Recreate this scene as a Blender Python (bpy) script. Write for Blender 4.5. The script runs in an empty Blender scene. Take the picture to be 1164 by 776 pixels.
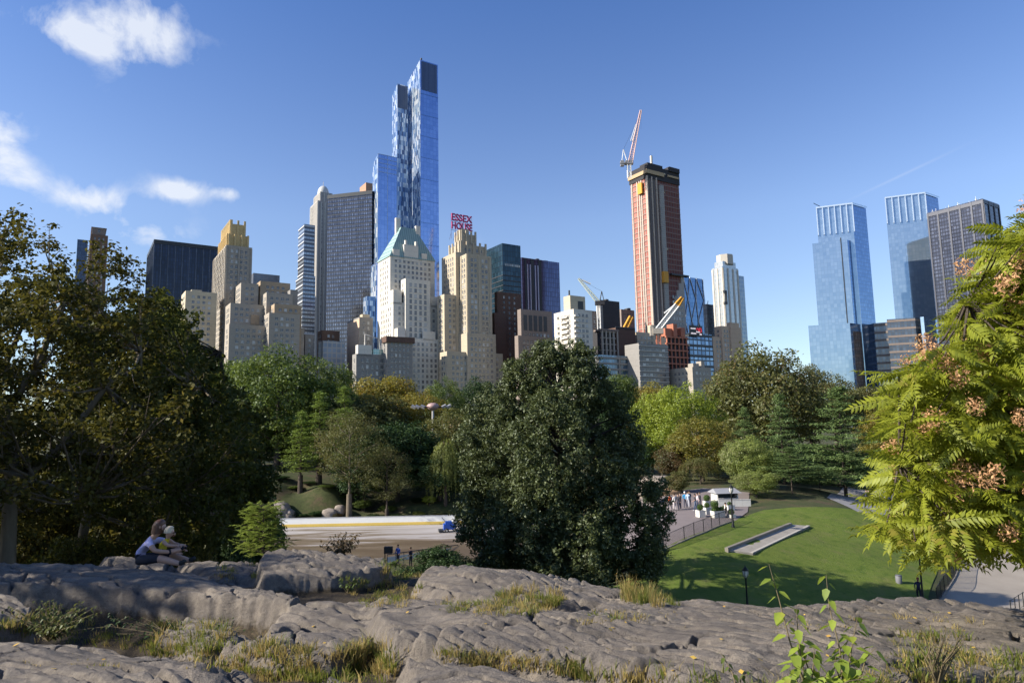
import bpy, bmesh, math, random
import numpy as np
from mathutils import Vector, Matrix
SC = bpy.context.scene
COL = SC.collection
rad = math.radians
# ------------------------------------------------------------------ camera
F = 776.0; CX, CY = 582.0, 388.0
PITCH = math.atan(97/776.0); ROLL = 0.020; EYE = Vector((0, 0, 13.0))
fw = Vector((0, math.cos(PITCH), math.sin(PITCH)))
up0 = Vector((0, -math.sin(PITCH), math.cos(PITCH))); rt0 = Vector((1, 0, 0))
RT = rt0*math.cos(ROLL) - up0*math.sin(ROLL)
UP = up0*math.cos(ROLL) + rt0*math.sin(ROLL)
def ray(px, py):
    return fw + RT*((px-CX)/F) + UP*((CY-py)/F)
def at(px, py, D):
    r = ray(px, py); return EYE + r*(D/r.y)
def atz(px, py, z):
    r = ray(px, py); return EYE + r*((z-EYE.z)/r.z)
def project(p):
    v = Vector(p)-EYE; d = v.dot(fw)
    return CX+F*v.dot(RT)/d, CY-F*v.dot(UP)/d
cam = bpy.data.cameras.new("camera"); camo = bpy.data.objects.new("camera", cam)
COL.objects.link(camo); SC.camera = camo
m = Matrix((RT, UP, -fw)).transposed().to_4x4(); m.translation = EYE
camo.matrix_world = m
cam.sensor_width = 36; cam.lens = 24; cam.clip_end = 6000; cam.clip_start = 0.05
SC.render.resolution_x = 1024; SC.render.resolution_y = 682
SC.view_settings.view_transform = 'Standard'; SC.view_settings.look = 'None'
SC.view_settings.exposure = EXPO = 0.80; SC.view_settings.gamma = 1
cy = SC.cycles
SC.render.engine = 'CYCLES'
cy.max_bounces = 6; cy.diffuse_bounces = 2; cy.glossy_bounces = 3; cy.transmission_bounces = 3; cy.transparent_max_bounces = 6
cy.use_adaptive_sampling = True; cy.adaptive_threshold = 0.015
cy.sample_clamp_indirect = 6
# ------------------------------------------------------------------ object helpers
def tag(o, label=None, cat=None, group=None, kind=None):
    if label: o['label'] = label
    if cat: o['category'] = cat
    if group: o['group'] = group
    if kind: o['kind'] = kind
    return o
def thing(name, label, cat, loc=(0,0,0), rz=0, group=None):
    o = bpy.data.objects.new(name, None); COL.objects.link(o)
    o.location = loc; o.rotation_euler = (0,0,rz); o.empty_display_size = .2
    return tag(o, label, cat, group)
def link(name, me, parent=None, mats=None):
    if mats is not None:
        for mm in (mats if isinstance(mats, (list, tuple)) else [mats]): me.materials.append(mm)
    o = bpy.data.objects.new(name, me); COL.objects.link(o)
    if parent is not None: o.parent = parent
    return o
def mesh_np(name, V, faces, mi=None, uv=None, smooth=False):
    """V (n,3) array, faces: (m,k) int array (all faces k-gons)"""
    V = np.asarray(V, dtype=np.float32); faces = np.asarray(faces, dtype=np.int32)
    me = bpy.data.meshes.new(name); nf, k = faces.shape
    me.vertices.add(len(V)); me.vertices.foreach_set('co', V.ravel())
    me.loops.add(nf*k); me.loops.foreach_set('vertex_index', faces.ravel())
    me.polygons.add(nf); me.polygons.foreach_set('loop_start', np.arange(nf, dtype=np.int32)*k)
    try: me.polygons.foreach_set('loop_total', np.full(nf, k, dtype=np.int32))
    except Exception: pass
    if mi is not None: me.polygons.foreach_set('material_index', np.asarray(mi, dtype=np.int32))
    if smooth: me.polygons.foreach_set('use_smooth', np.ones(nf, dtype=bool))
    if uv is not None:
        l = me.uv_layers.new(name='UVMap'); l.data.foreach_set('uv', np.asarray(uv, dtype=np.float32).ravel())
    me.update(calc_edges=True); me.validate()
    return me
class MB:
    """collects faces (any n-gon) with uv + material index"""
    def __init__(s): s.v=[]; s.f=[]; s.uv=[]; s.mi=[]; s.sm=[]
    def face(s, pts, uv=None, mi=0, sm=False):
        b=len(s.v); s.v += [tuple(p) for p in pts]; s.f.append(list(range(b,b+len(pts))))
        s.uv.append(uv if uv else [(0,0)]*len(pts)); s.mi.append(mi); s.sm.append(sm)
    def grid(s, rows, closed=False, mi=0, sm=True):
        b=len(s.v); n=len(rows[0])
        for r in rows: s.v += [tuple(p) for p in r]
        for i in range(len(rows)-1):
            for j in range(n if closed else n-1):
                k=(j+1)%n
                s.f.append([b+i*n+j, b+i*n+k, b+(i+1)*n+k, b+(i+1)*n+j]); s.uv.append([(0,0)]*4); s.mi.append(mi); s.sm.append(sm)
    def box(s, x0,x1,y0,y1,z0,z1, mi=0, M=None):
        P=[Vector(p) for p in ((x0,y0,z0),(x1,y0,z0),(x1,y1,z0),(x0,y1,z0),(x0,y0,z1),(x1,y0,z1),(x1,y1,z1),(x0,y1,z1))]
        if M is not None: P=[M@p for p in P]
        for q,(a,b) in (((0,1,5,4),(x1-x0,z1-z0)),((1,2,6,5),(y1-y0,z1-z0)),((2,3,7,6),(x1-x0,z1-z0)),((3,0,4,7),(y1-y0,z1-z0)),((4,5,6,7),(x1-x0,y1-y0)),((3,2,1,0),(x1-x0,y1-y0))):
            s.face([P[i] for i in q], [(0,0),(a,0),(a,b),(0,b)], mi)
    def tube(s, pts, rads, n=8, mi=0, cap=True):
        pts=[Vector(p) for p in pts]; rows=[]
        if not isinstance(rads,(list,tuple)): rads=[rads]*len(pts)
        ref=None
        for i,p in enumerate(pts):
            t=(pts[min(i+1,len(pts)-1)]-pts[max(i-1,0)])
            if t.length<1e-9: t=Vector((0,0,1))
            t.normalize()
            if ref is None: ref = Vector((1,0,0)) if abs(t.x)<.8 else Vector((0,1,0))
            a=(ref - t*ref.dot(t)).normalized(); b=t.cross(a); ref=a
            rows.append([p+(a*math.cos(2*math.pi*k/n)+b*math.sin(2*math.pi*k/n))*rads[i] for k in range(n)])
        s.grid(rows, True, mi)
        if cap:
            s.face(rows[0][::-1],None,mi); s.face(rows[-1],None,mi)
    def lathe(s, prof, n=16, c=(0,0,0), mi=0):
        rows=[[(c[0]+r*math.cos(2*math.pi*k/n), c[1]+r*math.sin(2*math.pi*k/n), c[2]+z) for k in range(n)] for r,z in prof]
        s.grid(rows, True, mi)
    def sphere(s, c, r, n=12, m=8, sc=(1,1,1), mi=0):
        rows=[[(c[0]+sc[0]*r*math.sin(math.pi*i/m)*math.cos(2*math.pi*k/n), c[1]+sc[1]*r*math.sin(math.pi*i/m)*math.sin(2*math.pi*k/n), c[2]-sc[2]*r*math.cos(math.pi*i/m)) for k in range(n)] for i in range(m+1)]
        s.grid(rows, True, mi)
    def mesh(s, name):
        me=bpy.data.meshes.new(name); me.from_pydata(s.v, [], s.f)
        me.polygons.foreach_set('material_index', s.mi); me.polygons.foreach_set('use_smooth', s.sm)
        l=me.uv_layers.new(name='UVMap'); l.data.foreach_set('uv', np.array([c for u in s.uv for p in u for c in p], dtype=np.float32))
        me.update(); return me
    def build(s, name, mats, parent=None): return link(name, s.mesh(name), parent, mats)
# ------------------------------------------------------------------ noise
def vn(x, y, seed=0):
    xi=np.floor(x).astype(np.int64); yi=np.floor(y).astype(np.int64); fx=x-xi; fy=y-yi
    fx=fx*fx*fx*(fx*(fx*6-15)+10); fy=fy*fy*fy*(fy*(fy*6-15)+10)
    def h(a,b):
        n=(a*374761393 + b*668265263 + seed*1274126177) & 0xffffffff
        n=((n ^ (n>>13))*1274126177) & 0xffffffff
        n=(n ^ (n>>16)) & 0xffffffff
        return n/4294967295.0
    a=h(xi,yi); b=h(xi+1,yi); c=h(xi,yi+1); d=h(xi+1,yi+1)
    return (a+(b-a)*fx+(c-a)*fy+(a-b-c+d)*fx*fy)*2-1
def fbm(x,y,o=4,seed=0,g=.5):
    s=0; a=1.; t=0
    for i in range(o):
        s=s+a*vn(x*2**i+i*17.3,y*2**i-i*9.1,seed+i); t+=a; a*=g
    return s/t
def sstep(a,b,x):
    t=np.clip((x-a)/(b-a),0,1); return t*t*(3-2*t)
# ------------------------------------------------------------------ materials
class NT:
    def __init__(s, name):
        s.m=bpy.data.materials.new(name); s.m.use_nodes=True; s.t=s.m.node_tree; s.n=s.t.nodes; s.l=s.t.links
        s.n.clear(); s.out=s.n.new('ShaderNodeOutputMaterial')
    def node(s, typ, **kw):
        n=s.n.new(typ)
        for k,v in kw.items():
            if k.startswith('_'): setattr(n,k[1:],v)
        for k,v in kw.items():
            if not k.startswith('_'): s.set(n.inputs[k.replace('__',' ')] if isinstance(k,str) else n.inputs[k], v)
        return n
    def set(s, inp, v):
        if hasattr(v,'is_output') or isinstance(v, bpy.types.NodeSocket): s.l.new(v, inp)
        else: inp.default_value=v
    def math(s, op, a, b=None, c=None, clamp=False):
        n=s.n.new('ShaderNodeMath'); n.operation=op; n.use_clamp=clamp; s.set(n.inputs[0],a)
        if b is not None: s.set(n.inputs[1],b)
        if c is not None: s.set(n.inputs[2],c)
        return n.outputs[0]
    def mix(s, f, a, b, blend='MIX'):
        n=s.n.new('ShaderNodeMix'); n.data_type='RGBA'; n.blend_type=blend
        s.set(n.inputs[0],f); s.set(n.inputs[6],col(a)); s.set(n.inputs[7],col(b)); return n.outputs[2]
    def ramp(s, f, stops):
        n=s.n.new('ShaderNodeValToRGB'); s.set(n.inputs[0],f); e=n.color_ramp.elements
        while len(e)<len(stops): e.new(.5)
        for i,(p,c) in enumerate(stops): e[i].position=p; e[i].color=col(c) if not isinstance(c,(int,float)) else (c,c,c,1)
        return n.outputs[0]
    def noise(s, scale, detail=4, rough=.5, vec=None, w='Fac', dist=0):
        n=s.n.new('ShaderNodeTexNoise'); n.inputs['Scale'].default_value=scale; n.inputs['Detail'].default_value=detail
        n.inputs['Roughness'].default_value=rough; n.inputs['Distortion'].default_value=dist
        if vec is not None: s.l.new(vec,n.inputs['Vector'])
        return n.outputs[w]
    def obj(s): return s.n.new('ShaderNodeTexCoord').outputs['Object']
    def uv(s): return s.n.new('ShaderNodeTexCoord').outputs['UV']
    def pos(s): return s.n.new('ShaderNodeNewGeometry').outputs['Position']
    def mapping(s, vec, scale=(1,1,1), rot=(0,0,0), loc=(0,0,0)):
        n=s.n.new('ShaderNodeMapping'); s.l.new(vec,n.inputs[0]); n.inputs['Scale'].default_value=scale; n.inputs['Rotation'].default_value=rot; n.inputs['Location'].default_value=loc
        return n.outputs[0]
    def bump(s, h, strength=.3, dist=.1, normal=None):
        n=s.n.new('ShaderNodeBump'); n.inputs['Strength'].default_value=strength; n.inputs['Distance'].default_value=dist; s.l.new(h,n.inputs['Height'])
        if normal is not None: s.l.new(normal,n.inputs['Normal'])
        return n.outputs[0]
    def done(s, color, rough=.8, metal=0, spec=.3, normal=None, **kw):
        p=s.n.new('ShaderNodeBsdfPrincipled'); s.set(p.inputs['Base Color'],col(color)); s.set(p.inputs['Roughness'],rough); s.set(p.inputs['Metallic'],metal)
        p.inputs['Specular IOR Level'].default_value=spec
        if normal is not None: s.l.new(normal,p.inputs['Normal'])
        for k,v in kw.items(): s.set(p.inputs[k.replace('_',' ')],v)
        s.l.new(p.outputs[0], s.out.inputs[0]); return s.m
def col(c):
    if isinstance(c,(tuple,list)) and len(c)==3: return (*c,1)
    if isinstance(c,(int,float)): return (c,c,c,1)
    return c
def plain(name, c, rough=.7, metal=0, var=.12, scale=8, spec=.3, bump=0.):
    n=NT(name); v=n.obj(); f=n.noise(scale,4,.6,v); c=col(c)
    cc=n.mix(f, tuple(x*(1-var) for x in c[:3]), tuple(min(1,x*(1+var)) for x in c[:3]))
    nm=n.bump(n.noise(scale*6,3,.6,v),bump,.02) if bump else None
    return n.done(cc, rough, metal, spec, nm)
# ------------------------------------------------------------------ sky + sun
SUN_EL, SUN_AZ = 29.5, -14.0      # azimuth: degrees that the sun stands ahead of straight left
sd = Vector((-math.cos(rad(SUN_EL))*math.cos(rad(SUN_AZ)), math.cos(rad(SUN_EL))*math.sin(rad(SUN_AZ)), math.sin(rad(SUN_EL))))
L = bpy.data.lights.new("sun", 'SUN'); L.energy = 5.0; L.angle = rad(.53); L.color = (1, .93, .82)
lo = bpy.data.objects.new("sun", L); COL.objects.link(lo); lo.rotation_euler = sd.to_track_quat('Z','Y').to_euler()
W = bpy.data.worlds.new("World"); SC.world = W; W.use_nodes = True
wt = W.node_tree; wn = wt.nodes; wl = wt.links; wn.clear()
wo = wn.new('ShaderNodeOutputWorld'); bg = wn.new('ShaderNodeBackground'); wl.new(bg.outputs[0], wo.inputs[0])
sk = wn.new('ShaderNodeTexSky'); sk.sky_type='NISHITA'; sk.sun_disc=False
sk.sun_elevation = rad(SUN_EL); sk.sun_rotation = math.atan2(sd.x, sd.y)
sk.altitude = 100; sk.air_density=1.0; sk.dust_density=.4; sk.ozone_density=3.0
bg.inputs['Strength'].default_value = SKY_STR = .077
def wmath(op,a,b=None,c=None,clamp=False):
    n=wn.new('ShaderNodeMath'); n.operation=op; n.use_clamp=clamp
    for i,v in enumerate((a,b,c)):
        if v is None: continue
        if isinstance(v,(int,float)): n.inputs[i].default_value=v
        else: wl.new(v,n.inputs[i])
    return n.outputs[0]
tc = wn.new('ShaderNodeTexCoord').outputs['Generated']
nz = wn.new('ShaderNodeTexNoise'); wl.new(tc,nz.inputs['Vector']); nz.inputs['Scale'].default_value=15; nz.inputs['Detail'].default_value=10; nz.inputs['Roughness'].default_value=.6; nz.inputs['Distortion'].default_value=.25
nf = nz.outputs['Fac']
total=None
def cloud(px,py,rx,ry,amp,rot=0,direction=None):
    """a soft cloud bank around a direction of the sky; rx, ry are angular half sizes"""
    global total
    d=(ray(px,py) if direction is None else Vector(direction)).normalized()
    a=Vector((0,0,1)).cross(d).normalized(); b=d.cross(a)
    a2=a*math.cos(rot)+b*math.sin(rot); b2=b*math.cos(rot)-a*math.sin(rot)
    def dot(v):
        n=wn.new('ShaderNodeVectorMath'); n.operation='DOT_PRODUCT'; wl.new(tc,n.inputs[0]); n.inputs[1].default_value=v; return n.outputs['Value']
    u=wmath('DIVIDE',dot(a2),rx); v=wmath('DIVIDE',dot(b2),ry)
    q=wmath('ADD',wmath('MULTIPLY',u,u),wmath('MULTIPLY',v,v))
    front=wmath('GREATER_THAN',dot(d),0.)
    e=wmath('MULTIPLY',wmath('MULTIPLY',wmath('POWER',2.718,wmath('MULTIPLY',q,-1.)),amp),front)
    total = e if total is None else wmath('ADD',total,e)
cloud(90,35,.065,.035,.9,.1); cloud(165,30,.055,.050,1.25); cloud(70,40,.03,.015,.5)
cloud(0,150,.028,.032,1.15); cloud(8,203,.040,.026,1.15)
cloud(112,228,.040,.022,1.35); cloud(160,265,.060,.020,1.05,-.1); cloud(203,217,.040,.017,1.3,-.05); cloud(262,220,.020,.011,1.1)
cloud(183,120,.012,.006,.5); cloud(600,270,.10,.03,.22)
cloud(0,0,.25,.12,.8,0,(-.75,-.55,.33))   # banks behind the photographer, seen only in the glass
dens = wmath('MULTIPLY', wmath('ADD', wmath('SUBTRACT', wmath('MULTIPLY',total,1.25), 1.02), wmath('MULTIPLY',wmath('SUBTRACT',nf,.44),5.5)), wmath('MULTIPLY',wmath('MINIMUM',total,1.),.9), clamp=True)
# thin contrail
ct1, ct2 = ray(985,218).normalized(), ray(1070,178).normalized()
nrm = ct1.cross(ct2).normalized(); mid=(ct1+ct2).normalized()
def wdot(v):
    n=wn.new('ShaderNodeVectorMath'); n.operation='DOT_PRODUCT'; wl.new(tc,n.inputs[0]); n.inputs[1].default_value=v; return n.outputs['Value']
al = (ct2-ct1).normalized()
cx_ = wmath('DIVIDE', wdot(nrm), .0016); cl_ = wmath('DIVIDE', wdot(al - mid*al.dot(mid)), .05)
ctr = wmath('MULTIPLY', wmath('MULTIPLY', wmath('POWER',2.718,wmath('MULTIPLY',wmath('ADD',wmath('MULTIPLY',cx_,cx_),wmath('MULTIPLY',cl_,cl_)),-1.)), .16), wmath('GREATER_THAN',wdot(mid),0.))
dens = wmath('ADD', dens, ctr, clamp=True)
mx = wn.new('ShaderNodeMix'); mx.data_type='RGBA'; wl.new(wmath('MULTIPLY',dens,.78),mx.inputs[0])
hs = wn.new('ShaderNodeHueSaturation'); hs.inputs['Saturation'].default_value=1.0; hs.inputs['Value'].default_value=1.0
sepz=wn.new('ShaderNodeSeparateXYZ'); wl.new(tc,sepz.inputs[0]); rp_=wn.new('ShaderNodeValToRGB'); wl.new(sepz.outputs[2],rp_.inputs[0]); el_=rp_.color_ramp.elements
while len(el_)<5: el_.new(.5)
for e_,(p_,c_) in zip(el_,((0.,(.60,.64,.72)),(.15,(.69,.64,.65)),(.29,(.73,.69,.74)),(.55,(.44,.54,.735)),(1.,(.24,.32,.50)))): e_.position=p_; e_.color=(*c_,1)
mt=wn.new('ShaderNodeMix'); mt.data_type='RGBA'; mt.blend_type='MULTIPLY'; mt.inputs[0].default_value=1; wl.new(sk.outputs[0],mt.inputs[6]); wl.new(rp_.outputs[0],mt.inputs[7])
wl.new(mt.outputs[2],hs.inputs['Color']); hs.inputs['Value'].default_value=2.0; wl.new(hs.outputs[0],mx.inputs[6]); mx.inputs[7].default_value=(6.9,7.2,7.7,1)
wl.new(mx.outputs[2], bg.inputs[0])
# ------------------------------------------------------------------ terrain
def tps_fit(P, Z, lam=0.0):
    P=np.asarray(P,float); n=len(P); d=np.linalg.norm(P[:,None]-P[None],axis=2)
    K=np.where(d>0,d*d*np.log(d+1e-12),0)+lam*np.eye(n); A=np.zeros((n+3,n+3)); A[:n,:n]=K; A[:n,n]=1; A[:n,n+1:]=P; A[n,:n]=1; A[n+1:,:n]=P.T
    w=np.linalg.solve(A, np.concatenate([Z,[0,0,0]]))
    return P,w
def tps_eval(T, x, y):
    P,w=T; s=w[len(P)]+w[len(P)+1]*x+w[len(P)+2]*y
    for i,(a,b) in enumerate(P):
        r2=(x-a)**2+(y-b)**2; s=s+w[i]*.5*r2*np.log(r2+1e-12)
    return s
def warp(x,y):   # compress distance so near detail and far anchors coexist
    return x/8.0, y/8.0
CT=[]
for px,py,z in ((760,600,3.9),(775,580,4.2),(830,575,4.2),(752,625,3.2),(740,650,2.2),(825,630,2.9),(870,632,2.6),(920,600,3.2),(900,590,3.8),(960,585,3.7),
                (760,650,2.3),(850,670,1.3),(950,665,.9),(1000,640,1.4),(1060,650,.4),(1045,684,0.0),(1100,660,0.0),(1164,640,.3),(1120,695,-.3),
                (1000,574,2.4),(1040,552,3.0),(1100,560,3.4),(640,684,1.5),(520,640,-1),(450,632,-1.),(330,630,-1),(250,632,-.6),
                (320,603,-1),(400,603,-1),(500,603,-1),(400,575,1.2),(330,562,3.2),(470,572,1.6),(380,552,4.4),(320,552,4.6),(560,600,1.0),(640,590,2.6),(700,575,3.8),(755,560,4.6),(850,556,5),(930,556,4.5)):
    p=atz(px,py,z); CT.append((p.x,p.y,z))
for x,y,z in ((-14,18,8.0),(-8,20,6.5),(0,20,4.5),(8,20,3.8),(14,20,2),(24,20,.5),(-14,28,5),(-30,30,6.5),(0,30,2.8),(-30,50,2.5),(-45,80,1),(-55,110,4),(-90,90,5),(60,40,0),(70,80,3),
              (0,0,7),(-20,0,8),(20,0,5),(-30,-30,6),(30,-30,4),(0,-60,4),(-70,20,7),(60,0,2),
              (-80,160,6),(0,160,6),(90,160,6),(-200,250,6),(0,260,6),(200,250,6),(140,120,5),(-160,100,6)): CT.append((x,y,z))
CT=np.array(CT); TT=tps_fit(np.stack(warp(CT[:,0],CT[:,1]),1), CT[:,2], .02)
def terr(x,y):
    x=np.asarray(x,float); y=np.asarray(y,float)
    z=tps_eval(TT,*warp(x,y)); f=sstep(200,320,np.hypot(x,y)); z=np.clip(z,-3,9.5)*(1-f)+6*f
    # flat ice rink basin
    e=np.maximum(np.abs((x+22)/36.),np.abs((y-89.3)/15.2)); k=1-sstep(.92,1.1,e)
    z=z*(1-k)+(-1.0)*k
    return z
def tz(x,y): return float(terr(np.array([x]),np.array([y]))[0])
def hit(px,py,dmax=400):
    r=ray(px,py); ts=np.concatenate([np.arange(16,130,.25),np.arange(130,dmax,2)])/r.y
    P=np.array(EYE)[None]+ts[:,None]*np.array(r)[None]; g=P[:,2]-terr(P[:,0],P[:,1]); i=np.argmax(g<0)
    if g[i]>=0: i=len(ts)-1
    i=max(i,1); a,b=g[i-1],g[i]; f=a/(a-b) if a!=b else 0; p=P[i-1]*(1-f)+P[i]*f
    return Vector((p[0],p[1],tz(p[0],p[1])))
# ground sheet: polar-ish grid, fine near, reaching the horizon
def grid_mesh(name, X, Y, Z, mat, smooth=True, parent=None):
    h,w=X.shape; V=np.stack([X,Y,Z],-1).reshape(-1,3); i=np.arange(h*w).reshape(h,w)
    Fc=np.stack([i[:-1,:-1],i[:-1,1:],i[1:,1:],i[1:,:-1]],-1).reshape(-1,4)
    uv=np.stack([X,Y],-1).reshape(-1,2)[Fc.ravel()]
    return link(name, mesh_np(name,V,Fc,uv=uv,smooth=smooth), parent, mat)
def axis(a,b,c): # dense near 0..c then growing
    return np.array(a+b+c)
# materials of the ground
def mat_soil():
    n=NT('park_ground'); p=n.pos(); a=n.noise(.35,5,.6,p); b=n.noise(3,5,.7,p)
    c=n.ramp(a,[(.35,(.055,.075,.018)),(.5,(.085,.10,.03)),(.62,(.13,.10,.05)),(.75,(.10,.07,.04))])
    c=n.mix(b,c,(.02,.02,.01)); return n.done(c,.95,normal=n.bump(n.noise(12,5,.7,p),.6,.06))
def mat_lawn():
    n=NT('lawn'); p=n.pos(); a=n.noise(.12,4,.6,p); b=n.noise(2.2,6,.75,p); d=n.noise(25,4,.8,p)
    c=n.ramp(a,[(.32,(.076,.132,.017)),(.5,(.102,.160,.023)),(.66,(.138,.178,.032)),(.78,(.20,.185,.055))])
    c=n.mix(n.math('MULTIPLY',b,.75),c,(.055,.090,.014)); c=n.mix(n.math('MULTIPLY',d,.6),c,(.19,.21,.05))
    st=n.noise(1.0,3,.5,n.mapping(p,(.25,2.2,1),(0,0,.5))); c=n.mix(n.ramp(st,[(.5,0.),(.72,.35)]),c,(.15,.18,.05)); w2=n.noise(.5,5,.75,p); c=n.mix(n.ramp(w2,[(.50,0.),(.72,.75)]),c,(.165,.155,.06)); c=n.mix(n.ramp(n.noise(.9,4,.7,p),[(.36,.55),(.5,0.)]),c,(.055,.10,.014))
    return n.done(c,.9,spec=.1,normal=n.bump(n.math('ADD',d,b),.8,.05))
def mat_paving(name,c1,c2,scale=.5):
    n=NT(name); p=n.pos(); a=n.noise(scale,5,.65,p); b=n.noise(30,3,.7,p); k=n.noise(2.0,6,.7,p)
    c=n.mix(n.ramp(a,[(.3,0.),(.7,1.)]),c1,c2); c=n.mix(n.math('MULTIPLY',b,.35),c,tuple(x*.5 for x in c1)); c=n.mix(n.ramp(k,[(.55,0.),(.75,.4)]),c,tuple(x*.6 for x in c1))
    return n.done(c,.85,spec=.2,normal=n.bump(b,.3,.02))
xs=np.concatenate([-np.geomspace(4000,61,26),np.arange(-60,60.1,1.),np.geomspace(61,4000,26)])
ys=np.concatenate([-np.geomspace(1500,11,14),np.arange(-10,130,1.),np.geomspace(130,5000,30)])
X,Y=np.meshgrid(xs,ys); Z=terr(X,Y)
tag(grid_mesh('ground',X,Y,Z,mat_soil()),'park ground and soil',kind='structure')
def inpoly(x,y,poly):
    c=np.zeros(x.shape,bool); n=len(poly)
    for i in range(n):
        (x1,y1),(x2,y2)=poly[i],poly[(i+1)%n]
        if y1==y2: continue
        c^=((y1>y)!=(y2>y))&(x<(x2-x1)*(y-y1)/(y2-y1)+x1)
    return c
def sheet(name, poly, mat, off, label, step=.5, uvs=1.):
    """drapes a polygon (world xy) over the terrain as a triangulated sheet"""
    bm=bmesh.new(); pts=[]
    for i,(x,y) in enumerate(poly):
        x2,y2=poly[(i+1)%len(poly)]; n=max(1,int(math.hypot(x2-x,y2-y)/2))
        pts+=[(x+(x2-x)*k/n,y+(y2-y)*k/n) for k in range(n)]
    vs=[bm.verts.new((x,y,0)) for x,y in pts]; bm.faces.new(vs)
    x0,x1=min(p[0] for p in pts),max(p[0] for p in pts); y0,y1=min(p[1] for p in pts),max(p[1] for p in pts)
    for ax,a,b in ((0,x0,x1),(1,y0,y1)):
        k=math.floor(a)+1
        while k<b:
            co=(k,0,0) if ax==0 else (0,k,0); no=(1,0,0) if ax==0 else (0,1,0)
            bmesh.ops.bisect_plane(bm,geom=bm.verts[:]+bm.edges[:]+bm.faces[:],plane_co=co,plane_no=no,dist=1e-4); k+=1.
    bmesh.ops.triangulate(bm,faces=bm.faces[:])
    bm.verts.ensure_lookup_table(); co=np.array([v.co[:] for v in bm.verts]); zz=terr(co[:,0],co[:,1])+off
    for v,z in zip(bm.verts,zz): v.co.z=z
    bm.normal_update()
    for f in bm.faces:
        if f.normal.z<0: f.normal_flip()
        f.smooth=True
    me=bpy.data.meshes.new(name); bm.to_mesh(me); bm.free()
    return tag(link(name,me,None,mat),label,kind='structure')
def pp(*l): return [tuple(hit(a,b).xy) for a,b in l]
lawn_poly=pp((748,628),(800,604),(838,590),(868,580),(900,577),(960,578),(1000,584),(1040,596),(1070,618),(1068,640),(1055,680))+[(27,38),(18,32),(6,34),(3,45)]
sheet('lawn',lawn_poly,mat_lawn(),.05,'mown green lawn')
plaza_poly=pp((700,606),(720,640),(748,630),(800,606),(838,591),(850,582),(852,560),(800,555),(745,562),(700,570))
sheet('plaza',plaza_poly,mat_paving('plaza_paving',(.19,.16,.155),(.25,.21,.20)),.05,'purplish grey asphalt plaza')
path_poly=pp((1068,690),(1085,655),(1105,630),(1110,612),(1180,600),(1260,600))+[(60,45),(45,30),(30,34)]
sheet('path',path_poly,mat_paving('path_paving',(.30,.26,.21),(.37,.325,.265)),.05,'pale asphalt path')
path2=pp((940,566),(975,582),(1030,588),(1060,585),(1035,573),(1010,562),(1000,552),(1060,545),(1062,540),(990,543),(960,552))
sheet('path',path2,mat_paving('path_paving_far',(.24,.23,.23),(.32,.31,.30)),.06,'grey path beyond the conifers')
dry=pp((1012,560),(1040,572),(1070,580),(1120,575),(1120,545),(1066,546),(1010,556))
sheet('meadow',dry,mat_lawn(),.05,'grass beside the far path')
# rink basin with patchy wet concrete
def mat_rink():
    n=NT('rink_floor'); p=n.pos(); v=n.mapping(p,(.06,.30,1)); a=n.noise(1,6,.62,v,dist=.6)
    sep=n.node('ShaderNodeSeparateXYZ',Vector=p).outputs; y=n.math('MULTIPLY',n.math('SUBTRACT',sep[1],88.),.016)
    f=n.math('ADD',a,y)
    c=n.ramp(f,[(.38,(.12,.085,.05)),(.50,(.155,.115,.07)),(.56,(.21,.17,.13)),(.60,(.31,.28,.255)),(.74,(.40,.37,.35))])
    w=n.ramp(f,[(.45,.35),(.56,.7)]); return n.done(c,w,spec=.4)
rp=[(-56,76),(-56,102.5),(8,102.5),(10,90),(6,82),(-4,76)]
sheet('rink_floor',rp,mat_rink(),.05,'drained ice rink floor')
# ------------------------------------------------------------------ the bedrock outcrop
SL=[] # slabs
def slab(pts, w=.35, drop=.7, rough=.05, dome=.08, q=1.0, cr=1.0, lift=0.):
    P=np.array([at(*p) for p in pts]); A=np.c_[P[:,:2],np.ones(len(P))]; c,_,_,_=np.linalg.lstsq(A,P[:,2],rcond=None)
    SL.append(dict(poly=P[:,:2],pl=c,w=w,drop=drop,rough=rough,dome=dome,cr=cr,P=P,lift=lift))
slab([(200,634,15.2),(240,630,15.5),(325,640,14.6),(328,652,13.4),(280,655,12.9),(225,648,13.6)],.35,.5)
slab([(115,628,15.6),(150,624,15.8),(200,634,15.2),(190,640,14.6),(120,640,14.6)],.3,.5)
slab([(290,640,13.0),(296,626,14.3),(320,619,15.0),(370,622,14.8),(440,634,14.2),(446,643,13.3),(410,641,12.9),(375,646,12.6),(330,650,12.4),(298,655,12.2)],.18,.9,.04,.04,lift=-.03)
slab([(468,668,12.2),(476,641,13.6),(500,637,14.0),(560,643,13.6),(640,655,12.9),(700,667,12.2),(765,672,11.7),(700,678,11.1),(640,684,10.7),(560,682,11.0),(500,676,11.5)],.30,.7,.05,.10,lift=.09)
slab([(-160,637,13.9),(60,637,13.7),(150,641,13.2),(215,648,12.6),(262,660,11.7),(345,681,10.2),(330,686,9.8),(290,676,10.3),(240,672,10.5),(150,658,11.0),(60,657,11.2),(-160,657,11.6)],.16,1.0,.05,.05)
slab([(345,675,10.9),(430,680,10.4),(445,690,9.6),(440,705,8.7),(330,702,8.9),(275,712,8.3),(300,700,9.0)],.25,.7,.07,.1)
slab([(172,716,8.5),(206,684,9.6),(250,690,9.2),(300,708,8.4),(290,720,8.0),(230,724,7.9)],.22,.7,.05,.1)
slab([(250,722,7.8),(300,712,8.3),(420,708,8.5),(432,722,7.6),(380,732,7.1),(290,730,7.3)],.18,.7,.07,.08)
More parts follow.
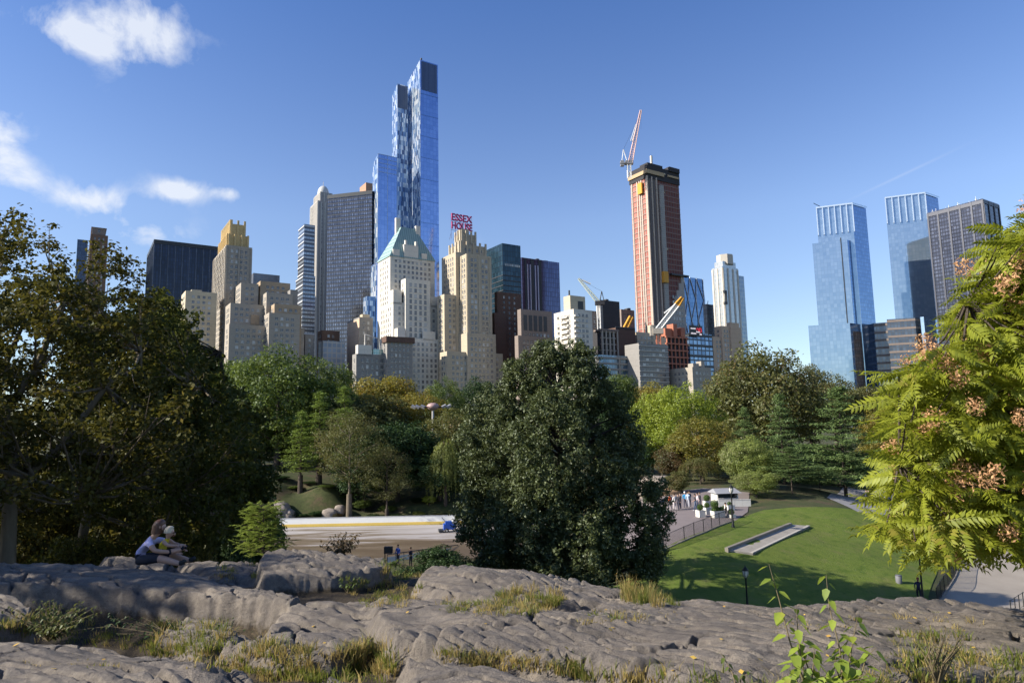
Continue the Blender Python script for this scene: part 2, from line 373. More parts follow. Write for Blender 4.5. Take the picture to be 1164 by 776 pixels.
slab([(415,690,9.7),(430,682,10.4),(560,690,9.8),(650,694,9.4),(705,688,9.9),(770,674,11.0),(822,682,10.7),(862,696,10.2),(898,690,10.6),(935,679,11.3),(1000,677,11.6),(1050,679,11.6),(1100,687,11.2),(1164,700,10.6),(1300,730,9.6),(1320,800,5.8),(1150,760,6.0),(1010,764,5.3),(960,756,5.4),(920,790,4.5),(800,768,5.1),(740,752,5.7),(650,742,6.1),(520,734,6.4),(445,728,6.7),(425,710,7.9)],.30,.6,.07,.10,cr=1.2,lift=.07)
slab([(690,664,11.9),(720,667,11.6),(775,672,11.0),(772,690,9.7),(700,693,9.5),(668,688,9.9)],.35,.3,.06,.12)
slab([(-220,728,6.8),(60,727,6.7),(110,729,6.5),(180,739,6.0),(290,760,5.4),(330,815,4.3),(120,860,3.4),(-260,860,3.4)],.12,.6,.05,.05,cr=1.6)
slab([(452,738,6.3),(500,746,5.9),(560,752,5.6),(640,764,5.2),(700,815,4.3),(560,880,3.3),(400,860,3.4),(420,800,4.4),(452,770,5.0)],.16,.5,.05,.06,cr=1.2)
slab([(-10,672,9.4),(12,668,9.6),(34,682,9.0),(36,690,8.6),(24,700,8.2),(-30,712,7.8),(-40,690,8.6)],.12,.5,.05,.06)
slab([(355,772,4.9),(372,757,5.3),(410,762,5.1),(412,790,4.6),(350,800,4.5)],.12,.3,.04,.06)
bp=np.concatenate([s['P'] for s in SL]); BT=tps_fit(np.stack([bp[:,0]/4,bp[:,1]/4],1)[::1],bp[:,2]-.36,3.0)
YB=np.array([(-220,14.6),(0,14.6),(110,16.6),(200,16.2),(300,15.8),(370,15.4),(445,14.8),(500,14.5),(560,14.0),(640,13.3),(700,12.6),(765,12.0),(822,11.2),(862,10.7),(900,11.0),(940,11.6),(1050,11.9),(1164,11.0),(1320,10.0)])
def seg_sd(x,y,poly):
    d=np.full(x.shape,1e9); n=len(poly)
    for i in range(n):
        ax,ay=poly[i]; bx,by=poly[(i+1)%n]; dx,dy=bx-ax,by-ay; t=np.clip(((x-ax)*dx+(y-ay)*dy)/(dx*dx+dy*dy+1e-9),0,1)
        d=np.minimum(d,np.hypot(x-ax-t*dx,y-ay-t*dy))
    return np.where(inpoly(x,y,poly),d,-d)
def cracks(x,y,ang,sc,asp,seed,width=.06):
    c,s=math.cos(ang),math.sin(ang); u=(x*c+y*s)/sc; v=(-x*s+y*c)/(sc/asp)
    u=u+.5*fbm(x*.7,y*.7,3,seed+5); v=v+1.1*fbm(x*.6,y*.6,4,seed+9)+.25*fbm(x*3,y*3,3,seed+11)
    n=vn(u,v,seed); return 1-sstep(0,width,np.abs(n))
def cracks2(x,y,ang,sp,warp,seed,width,keep):
    c,s=math.cos(ang),math.sin(ang); u=x*c+y*s; v=(-x*s+y*c)/sp+warp*fbm(x*.45,y*.45,3,seed)+.16*fbm(x*3.1,y*3.1,3,seed+3); i=np.round(v)
    return (1-sstep(0,width,np.abs(v-i)))*sstep(keep,keep+.25,vn(u*.55+i*7.31,i*3.17+.5,seed+7))
def rock_h(x,y,detail=True):
    x=np.asarray(x,float); y=np.asarray(y,float)
    yy=np.maximum(y,3.2)
    z=tps_eval(BT,x/4,yy/4)
    z=z-.9*np.exp(-((x+7.8)**2/12+(y-9.4)**2/1.8))+.05*fbm(x*1.5,y*1.5,4,3)
    wx=x+.09*fbm(x*1.7,y*1.7,4,21)+.03*fbm(x*7,y*5,3,23); wy=y+.10*fbm(x*1.7,y*1.7,4,31)+.07*fbm(x*2.6+y,y*2,4,33)
    on=np.zeros(x.shape)
    lay=.5+.5*fbm(x*.5,y*.5,3,77)
    for s in SL:
        bb=s['poly']; m=(x>bb[:,0].min()-1.)&(x<bb[:,0].max()+1.)&(y>bb[:,1].min()-1.)&(y<bb[:,1].max()+1.)
        if not m.any(): continue
        xm,ym=wx[m],wy[m]; d=seg_sd(xm,ym,bb)
        top=s['pl'][0]*x[m]+s['pl'][1]*y[m]+s['pl'][2]
        top=top+s['rough']*(fbm(x[m]*.7,y[m]*1.2,4,41)*1.3)-s['dome']*(1-sstep(0,s['w']*5,d))*1.5+s['dome']*.5+s.get('lift',0)
        if detail:
            k=np.maximum(cracks2(x[m],y[m],-.50,.62,1.5,51,.085,-.45),.8*cracks2(x[m],y[m],-.30,1.1,1.1,61,.05,-.3)); k=np.maximum(k,.8*cracks2(x[m],y[m],.95,2.8,1.3,66,.018,.1))
            mk=sstep(-.25,.35,fbm(x[m]*.8,y[m]*.8,3,88))
            top=top-s['cr']*.20*k*(.35+.65*mk)*sstep(.0,.1,d)
            gu=(x[m]*.82-y[m]*.57)*1.1; gv=(x[m]*.57+y[m]*.82)*9+1.5*fbm(x[m]*.9,y[m]*.9,3,57); top=top+.022*vn(gu*.35,gv*.7,58)+.012*vn(gu*.9,gv*1.8,59)-.035*cracks2(x[m],y[m],-.55,.21,.9,60,.16,-.2)
            top=top-.02*s['cr']*cracks2(x[m],y[m],-.7,.9,1.2,71,.05,.1)
            # foliation ridges, steps like broken sheets
            q=(-x[m]*.5+y[m]*.86)*3.2+1.6*fbm(x[m]*.5,y[m]*.5,4,95); fr=q-np.floor(q)
            top=top+.085*(np.where(fr<.9,fr/.9,(1-fr)/.1)-.5)*sstep(-.2,.3,fbm(x[m]*.6+7,y[m]*.6,3,99))
        ww=s['w']*.75; t=sstep(-ww*.35,ww*.65,d); a=z[m]; hi=top>a-.05
        z[m]=np.where(hi|(d>s['w']), a+(top-a)*t, a); on[m]=np.maximum(on[m],t)
    if detail:
        fk=(np.abs(fbm(x*1.9+y*.6,y*2.6,3,120))-.12); z=z+.03*np.clip(fk,-.12,.2)*on+.010*fbm(x*4,y*4,4,5,.6)+.008*fbm(x*16,y*16,3,6,.7)*on
    # falls away beyond the far edge
    u=x/np.maximum(y,1); cols=np.array([( (p-CX)/F) for p,_ in YB]); yb=np.interp(u,cols,YB[:,1])+.15*fbm(x*1.2,y*0+3.3,3,12)
    b=np.maximum(0,y-yb); z=z-1.25*b-.4*sstep(0,.5,b)
    side=np.maximum(0,np.abs(x)-15); z=z-.35*side
    z=z-.02*np.maximum(0,3.2-y)
    return z,on
us=np.linspace(-1.15,1.25,1180); ysr=np.concatenate([np.linspace(-1.5,3.2,26)[:-1],np.geomspace(3.2,24,700)])
Ur,Yr=np.meshgrid(us,ysr); Xr=Ur*np.maximum(Yr,2.8)
Zr,ON=rock_h(Xr,Yr)
def rh(x,y): return float(rock_h(np.array([x]),np.array([y]))[0][0])
def zgrid(x,y):
    yv=np.maximum(y,3.2); i=np.clip(np.interp(yv,ysr,np.arange(len(ysr))),0,len(ysr)-1.001); u=x/np.maximum(y,2.8); j=np.clip((u-us[0])/(us[1]-us[0]),0,len(us)-1.001)
    a=i.astype(int); b=j.astype(int); fi=i-a; fj=j-b
    return Zr[a,b]*(1-fi)*(1-fj)+Zr[a+1,b]*fi*(1-fj)+Zr[a,b+1]*(1-fi)*fj+Zr[a+1,b+1]*fi*fj
def mat_rock():
    n=NT('bedrock'); p=n.pos()
    on=n.node('ShaderNodeAttribute',_attribute_name='rocky').outputs['Fac']
    a=n.noise(1.1,6,.62,p); b=n.noise(9,6,.7,p); d=n.noise(70,4,.75,p); s=n.noise(3.2,5,.6,n.mapping(p,(.4,2.6,1.5),(0,0,-.5)),dist=.5)
    c=n.ramp(a,[(.30,(.150,.128,.104)),(.48,(.235,.200,.160)),(.60,(.285,.242,.192)),(.75,(.20,.170,.136))])
    c=n.mix(n.ramp(s,[(.40,.55),(.62,0.)]),c,(.105,.092,.085)); c=n.mix(n.ramp(b,[(.35,.5),(.55,0.)]),c,(.11,.092,.078)); c=n.mix(n.ramp(b,[(.60,0.),(.74,.45)]),c,(.34,.295,.245))
    c=n.mix(n.ramp(d,[(.36,.55),(.48,0.)]),c,(.055,.050,.048)); c=n.mix(n.ramp(d,[(.62,0.),(.72,.4)]),c,(.42,.40,.37))
    mo=n.noise(2.3,6,.7,p); c=n.mix(n.ramp(mo,[(.62,0.),(.78,.35)]),c,(.17,.16,.10))
    e=n.noise(22,5,.75,p); so=n.ramp(e,[(.3,(.022,.016,.010)),(.5,(.055,.040,.022)),(.7,(.11,.080,.042))])
    c=n.mix(n.ramp(n.math('ADD',on,n.math('MULTIPLY',n.math('SUBTRACT',b,.5),.6)),[(.12,0.),(.35,1.)]),so,c)
    f_=n.noise(14,5,.7,n.mapping(p,(.35,2.4,1.5),(0,0,-.6))); h=n.math('ADD',n.math('MULTIPLY',b,.22),n.math('ADD',n.math('MULTIPLY',d,.45),n.math('ADD',n.math('MULTIPLY',s,.35),n.math('MULTIPLY',f_,.5))))
    return n.done(c,.82,spec=.35,normal=n.bump(h,.95,.05))
ro=grid_mesh('bedrock_outcrop',Xr,Yr,Zr,mat_rock())
at_=ro.data.attributes.new('rocky','FLOAT','POINT'); at_.data.foreach_set('value',ON.ravel().astype(np.float32))
tag(ro,'grey schist bedrock outcrop',kind='structure')
def rhit(px,py):
    r=ray(px,py); ts=np.arange(3.3,17,.02)/r.y; P=np.array(EYE)[None]+ts[:,None]*np.array(r)[None]
    z=zgrid(P[:,0],P[:,1]); g=P[:,2]-z; i=int(np.argmax(g<0)); 
    if g[i]>=0: i=len(ts)-1
    return Vector((P[i][0],P[i][1],z[i]))
# ------------------------------------------------------------------ city
PHI=rad(33)
def glass(name, c1, c2, mortar, pw=1.5, ph=3.6, ms=.12, metal=.75, rough=.08, bumpy=.12, band=None, bs=.5, patch=None, wob=.0):
    n=NT(name); uv=n.uv()
    br=n.n.new('ShaderNodeTexBrick'); n.l.new(uv,br.inputs['Vector']); br.offset=0.; br.squash=1
    br.inputs['Color1'].default_value=(0,0,0,1); br.inputs['Color2'].default_value=(1,1,1,1); br.inputs['Mortar'].default_value=(.5,.5,.5,1)
    br.inputs['Scale'].default_value=1; br.inputs['Brick Width'].default_value=pw; br.inputs['Row Height'].default_value=ph; br.inputs['Mortar Size'].default_value=ms; br.inputs['Mortar Smooth'].default_value=0; br.inputs['Bias'].default_value=0
    rnd=br.outputs['Color']; fac=br.outputs['Fac']
    big=n.noise(.03,3,.6,uv); sepc=n.node('ShaderNodeSeparateColor'); n.l.new(rnd,sepc.inputs[0]); rv=sepc.outputs[0]
    f=n.math('ADD',n.math('MULTIPLY',rv,.75),n.math('MULTIPLY',n.math('SUBTRACT',big,.38),1.0),clamp=True)
    c=n.mix(f,c1,c2)
    if band:  # horizontal spandrel bands at each floor
        s=n.node('ShaderNodeSeparateXYZ',Vector=uv).outputs[1]; fr=n.math('FRACT',n.math('DIVIDE',s,ph)); c=n.mix(n.math('LESS_THAN',fr,bs),c,band)
    c=n.mix(fac,c,mortar)
    nm=n.bump(rv,bumpy,.25) if bumpy else None
    return n.done(c,rough if not band else rough,metal,.5,nm)
def stone(name,c,var=.14,floor=3.4,sc=.2):
    c=tuple(x*k for x,k in zip(c,(1.0,.98,.94)))
    n=NT(name); p=n.obj(); a=n.noise(.06,4,.6,p); b=n.noise(.9,5,.7,p); uv=n.uv()
    s=n.node('ShaderNodeSeparateXYZ',Vector=uv).outputs; fr=n.math('FRACT',n.math('DIVIDE',s[1],floor)); 
    cc=n.mix(a,tuple(x*(1-var) for x in c),tuple(min(1,x*(1+var)) for x in c)); cc=n.mix(n.ramp(b,[(.45,0.),(.8,.5)]),cc,tuple(x*.65 for x in c))
    cc=n.mix(n.math('MULTIPLY',n.math('LESS_THAN',fr,.07),.35),cc,tuple(x*.55 for x in c))
    st=n.noise(.25,3,.6,n.mapping(uv,(1.4,.05,1))); cc=n.mix(n.ramp(st,[(.55,0.),(.8,.3)]),cc,tuple(x*.6 for x in c))
    return n.done(cc,.9,spec=.15,normal=n.bump(b,.3,.2))
GL_WIN=None
def winmat():
    n=NT('window_glass'); o=n.node('ShaderNodeObjectInfo').outputs['Random']; p=n.pos(); w=n.noise(.31,0,0,p)
    isl=n.node('ShaderNodeNewGeometry').outputs['Random Per Island']
    f=n.math('FRACT',n.math('ADD',n.math('MULTIPLY',o,7.3),n.math('MULTIPLY',isl,5.1)))
    c=n.ramp(f,[(0.,(.025,.03,.04)),(.5,(.05,.06,.075)),(.75,(.13,.14,.15)),(.9,(.42,.42,.40))]); return n.done(c,.15,.0,.8)
WM=winmat()
TRIM_L=plain('pale_stone_trim',(.55,.52,.47),.85,0,.1,.5)
TRIM_D=plain('dark_metal_trim',(.05,.055,.06),.5,.3,.1,.5)
ROOFM=plain('tar_roof',(.09,.09,.09),.95,0,.2,.3)
WMESH={}
def win_mesh(w,h,sill=True,frame=TRIM_L):
    k=(round(w,2),round(h,2),sill,frame.name)
    if k not in WMESH:
        m=MB(); m.box(-w/2,w/2,-.06,.3,0,h,0); m.box(-.05,.05,-.12,.1,0,h,1); m.box(-w/2,w/2,-.11,.1,h*.48,h*.54,1)
        if sill: m.box(-w/2-.15,w/2+.15,-.32,.1,-.28,-.02,1)
        me=m.mesh('window'); me.materials.append(WM); me.materials.append(frame); WMESH[k]=me
    return WMESH[k]
class Bld:
    def __init__(s,name,label,xc,ytop,D,group='skyscrapers and apartment blocks along the park edge',cat='building'):
        c=at(xc,ytop,D); s.root=thing(name,label,cat,(c.x,c.y,6.0),0,group); s.o=Vector((c.x,c.y,6.0)); s.wins=[]
    def tier(s,xl,xc,xr,ytop,D,mat,name='wall',phi=None,lang=None,ybot=None,roof=ROOFM,zback=0,par=True,depth=None,base=None,extra=0,sidemat=None):
        """a block whose near corner stands at pixel column xc; returns its frame"""
        phi=PHI if phi is None else phi; C=at(xc,ytop,D); top=C.z; z0=6.0-3 if ybot is None else at(xc,ybot,D).z
        if base is not None: z0=base
        R=Vector((math.cos(phi),math.sin(phi),0)); Ld=Vector((-math.sin(phi),math.cos(phi),0)) if lang is None else Vector((-math.cos(lang),math.sin(lang),0))
        def solve(px,d):
            r=ray(px,ytop); u=r.x/r.y; den=d.x-u*d.y
            return (u*C.y-C.x)/den if abs(den)>1e-6 else 25.
        wr=solve(xr,R)+extra; wl=solve(xl,Ld) if xl<xc-.1 else 24.
        if depth: wl=depth
        if wl<3: wl=18
        o=Vector((C.x,C.y,0))-Vector((s.o.x,s.o.y,0)); Z0=z0-s.o.z; Z1=top-s.o.z
        A=o; B=o+R*wr; Cc=o+R*wr+Ld*wl; Dd=o+Ld*wl
        m=MB(); P=lambda q,z:(q.x,q.y,z)
        zb=Z1-zback
        m.face([P(A,Z0),P(B,Z0),P(B,Z1),P(A,Z1)],[(0,Z0),(wr,Z0),(wr,Z1),(0,Z1)],0)
        m.face([P(B,Z0),P(Cc,Z0),P(Cc,zb),P(B,Z1)],[(0,Z0),(wl,Z0),(wl,zb),(0,Z1)],0)
        m.face([P(Cc,Z0),P(Dd,Z0),P(Dd,zb),P(Cc,zb)],[(0,Z0),(wr,Z0),(wr,zb),(0,zb)],0)
        m.face([P(Dd,Z0),P(A,Z0),P(A,Z1),P(Dd,zb)],[(0,Z0),(wl,Z0),(wl,Z1),(0,zb)],2 if sidemat else 0)
        m.face([P(A,Z1),P(B,Z1),P(Cc,zb),P(Dd,zb)],[(0,0),(wr,0),(wr,wl),(0,wl)],1)
        if par and zback==0:  # parapet
            t=.5; ph=1.1
            for (a,b) in ((A,B),(B,Cc),(Cc,Dd),(Dd,A)):
                d=(b-a).normalized(); nn=Vector((d.y,-d.x,0)); a1=a-nn*t; b1=b-nn*t
                m.face([P(a,Z1),P(b,Z1),P(b,Z1+ph),P(a,Z1+ph)],[(0,Z1),((b-a).length,Z1),((b-a).length,Z1+ph),(0,Z1+ph)],0); m.face([P(a,Z1+ph),P(b,Z1+ph),P(b1,Z1+ph),P(a1,Z1+ph)],None,0); m.face([P(b1,Z1),P(a1,Z1),P(a1,Z1+ph),P(b1,Z1+ph)],None,0)
        w=m.build(name,[mat,roof]+([sidemat] if sidemat else []),s.root)
        fr=dict(A=A,B=B,C=Cc,D=Dd,R=R,L=Ld,wr=wr,wl=wl,z0=Z0,z1=Z1,ang=math.atan2(R.y,R.x),angL=math.atan2(-Ld.y,-Ld.x),o=s.o,root=s.root)
        return fr
    def windows(s,t,w=1.4,h=1.9,dx=3.0,dz=3.4,front=True,left=True,zmin=None,mx=1.6,top=1.6,sill=True,frame=TRIM_L,groups=0,right=False):
        zmin=max(t['z0'],zmin if zmin is not None else 22)
        for on,org,d,wd,ang in ((front,t['A'],t['R'],t['wr'],t['ang']),(left,t['D'],-t['L'],t['wl'],t['angL'])):
            if not on or wd<mx*2+w: continue
            nx=max(1,int((wd-2*mx)/dx)); off=(wd-(nx-1)*dx)/2 if nx>1 else wd/2
            nz=int((t['z1']-top-zmin-h)/dz)+1
            for i in range(nx):
                if groups and i%groups==groups-1: continue
                for k in range(nz):
                    z=t['z1']-top-h-k*dz; p=org+d*(off+i*dx); s.wins.append((p.x,p.y,z,ang,w,h,sill,frame))
    def finish(s,maxn=100):
        """nearest windows become single parts, any further ones one part"""
        if not s.wins: return
        W=sorted(s.wins,key=lambda q:(q[0]+s.o.x)**2+(q[1]+s.o.y)**2 + (q[2])**2*.2)
        if len(W)<=maxn+6: maxn=len(W)
        for q in W[:maxn]:
            o=bpy.data.objects.new('window',win_mesh(q[4],q[5],q[6],q[7])); COL.objects.link(o); o.parent=s.root; o.location=q[:3]; o.rotation_euler=(0,0,q[3])
        rest=W[maxn:]
        if rest:
            V=[];Fc=[];mi=[];b=0
            for q in rest:
                me=win_mesh(q[4],q[5],q[6],q[7]); co=np.empty(len(me.vertices)*3); me.vertices.foreach_get('co',co); co=co.reshape(-1,3)
                c,sn=math.cos(q[3]),math.sin(q[3]); V.append(np.stack([co[:,0]*c-co[:,1]*sn+q[0],co[:,0]*sn+co[:,1]*c+q[1],co[:,2]+q[2]],1))
                li=np.empty(len(me.loops),dtype=np.int32); me.loops.foreach_get('vertex_index',li); Fc.append(li.reshape(-1,4)+b); b+=len(co)
                a=np.empty(len(me.polygons),dtype=np.int32); me.polygons.foreach_get('material_index',a); mi.append(a)
            o=link('window',mesh_np('windows_rest',np.concatenate(V),np.concatenate(Fc),np.concatenate(mi)),s.root,[WM,rest[0][7]]); tag(o,kind='stuff')
    def part(s,name,m,mats): return m.build(name,mats,s.root)
    def lp(s,t,a,b,z):  # local point in tier frame: a along front, b into depth
        q=t['A']+t['R']*a+t['L']*b; return Vector((q.x,q.y,z))
    def blk(s,name,t,a0,a1,b0,b1,z0,z1,mat,m=None):
        """box in a tier's frame"""
        own=m is None; m=m or MB(); P=[s.lp(t,a,b,z) for z in (z0,z1) for a,b in ((a0,b0),(a1,b0),(a1,b1),(a0,b1))]
        for q,(u,v) in (((0,1,5,4),(a1-a0,z1-z0)),((1,2,6,5),(b1-b0,z1-z0)),((2,3,7,6),(a1-a0,z1-z0)),((3,0,4,7),(b1-b0,z1-z0)),((4,5,6,7),(a1-a0,b1-b0))): m.face([P[i] for i in q],[(0,0),(u,0),(u,v),(0,v)])
        if own: return m.build(name,[mat],s.root)
    def roofkit(s,t,seed=0,n=3,mat=None):
        r=random.Random(seed)
        for i in range(n):
            a=r.uniform(.12,.75)*t['wr']; b=r.uniform(.15,.7)*t['wl']; s.blk('rooftop_plant',t,a,a+r.uniform(2,5),b,b+r.uniform(2,4),t['z1']-.3,t['z1']+r.uniform(1.5,3.5),mat or ROOFM)
def fins(s,t,mat,dx,th,pr,z0=None,z1=None,name='facade_fins',left=True,front=True,off=0,n=None):
    m=MB(); z0=t['z0'] if z0 is None else z0; z1=t['z1'] if z1 is None else z1
    if front:
        k=int(t['wr']/dx)+1 if n is None else n+1; st=t['wr']/(k-1) if k>1 else dx
        for i in range(k):
            a=min(max(i*st,th/2),t['wr']-th/2); s.blk('',t,a-th/2,a+th/2,-pr,.05,z0,z1,None,m)
    if left:
        k=max(2,int(t['wl']/dx)+1); st=t['wl']/(k-1)
        for i in range(k):
            b=min(max(i*st,th/2),t['wl']-th/2); s.blk('',t,-pr,.05,b-th/2,b+th/2,z0,z1,None,m)
    m.build(name,[mat],s.root)
def bands(s,t,mat,dz,th,pr,z0=None,z1=None,name='floor_bands',left=True,front=True):
    m=MB(); z=t['z1'] if z1 is None else z1; zz=max(t['z0'],20) if z0 is None else z0
    while z>zz:
        s.blk('',t,(-pr if left else 0),t['wr'],(-pr if front else 0),(t['wl'] if left else .05),z-th,z,None,m); z-=dz
    m.build(name,[mat],s.root)
random.seed(4)
# colours
LIME=stone('limestone',(.37,.335,.29)); LIMEW=stone('white_limestone',(.68,.65,.59)); TANB=stone('tan_brick',(.40,.31,.22)); BROWN=stone('brown_brick',(.20,.13,.095)); GREYST=stone('grey_stone',(.27,.26,.25)); GOLD=stone('ochre_terracotta',(.58,.44,.23)); DKBR=stone('dark_brown_brick',(.13,.085,.07)); GREYBR=stone('grey_brown_brick',(.24,.20,.18)); WHITEB=stone('white_brick',(.62,.58,.52)); CHAR=stone('charcoal_panels',(.055,.055,.062)); CREAM=stone('cream_stone',(.55,.48,.36)); PINKST=stone('pinkish_stone',(.60,.44,.32)); CONC=stone('raw_concrete',(.42,.38,.33))
G='buildings of the city skyline'
def B(name,label,xc,y,D): return Bld(name,label,xc,y,D,G)
# 1 brown tower top far left
b=B('brick_tower','brown brick tower with a small hipped red roof rising above the leftmost trees',103,257,640)
t=b.tier(97,103,123,267,640,BROWN); b.windows(t,1.5,2.2,3.6,3.8,zmin=60); t2=b.tier(100.5,105,120.5,258,642,GREYBR,base=t['z1']+6,par=False); b.windows(t2,2.2,3,5,5,zmin=t['z1'])
m=MB(); A,Bq,Cq,Dq=[b.lp(t2,a,c,t2['z1']) for a,c in ((-.8,-.8),(t2['wr']+.8,-.8),(t2['wr']+.8,t2['wl']+.8),(-.8,t2['wl']+.8))]; ap=(A+Cq)/2+Vector((0,0,4))
for p,q in ((A,Bq),(Bq,Cq),(Cq,Dq),(Dq,A)): m.face([p,q,ap])
b.part('roof',m,[plain('red_tile_roof',(.32,.12,.07),.8,0,.2,.5)]); b.finish()
b=B('office_block','low dark blue slab just left of the brown brick tower top',88,273,720); b.tier(80,88,100,273,720,glass('slab_blue_glass',(.06,.08,.12),(.09,.12,.17),(.05,.05,.06)))
# 2 black slab with thin pale mullions
b=B('office_block','broad black glass slab tower with thin pale mullions, left of the ochre crown',175.5,273.4,690)
t=b.tier(168.2,175.5,262,273.4,690,glass('black_glass',(.012,.018,.035),(.03,.045,.085),(.015,.017,.022),2.6,3.8,.25,.35,.12,.05)); fins(b,t,plain('slab_mullions',(.20,.22,.26),.5,.3,.05,.2),6.6,.28,.35,name='mullions'); b.blk('roof_band',t,-.4,t['wr']+.3,-.5,t['wl'],t['z1']-3,t['z1']+1.3,TRIM_D)
# 3 gold crown tower
b=B('apartment_tower','slender limestone tower with an ochre battlemented crown',257,275.5,430)
t=b.tier(243.5,257,286.8,280,430,LIME); b.windows(t,1.3,1.9,2.9,3.5)
fins(b,t,LIME,5.6,1.0,.5,z0=t['z1']-38,name='piers',left=True)
t2=b.tier(250,259.5,283,268,433,GOLD,base=t['z1']+5); 
cr=b.tier(252.5,262,279.5,254,436,GOLD,base=t2['z1']+5,par=False,name='crown')
fins(b,t2,GOLD,4.2,1.1,.9,z0=t2['z0']-1,z1=t2['z1']+1.5,name='buttresses'); fins(b,cr,GOLD,3.3,1.3,.5,z1=cr['z1']+2.6,name='crown_piers'); b.finish()
b=B('apartment_block','low cream block with planted roof, left foot of the ochre crowned tower',211,332,415)
t=b.tier(206.5,211,247,332,415,CREAM); b.windows(t,1.5,1.6,3.1,3.3); b.blk('penthouse',t,4,10,5,10,t['z1'],t['z1']+3,CREAM); b.finish()
b=B('office_block','plain grey slab behind the stepped limestone block',288,312,600); t=b.tier(280,288,318,311.5,600,glass('grey_slab_glass',(.13,.15,.18),(.20,.23,.28),(.2,.2,.22),3,3.6,.3,.3,.3,.05))
b=B('apartment_block','wide stepped limestone block with terraces, right of the ochre crowned tower',274,323,418)
for (xl,xc,xr,y,D,mt) in ((268,274,294,323,418,LIME),(290,296,330,321,424,TANB),(322,330,338.5,331,424,GREYST),(296,303,333,334,414,LIME),(256.5,262,318,346,408,LIME),(306,312,343,347,408,TANB),(300,306,341,357,404,LIME),(256,260.5,346,370,399,LIME)):
    t=b.tier(xl,xc,xr,y,D,mt); b.windows(t,1.6,1.7,3.2,3.4,zmin=25)
b.blk('penthouse',t,14,19,9,13,t['z1']+3,t['z1']+9,TANB); b.finish()
b=B('apartment_block','small grey block at the right foot of the stepped limestone block',347,382,430); t=b.tier(344,347,357,382,430,GREYST); b.windows(t,1.3,1.6,3,3.3); b.finish()
# 5/6
b=B('apartment_tower','narrow striped glass tower with rounded left edge, leftmost of the tall slabs',346,256,560)
sg=glass('striped_glass',(.30,.34,.38),(.45,.50,.54),(.12,.13,.15),2.2,3.4,.15,.45,.12,.05,band=(.10,.10,.115),bs=.45)
t=b.tier(339.5,346,358,256,560,sg,base=None); bands(b,t,plain('white_spandrel',(.55,.56,.57),.5),6.8,.9,.35,z0=60); t=b.tier(336.5,344.5,358.5,314,556,sg); bands(b,t,bpy.data.materials['white_spandrel'],6.8,.9,.35,z0=40)
b=B('office_tower','slim stepped stone tower topped by a small ribbed dome',361,229,620)
cs=stone('domed_tower_stone',(.40,.38,.37),floor=3.6); t=b.tier(353,361,378,229,620,cs); fins(b,t,TRIM_L,3.0,.9,.4,name='piers'); b.windows(t,1.3,2.4,3.0,3.6,zmin=60)
t=b.tier(357,364,378,219,623,cs,base=t['z1']+5); fins(b,t,TRIM_L,3.,.9,.4,name='piers'); c=(t['A']+t['C'])/2
m=MB(); R0=t['wr']*.46; m.lathe([(R0,t['z1']-1),(R0,t['z1']+3),(R0*.93,t['z1']+5.5),(R0*.75,t['z1']+8),(R0*.45,t['z1']+9.8),(R0*.12,t['z1']+10.6),(.25,t['z1']+11),(.2,t['z1']+15)],16,(c.x,c.y,0)); b.part('dome',m,[plain('pale_ribbed_dome',(.5,.5,.48),.5)]); b.finish()
b=B('office_block','dark grey gridded slab facing left with the reflection of pale clouds, beside the blue skyscraper',372.5,223.5,560)
ds=glass('grey_grid_glass',(.085,.095,.12),(.26,.28,.33),(.06,.06,.065),1.6,3.3,.32,.7,.10,.22); t=b.tier(371,372.5,422.8,223.5,560,ds,phi=rad(-14),depth=20); bands(b,t,TRIM_D,3.3,.5,.12,z0=40,left=False); b.blk('roof_band',t,-.2,t['wr']+.2,-.3,5,t['z1']-2,t['z1']+1.2,TRIM_D)  # pale reflections partly put into the lighter panel colour
b=B('office_tower','brown pink stone tower top peeping between the grey slab and blue skyscraper',414,211,660); b.tier(409,416,430,208.5,660,stone('rosy_stone',(.45,.28,.20)))
# 9 blue skyscraper
b=B('skyscraper','tallest blue glass skyscraper of three stepped vertical slabs with mottled silvery side',477.5,68,555)
fr_=glass('deep_blue_glass',(.24,.35,.60),(.34,.46,.72),(.20,.30,.50),3.,3.8,.12,.85,.06,.035); n_=None
def mottled():
    n=NT('mottled_glass'); uv=n.uv(); out=[]
    br=n.n.new('ShaderNodeTexBrick'); n.l.new(uv,br.inputs['Vector']); br.offset=.5; br.inputs['Color1'].default_value=(0,0,0,1); br.inputs['Color2'].default_value=(1,1,1,1); br.inputs['Mortar'].default_value=(.3,.3,.3,1)
    br.inputs['Scale'].default_value=1; br.inputs['Brick Width'].default_value=1.25; br.inputs['Row Height'].default_value=4.2; br.inputs['Mortar Size'].default_value=.06
    f=n.node('ShaderNodeSeparateColor',Color=br.outputs['Color']).outputs[0]
    c=n.ramp(f,[(0.,(.08,.12,.22)),(.15,(.18,.27,.42)),(.35,(.38,.48,.58)),(.55,(.62,.68,.72)),(.72,(.16,.27,.48)),(.82,(.80,.83,.85))]); c.node.color_ramp.interpolation='CONSTANT'
    return n.done(c,.18,.55,.5,n.bump(f,.15,.3))
mo_=mottled(); gr_=glass('louvre_grille',(.05,.07,.12),(.09,.11,.17),(.16,.19,.25),1.2,60,.18,.5,.3,.05)
hi=b.tier(463,477.5,497.6,68,555,fr_,sidemat=mo_,zback=9,par=False); md=b.tier(446,451.7,463.6,95,566,mo_,zback=7,par=False); lw=b.tier(423.8,429.5,451.5,174.5,545,fr_,sidemat=mo_,zback=6)
sk_=b.tier(413,417,430,338,535,mo_); t=b.tier(421.5,428,447,300,538,fr_,sidemat=mo_)
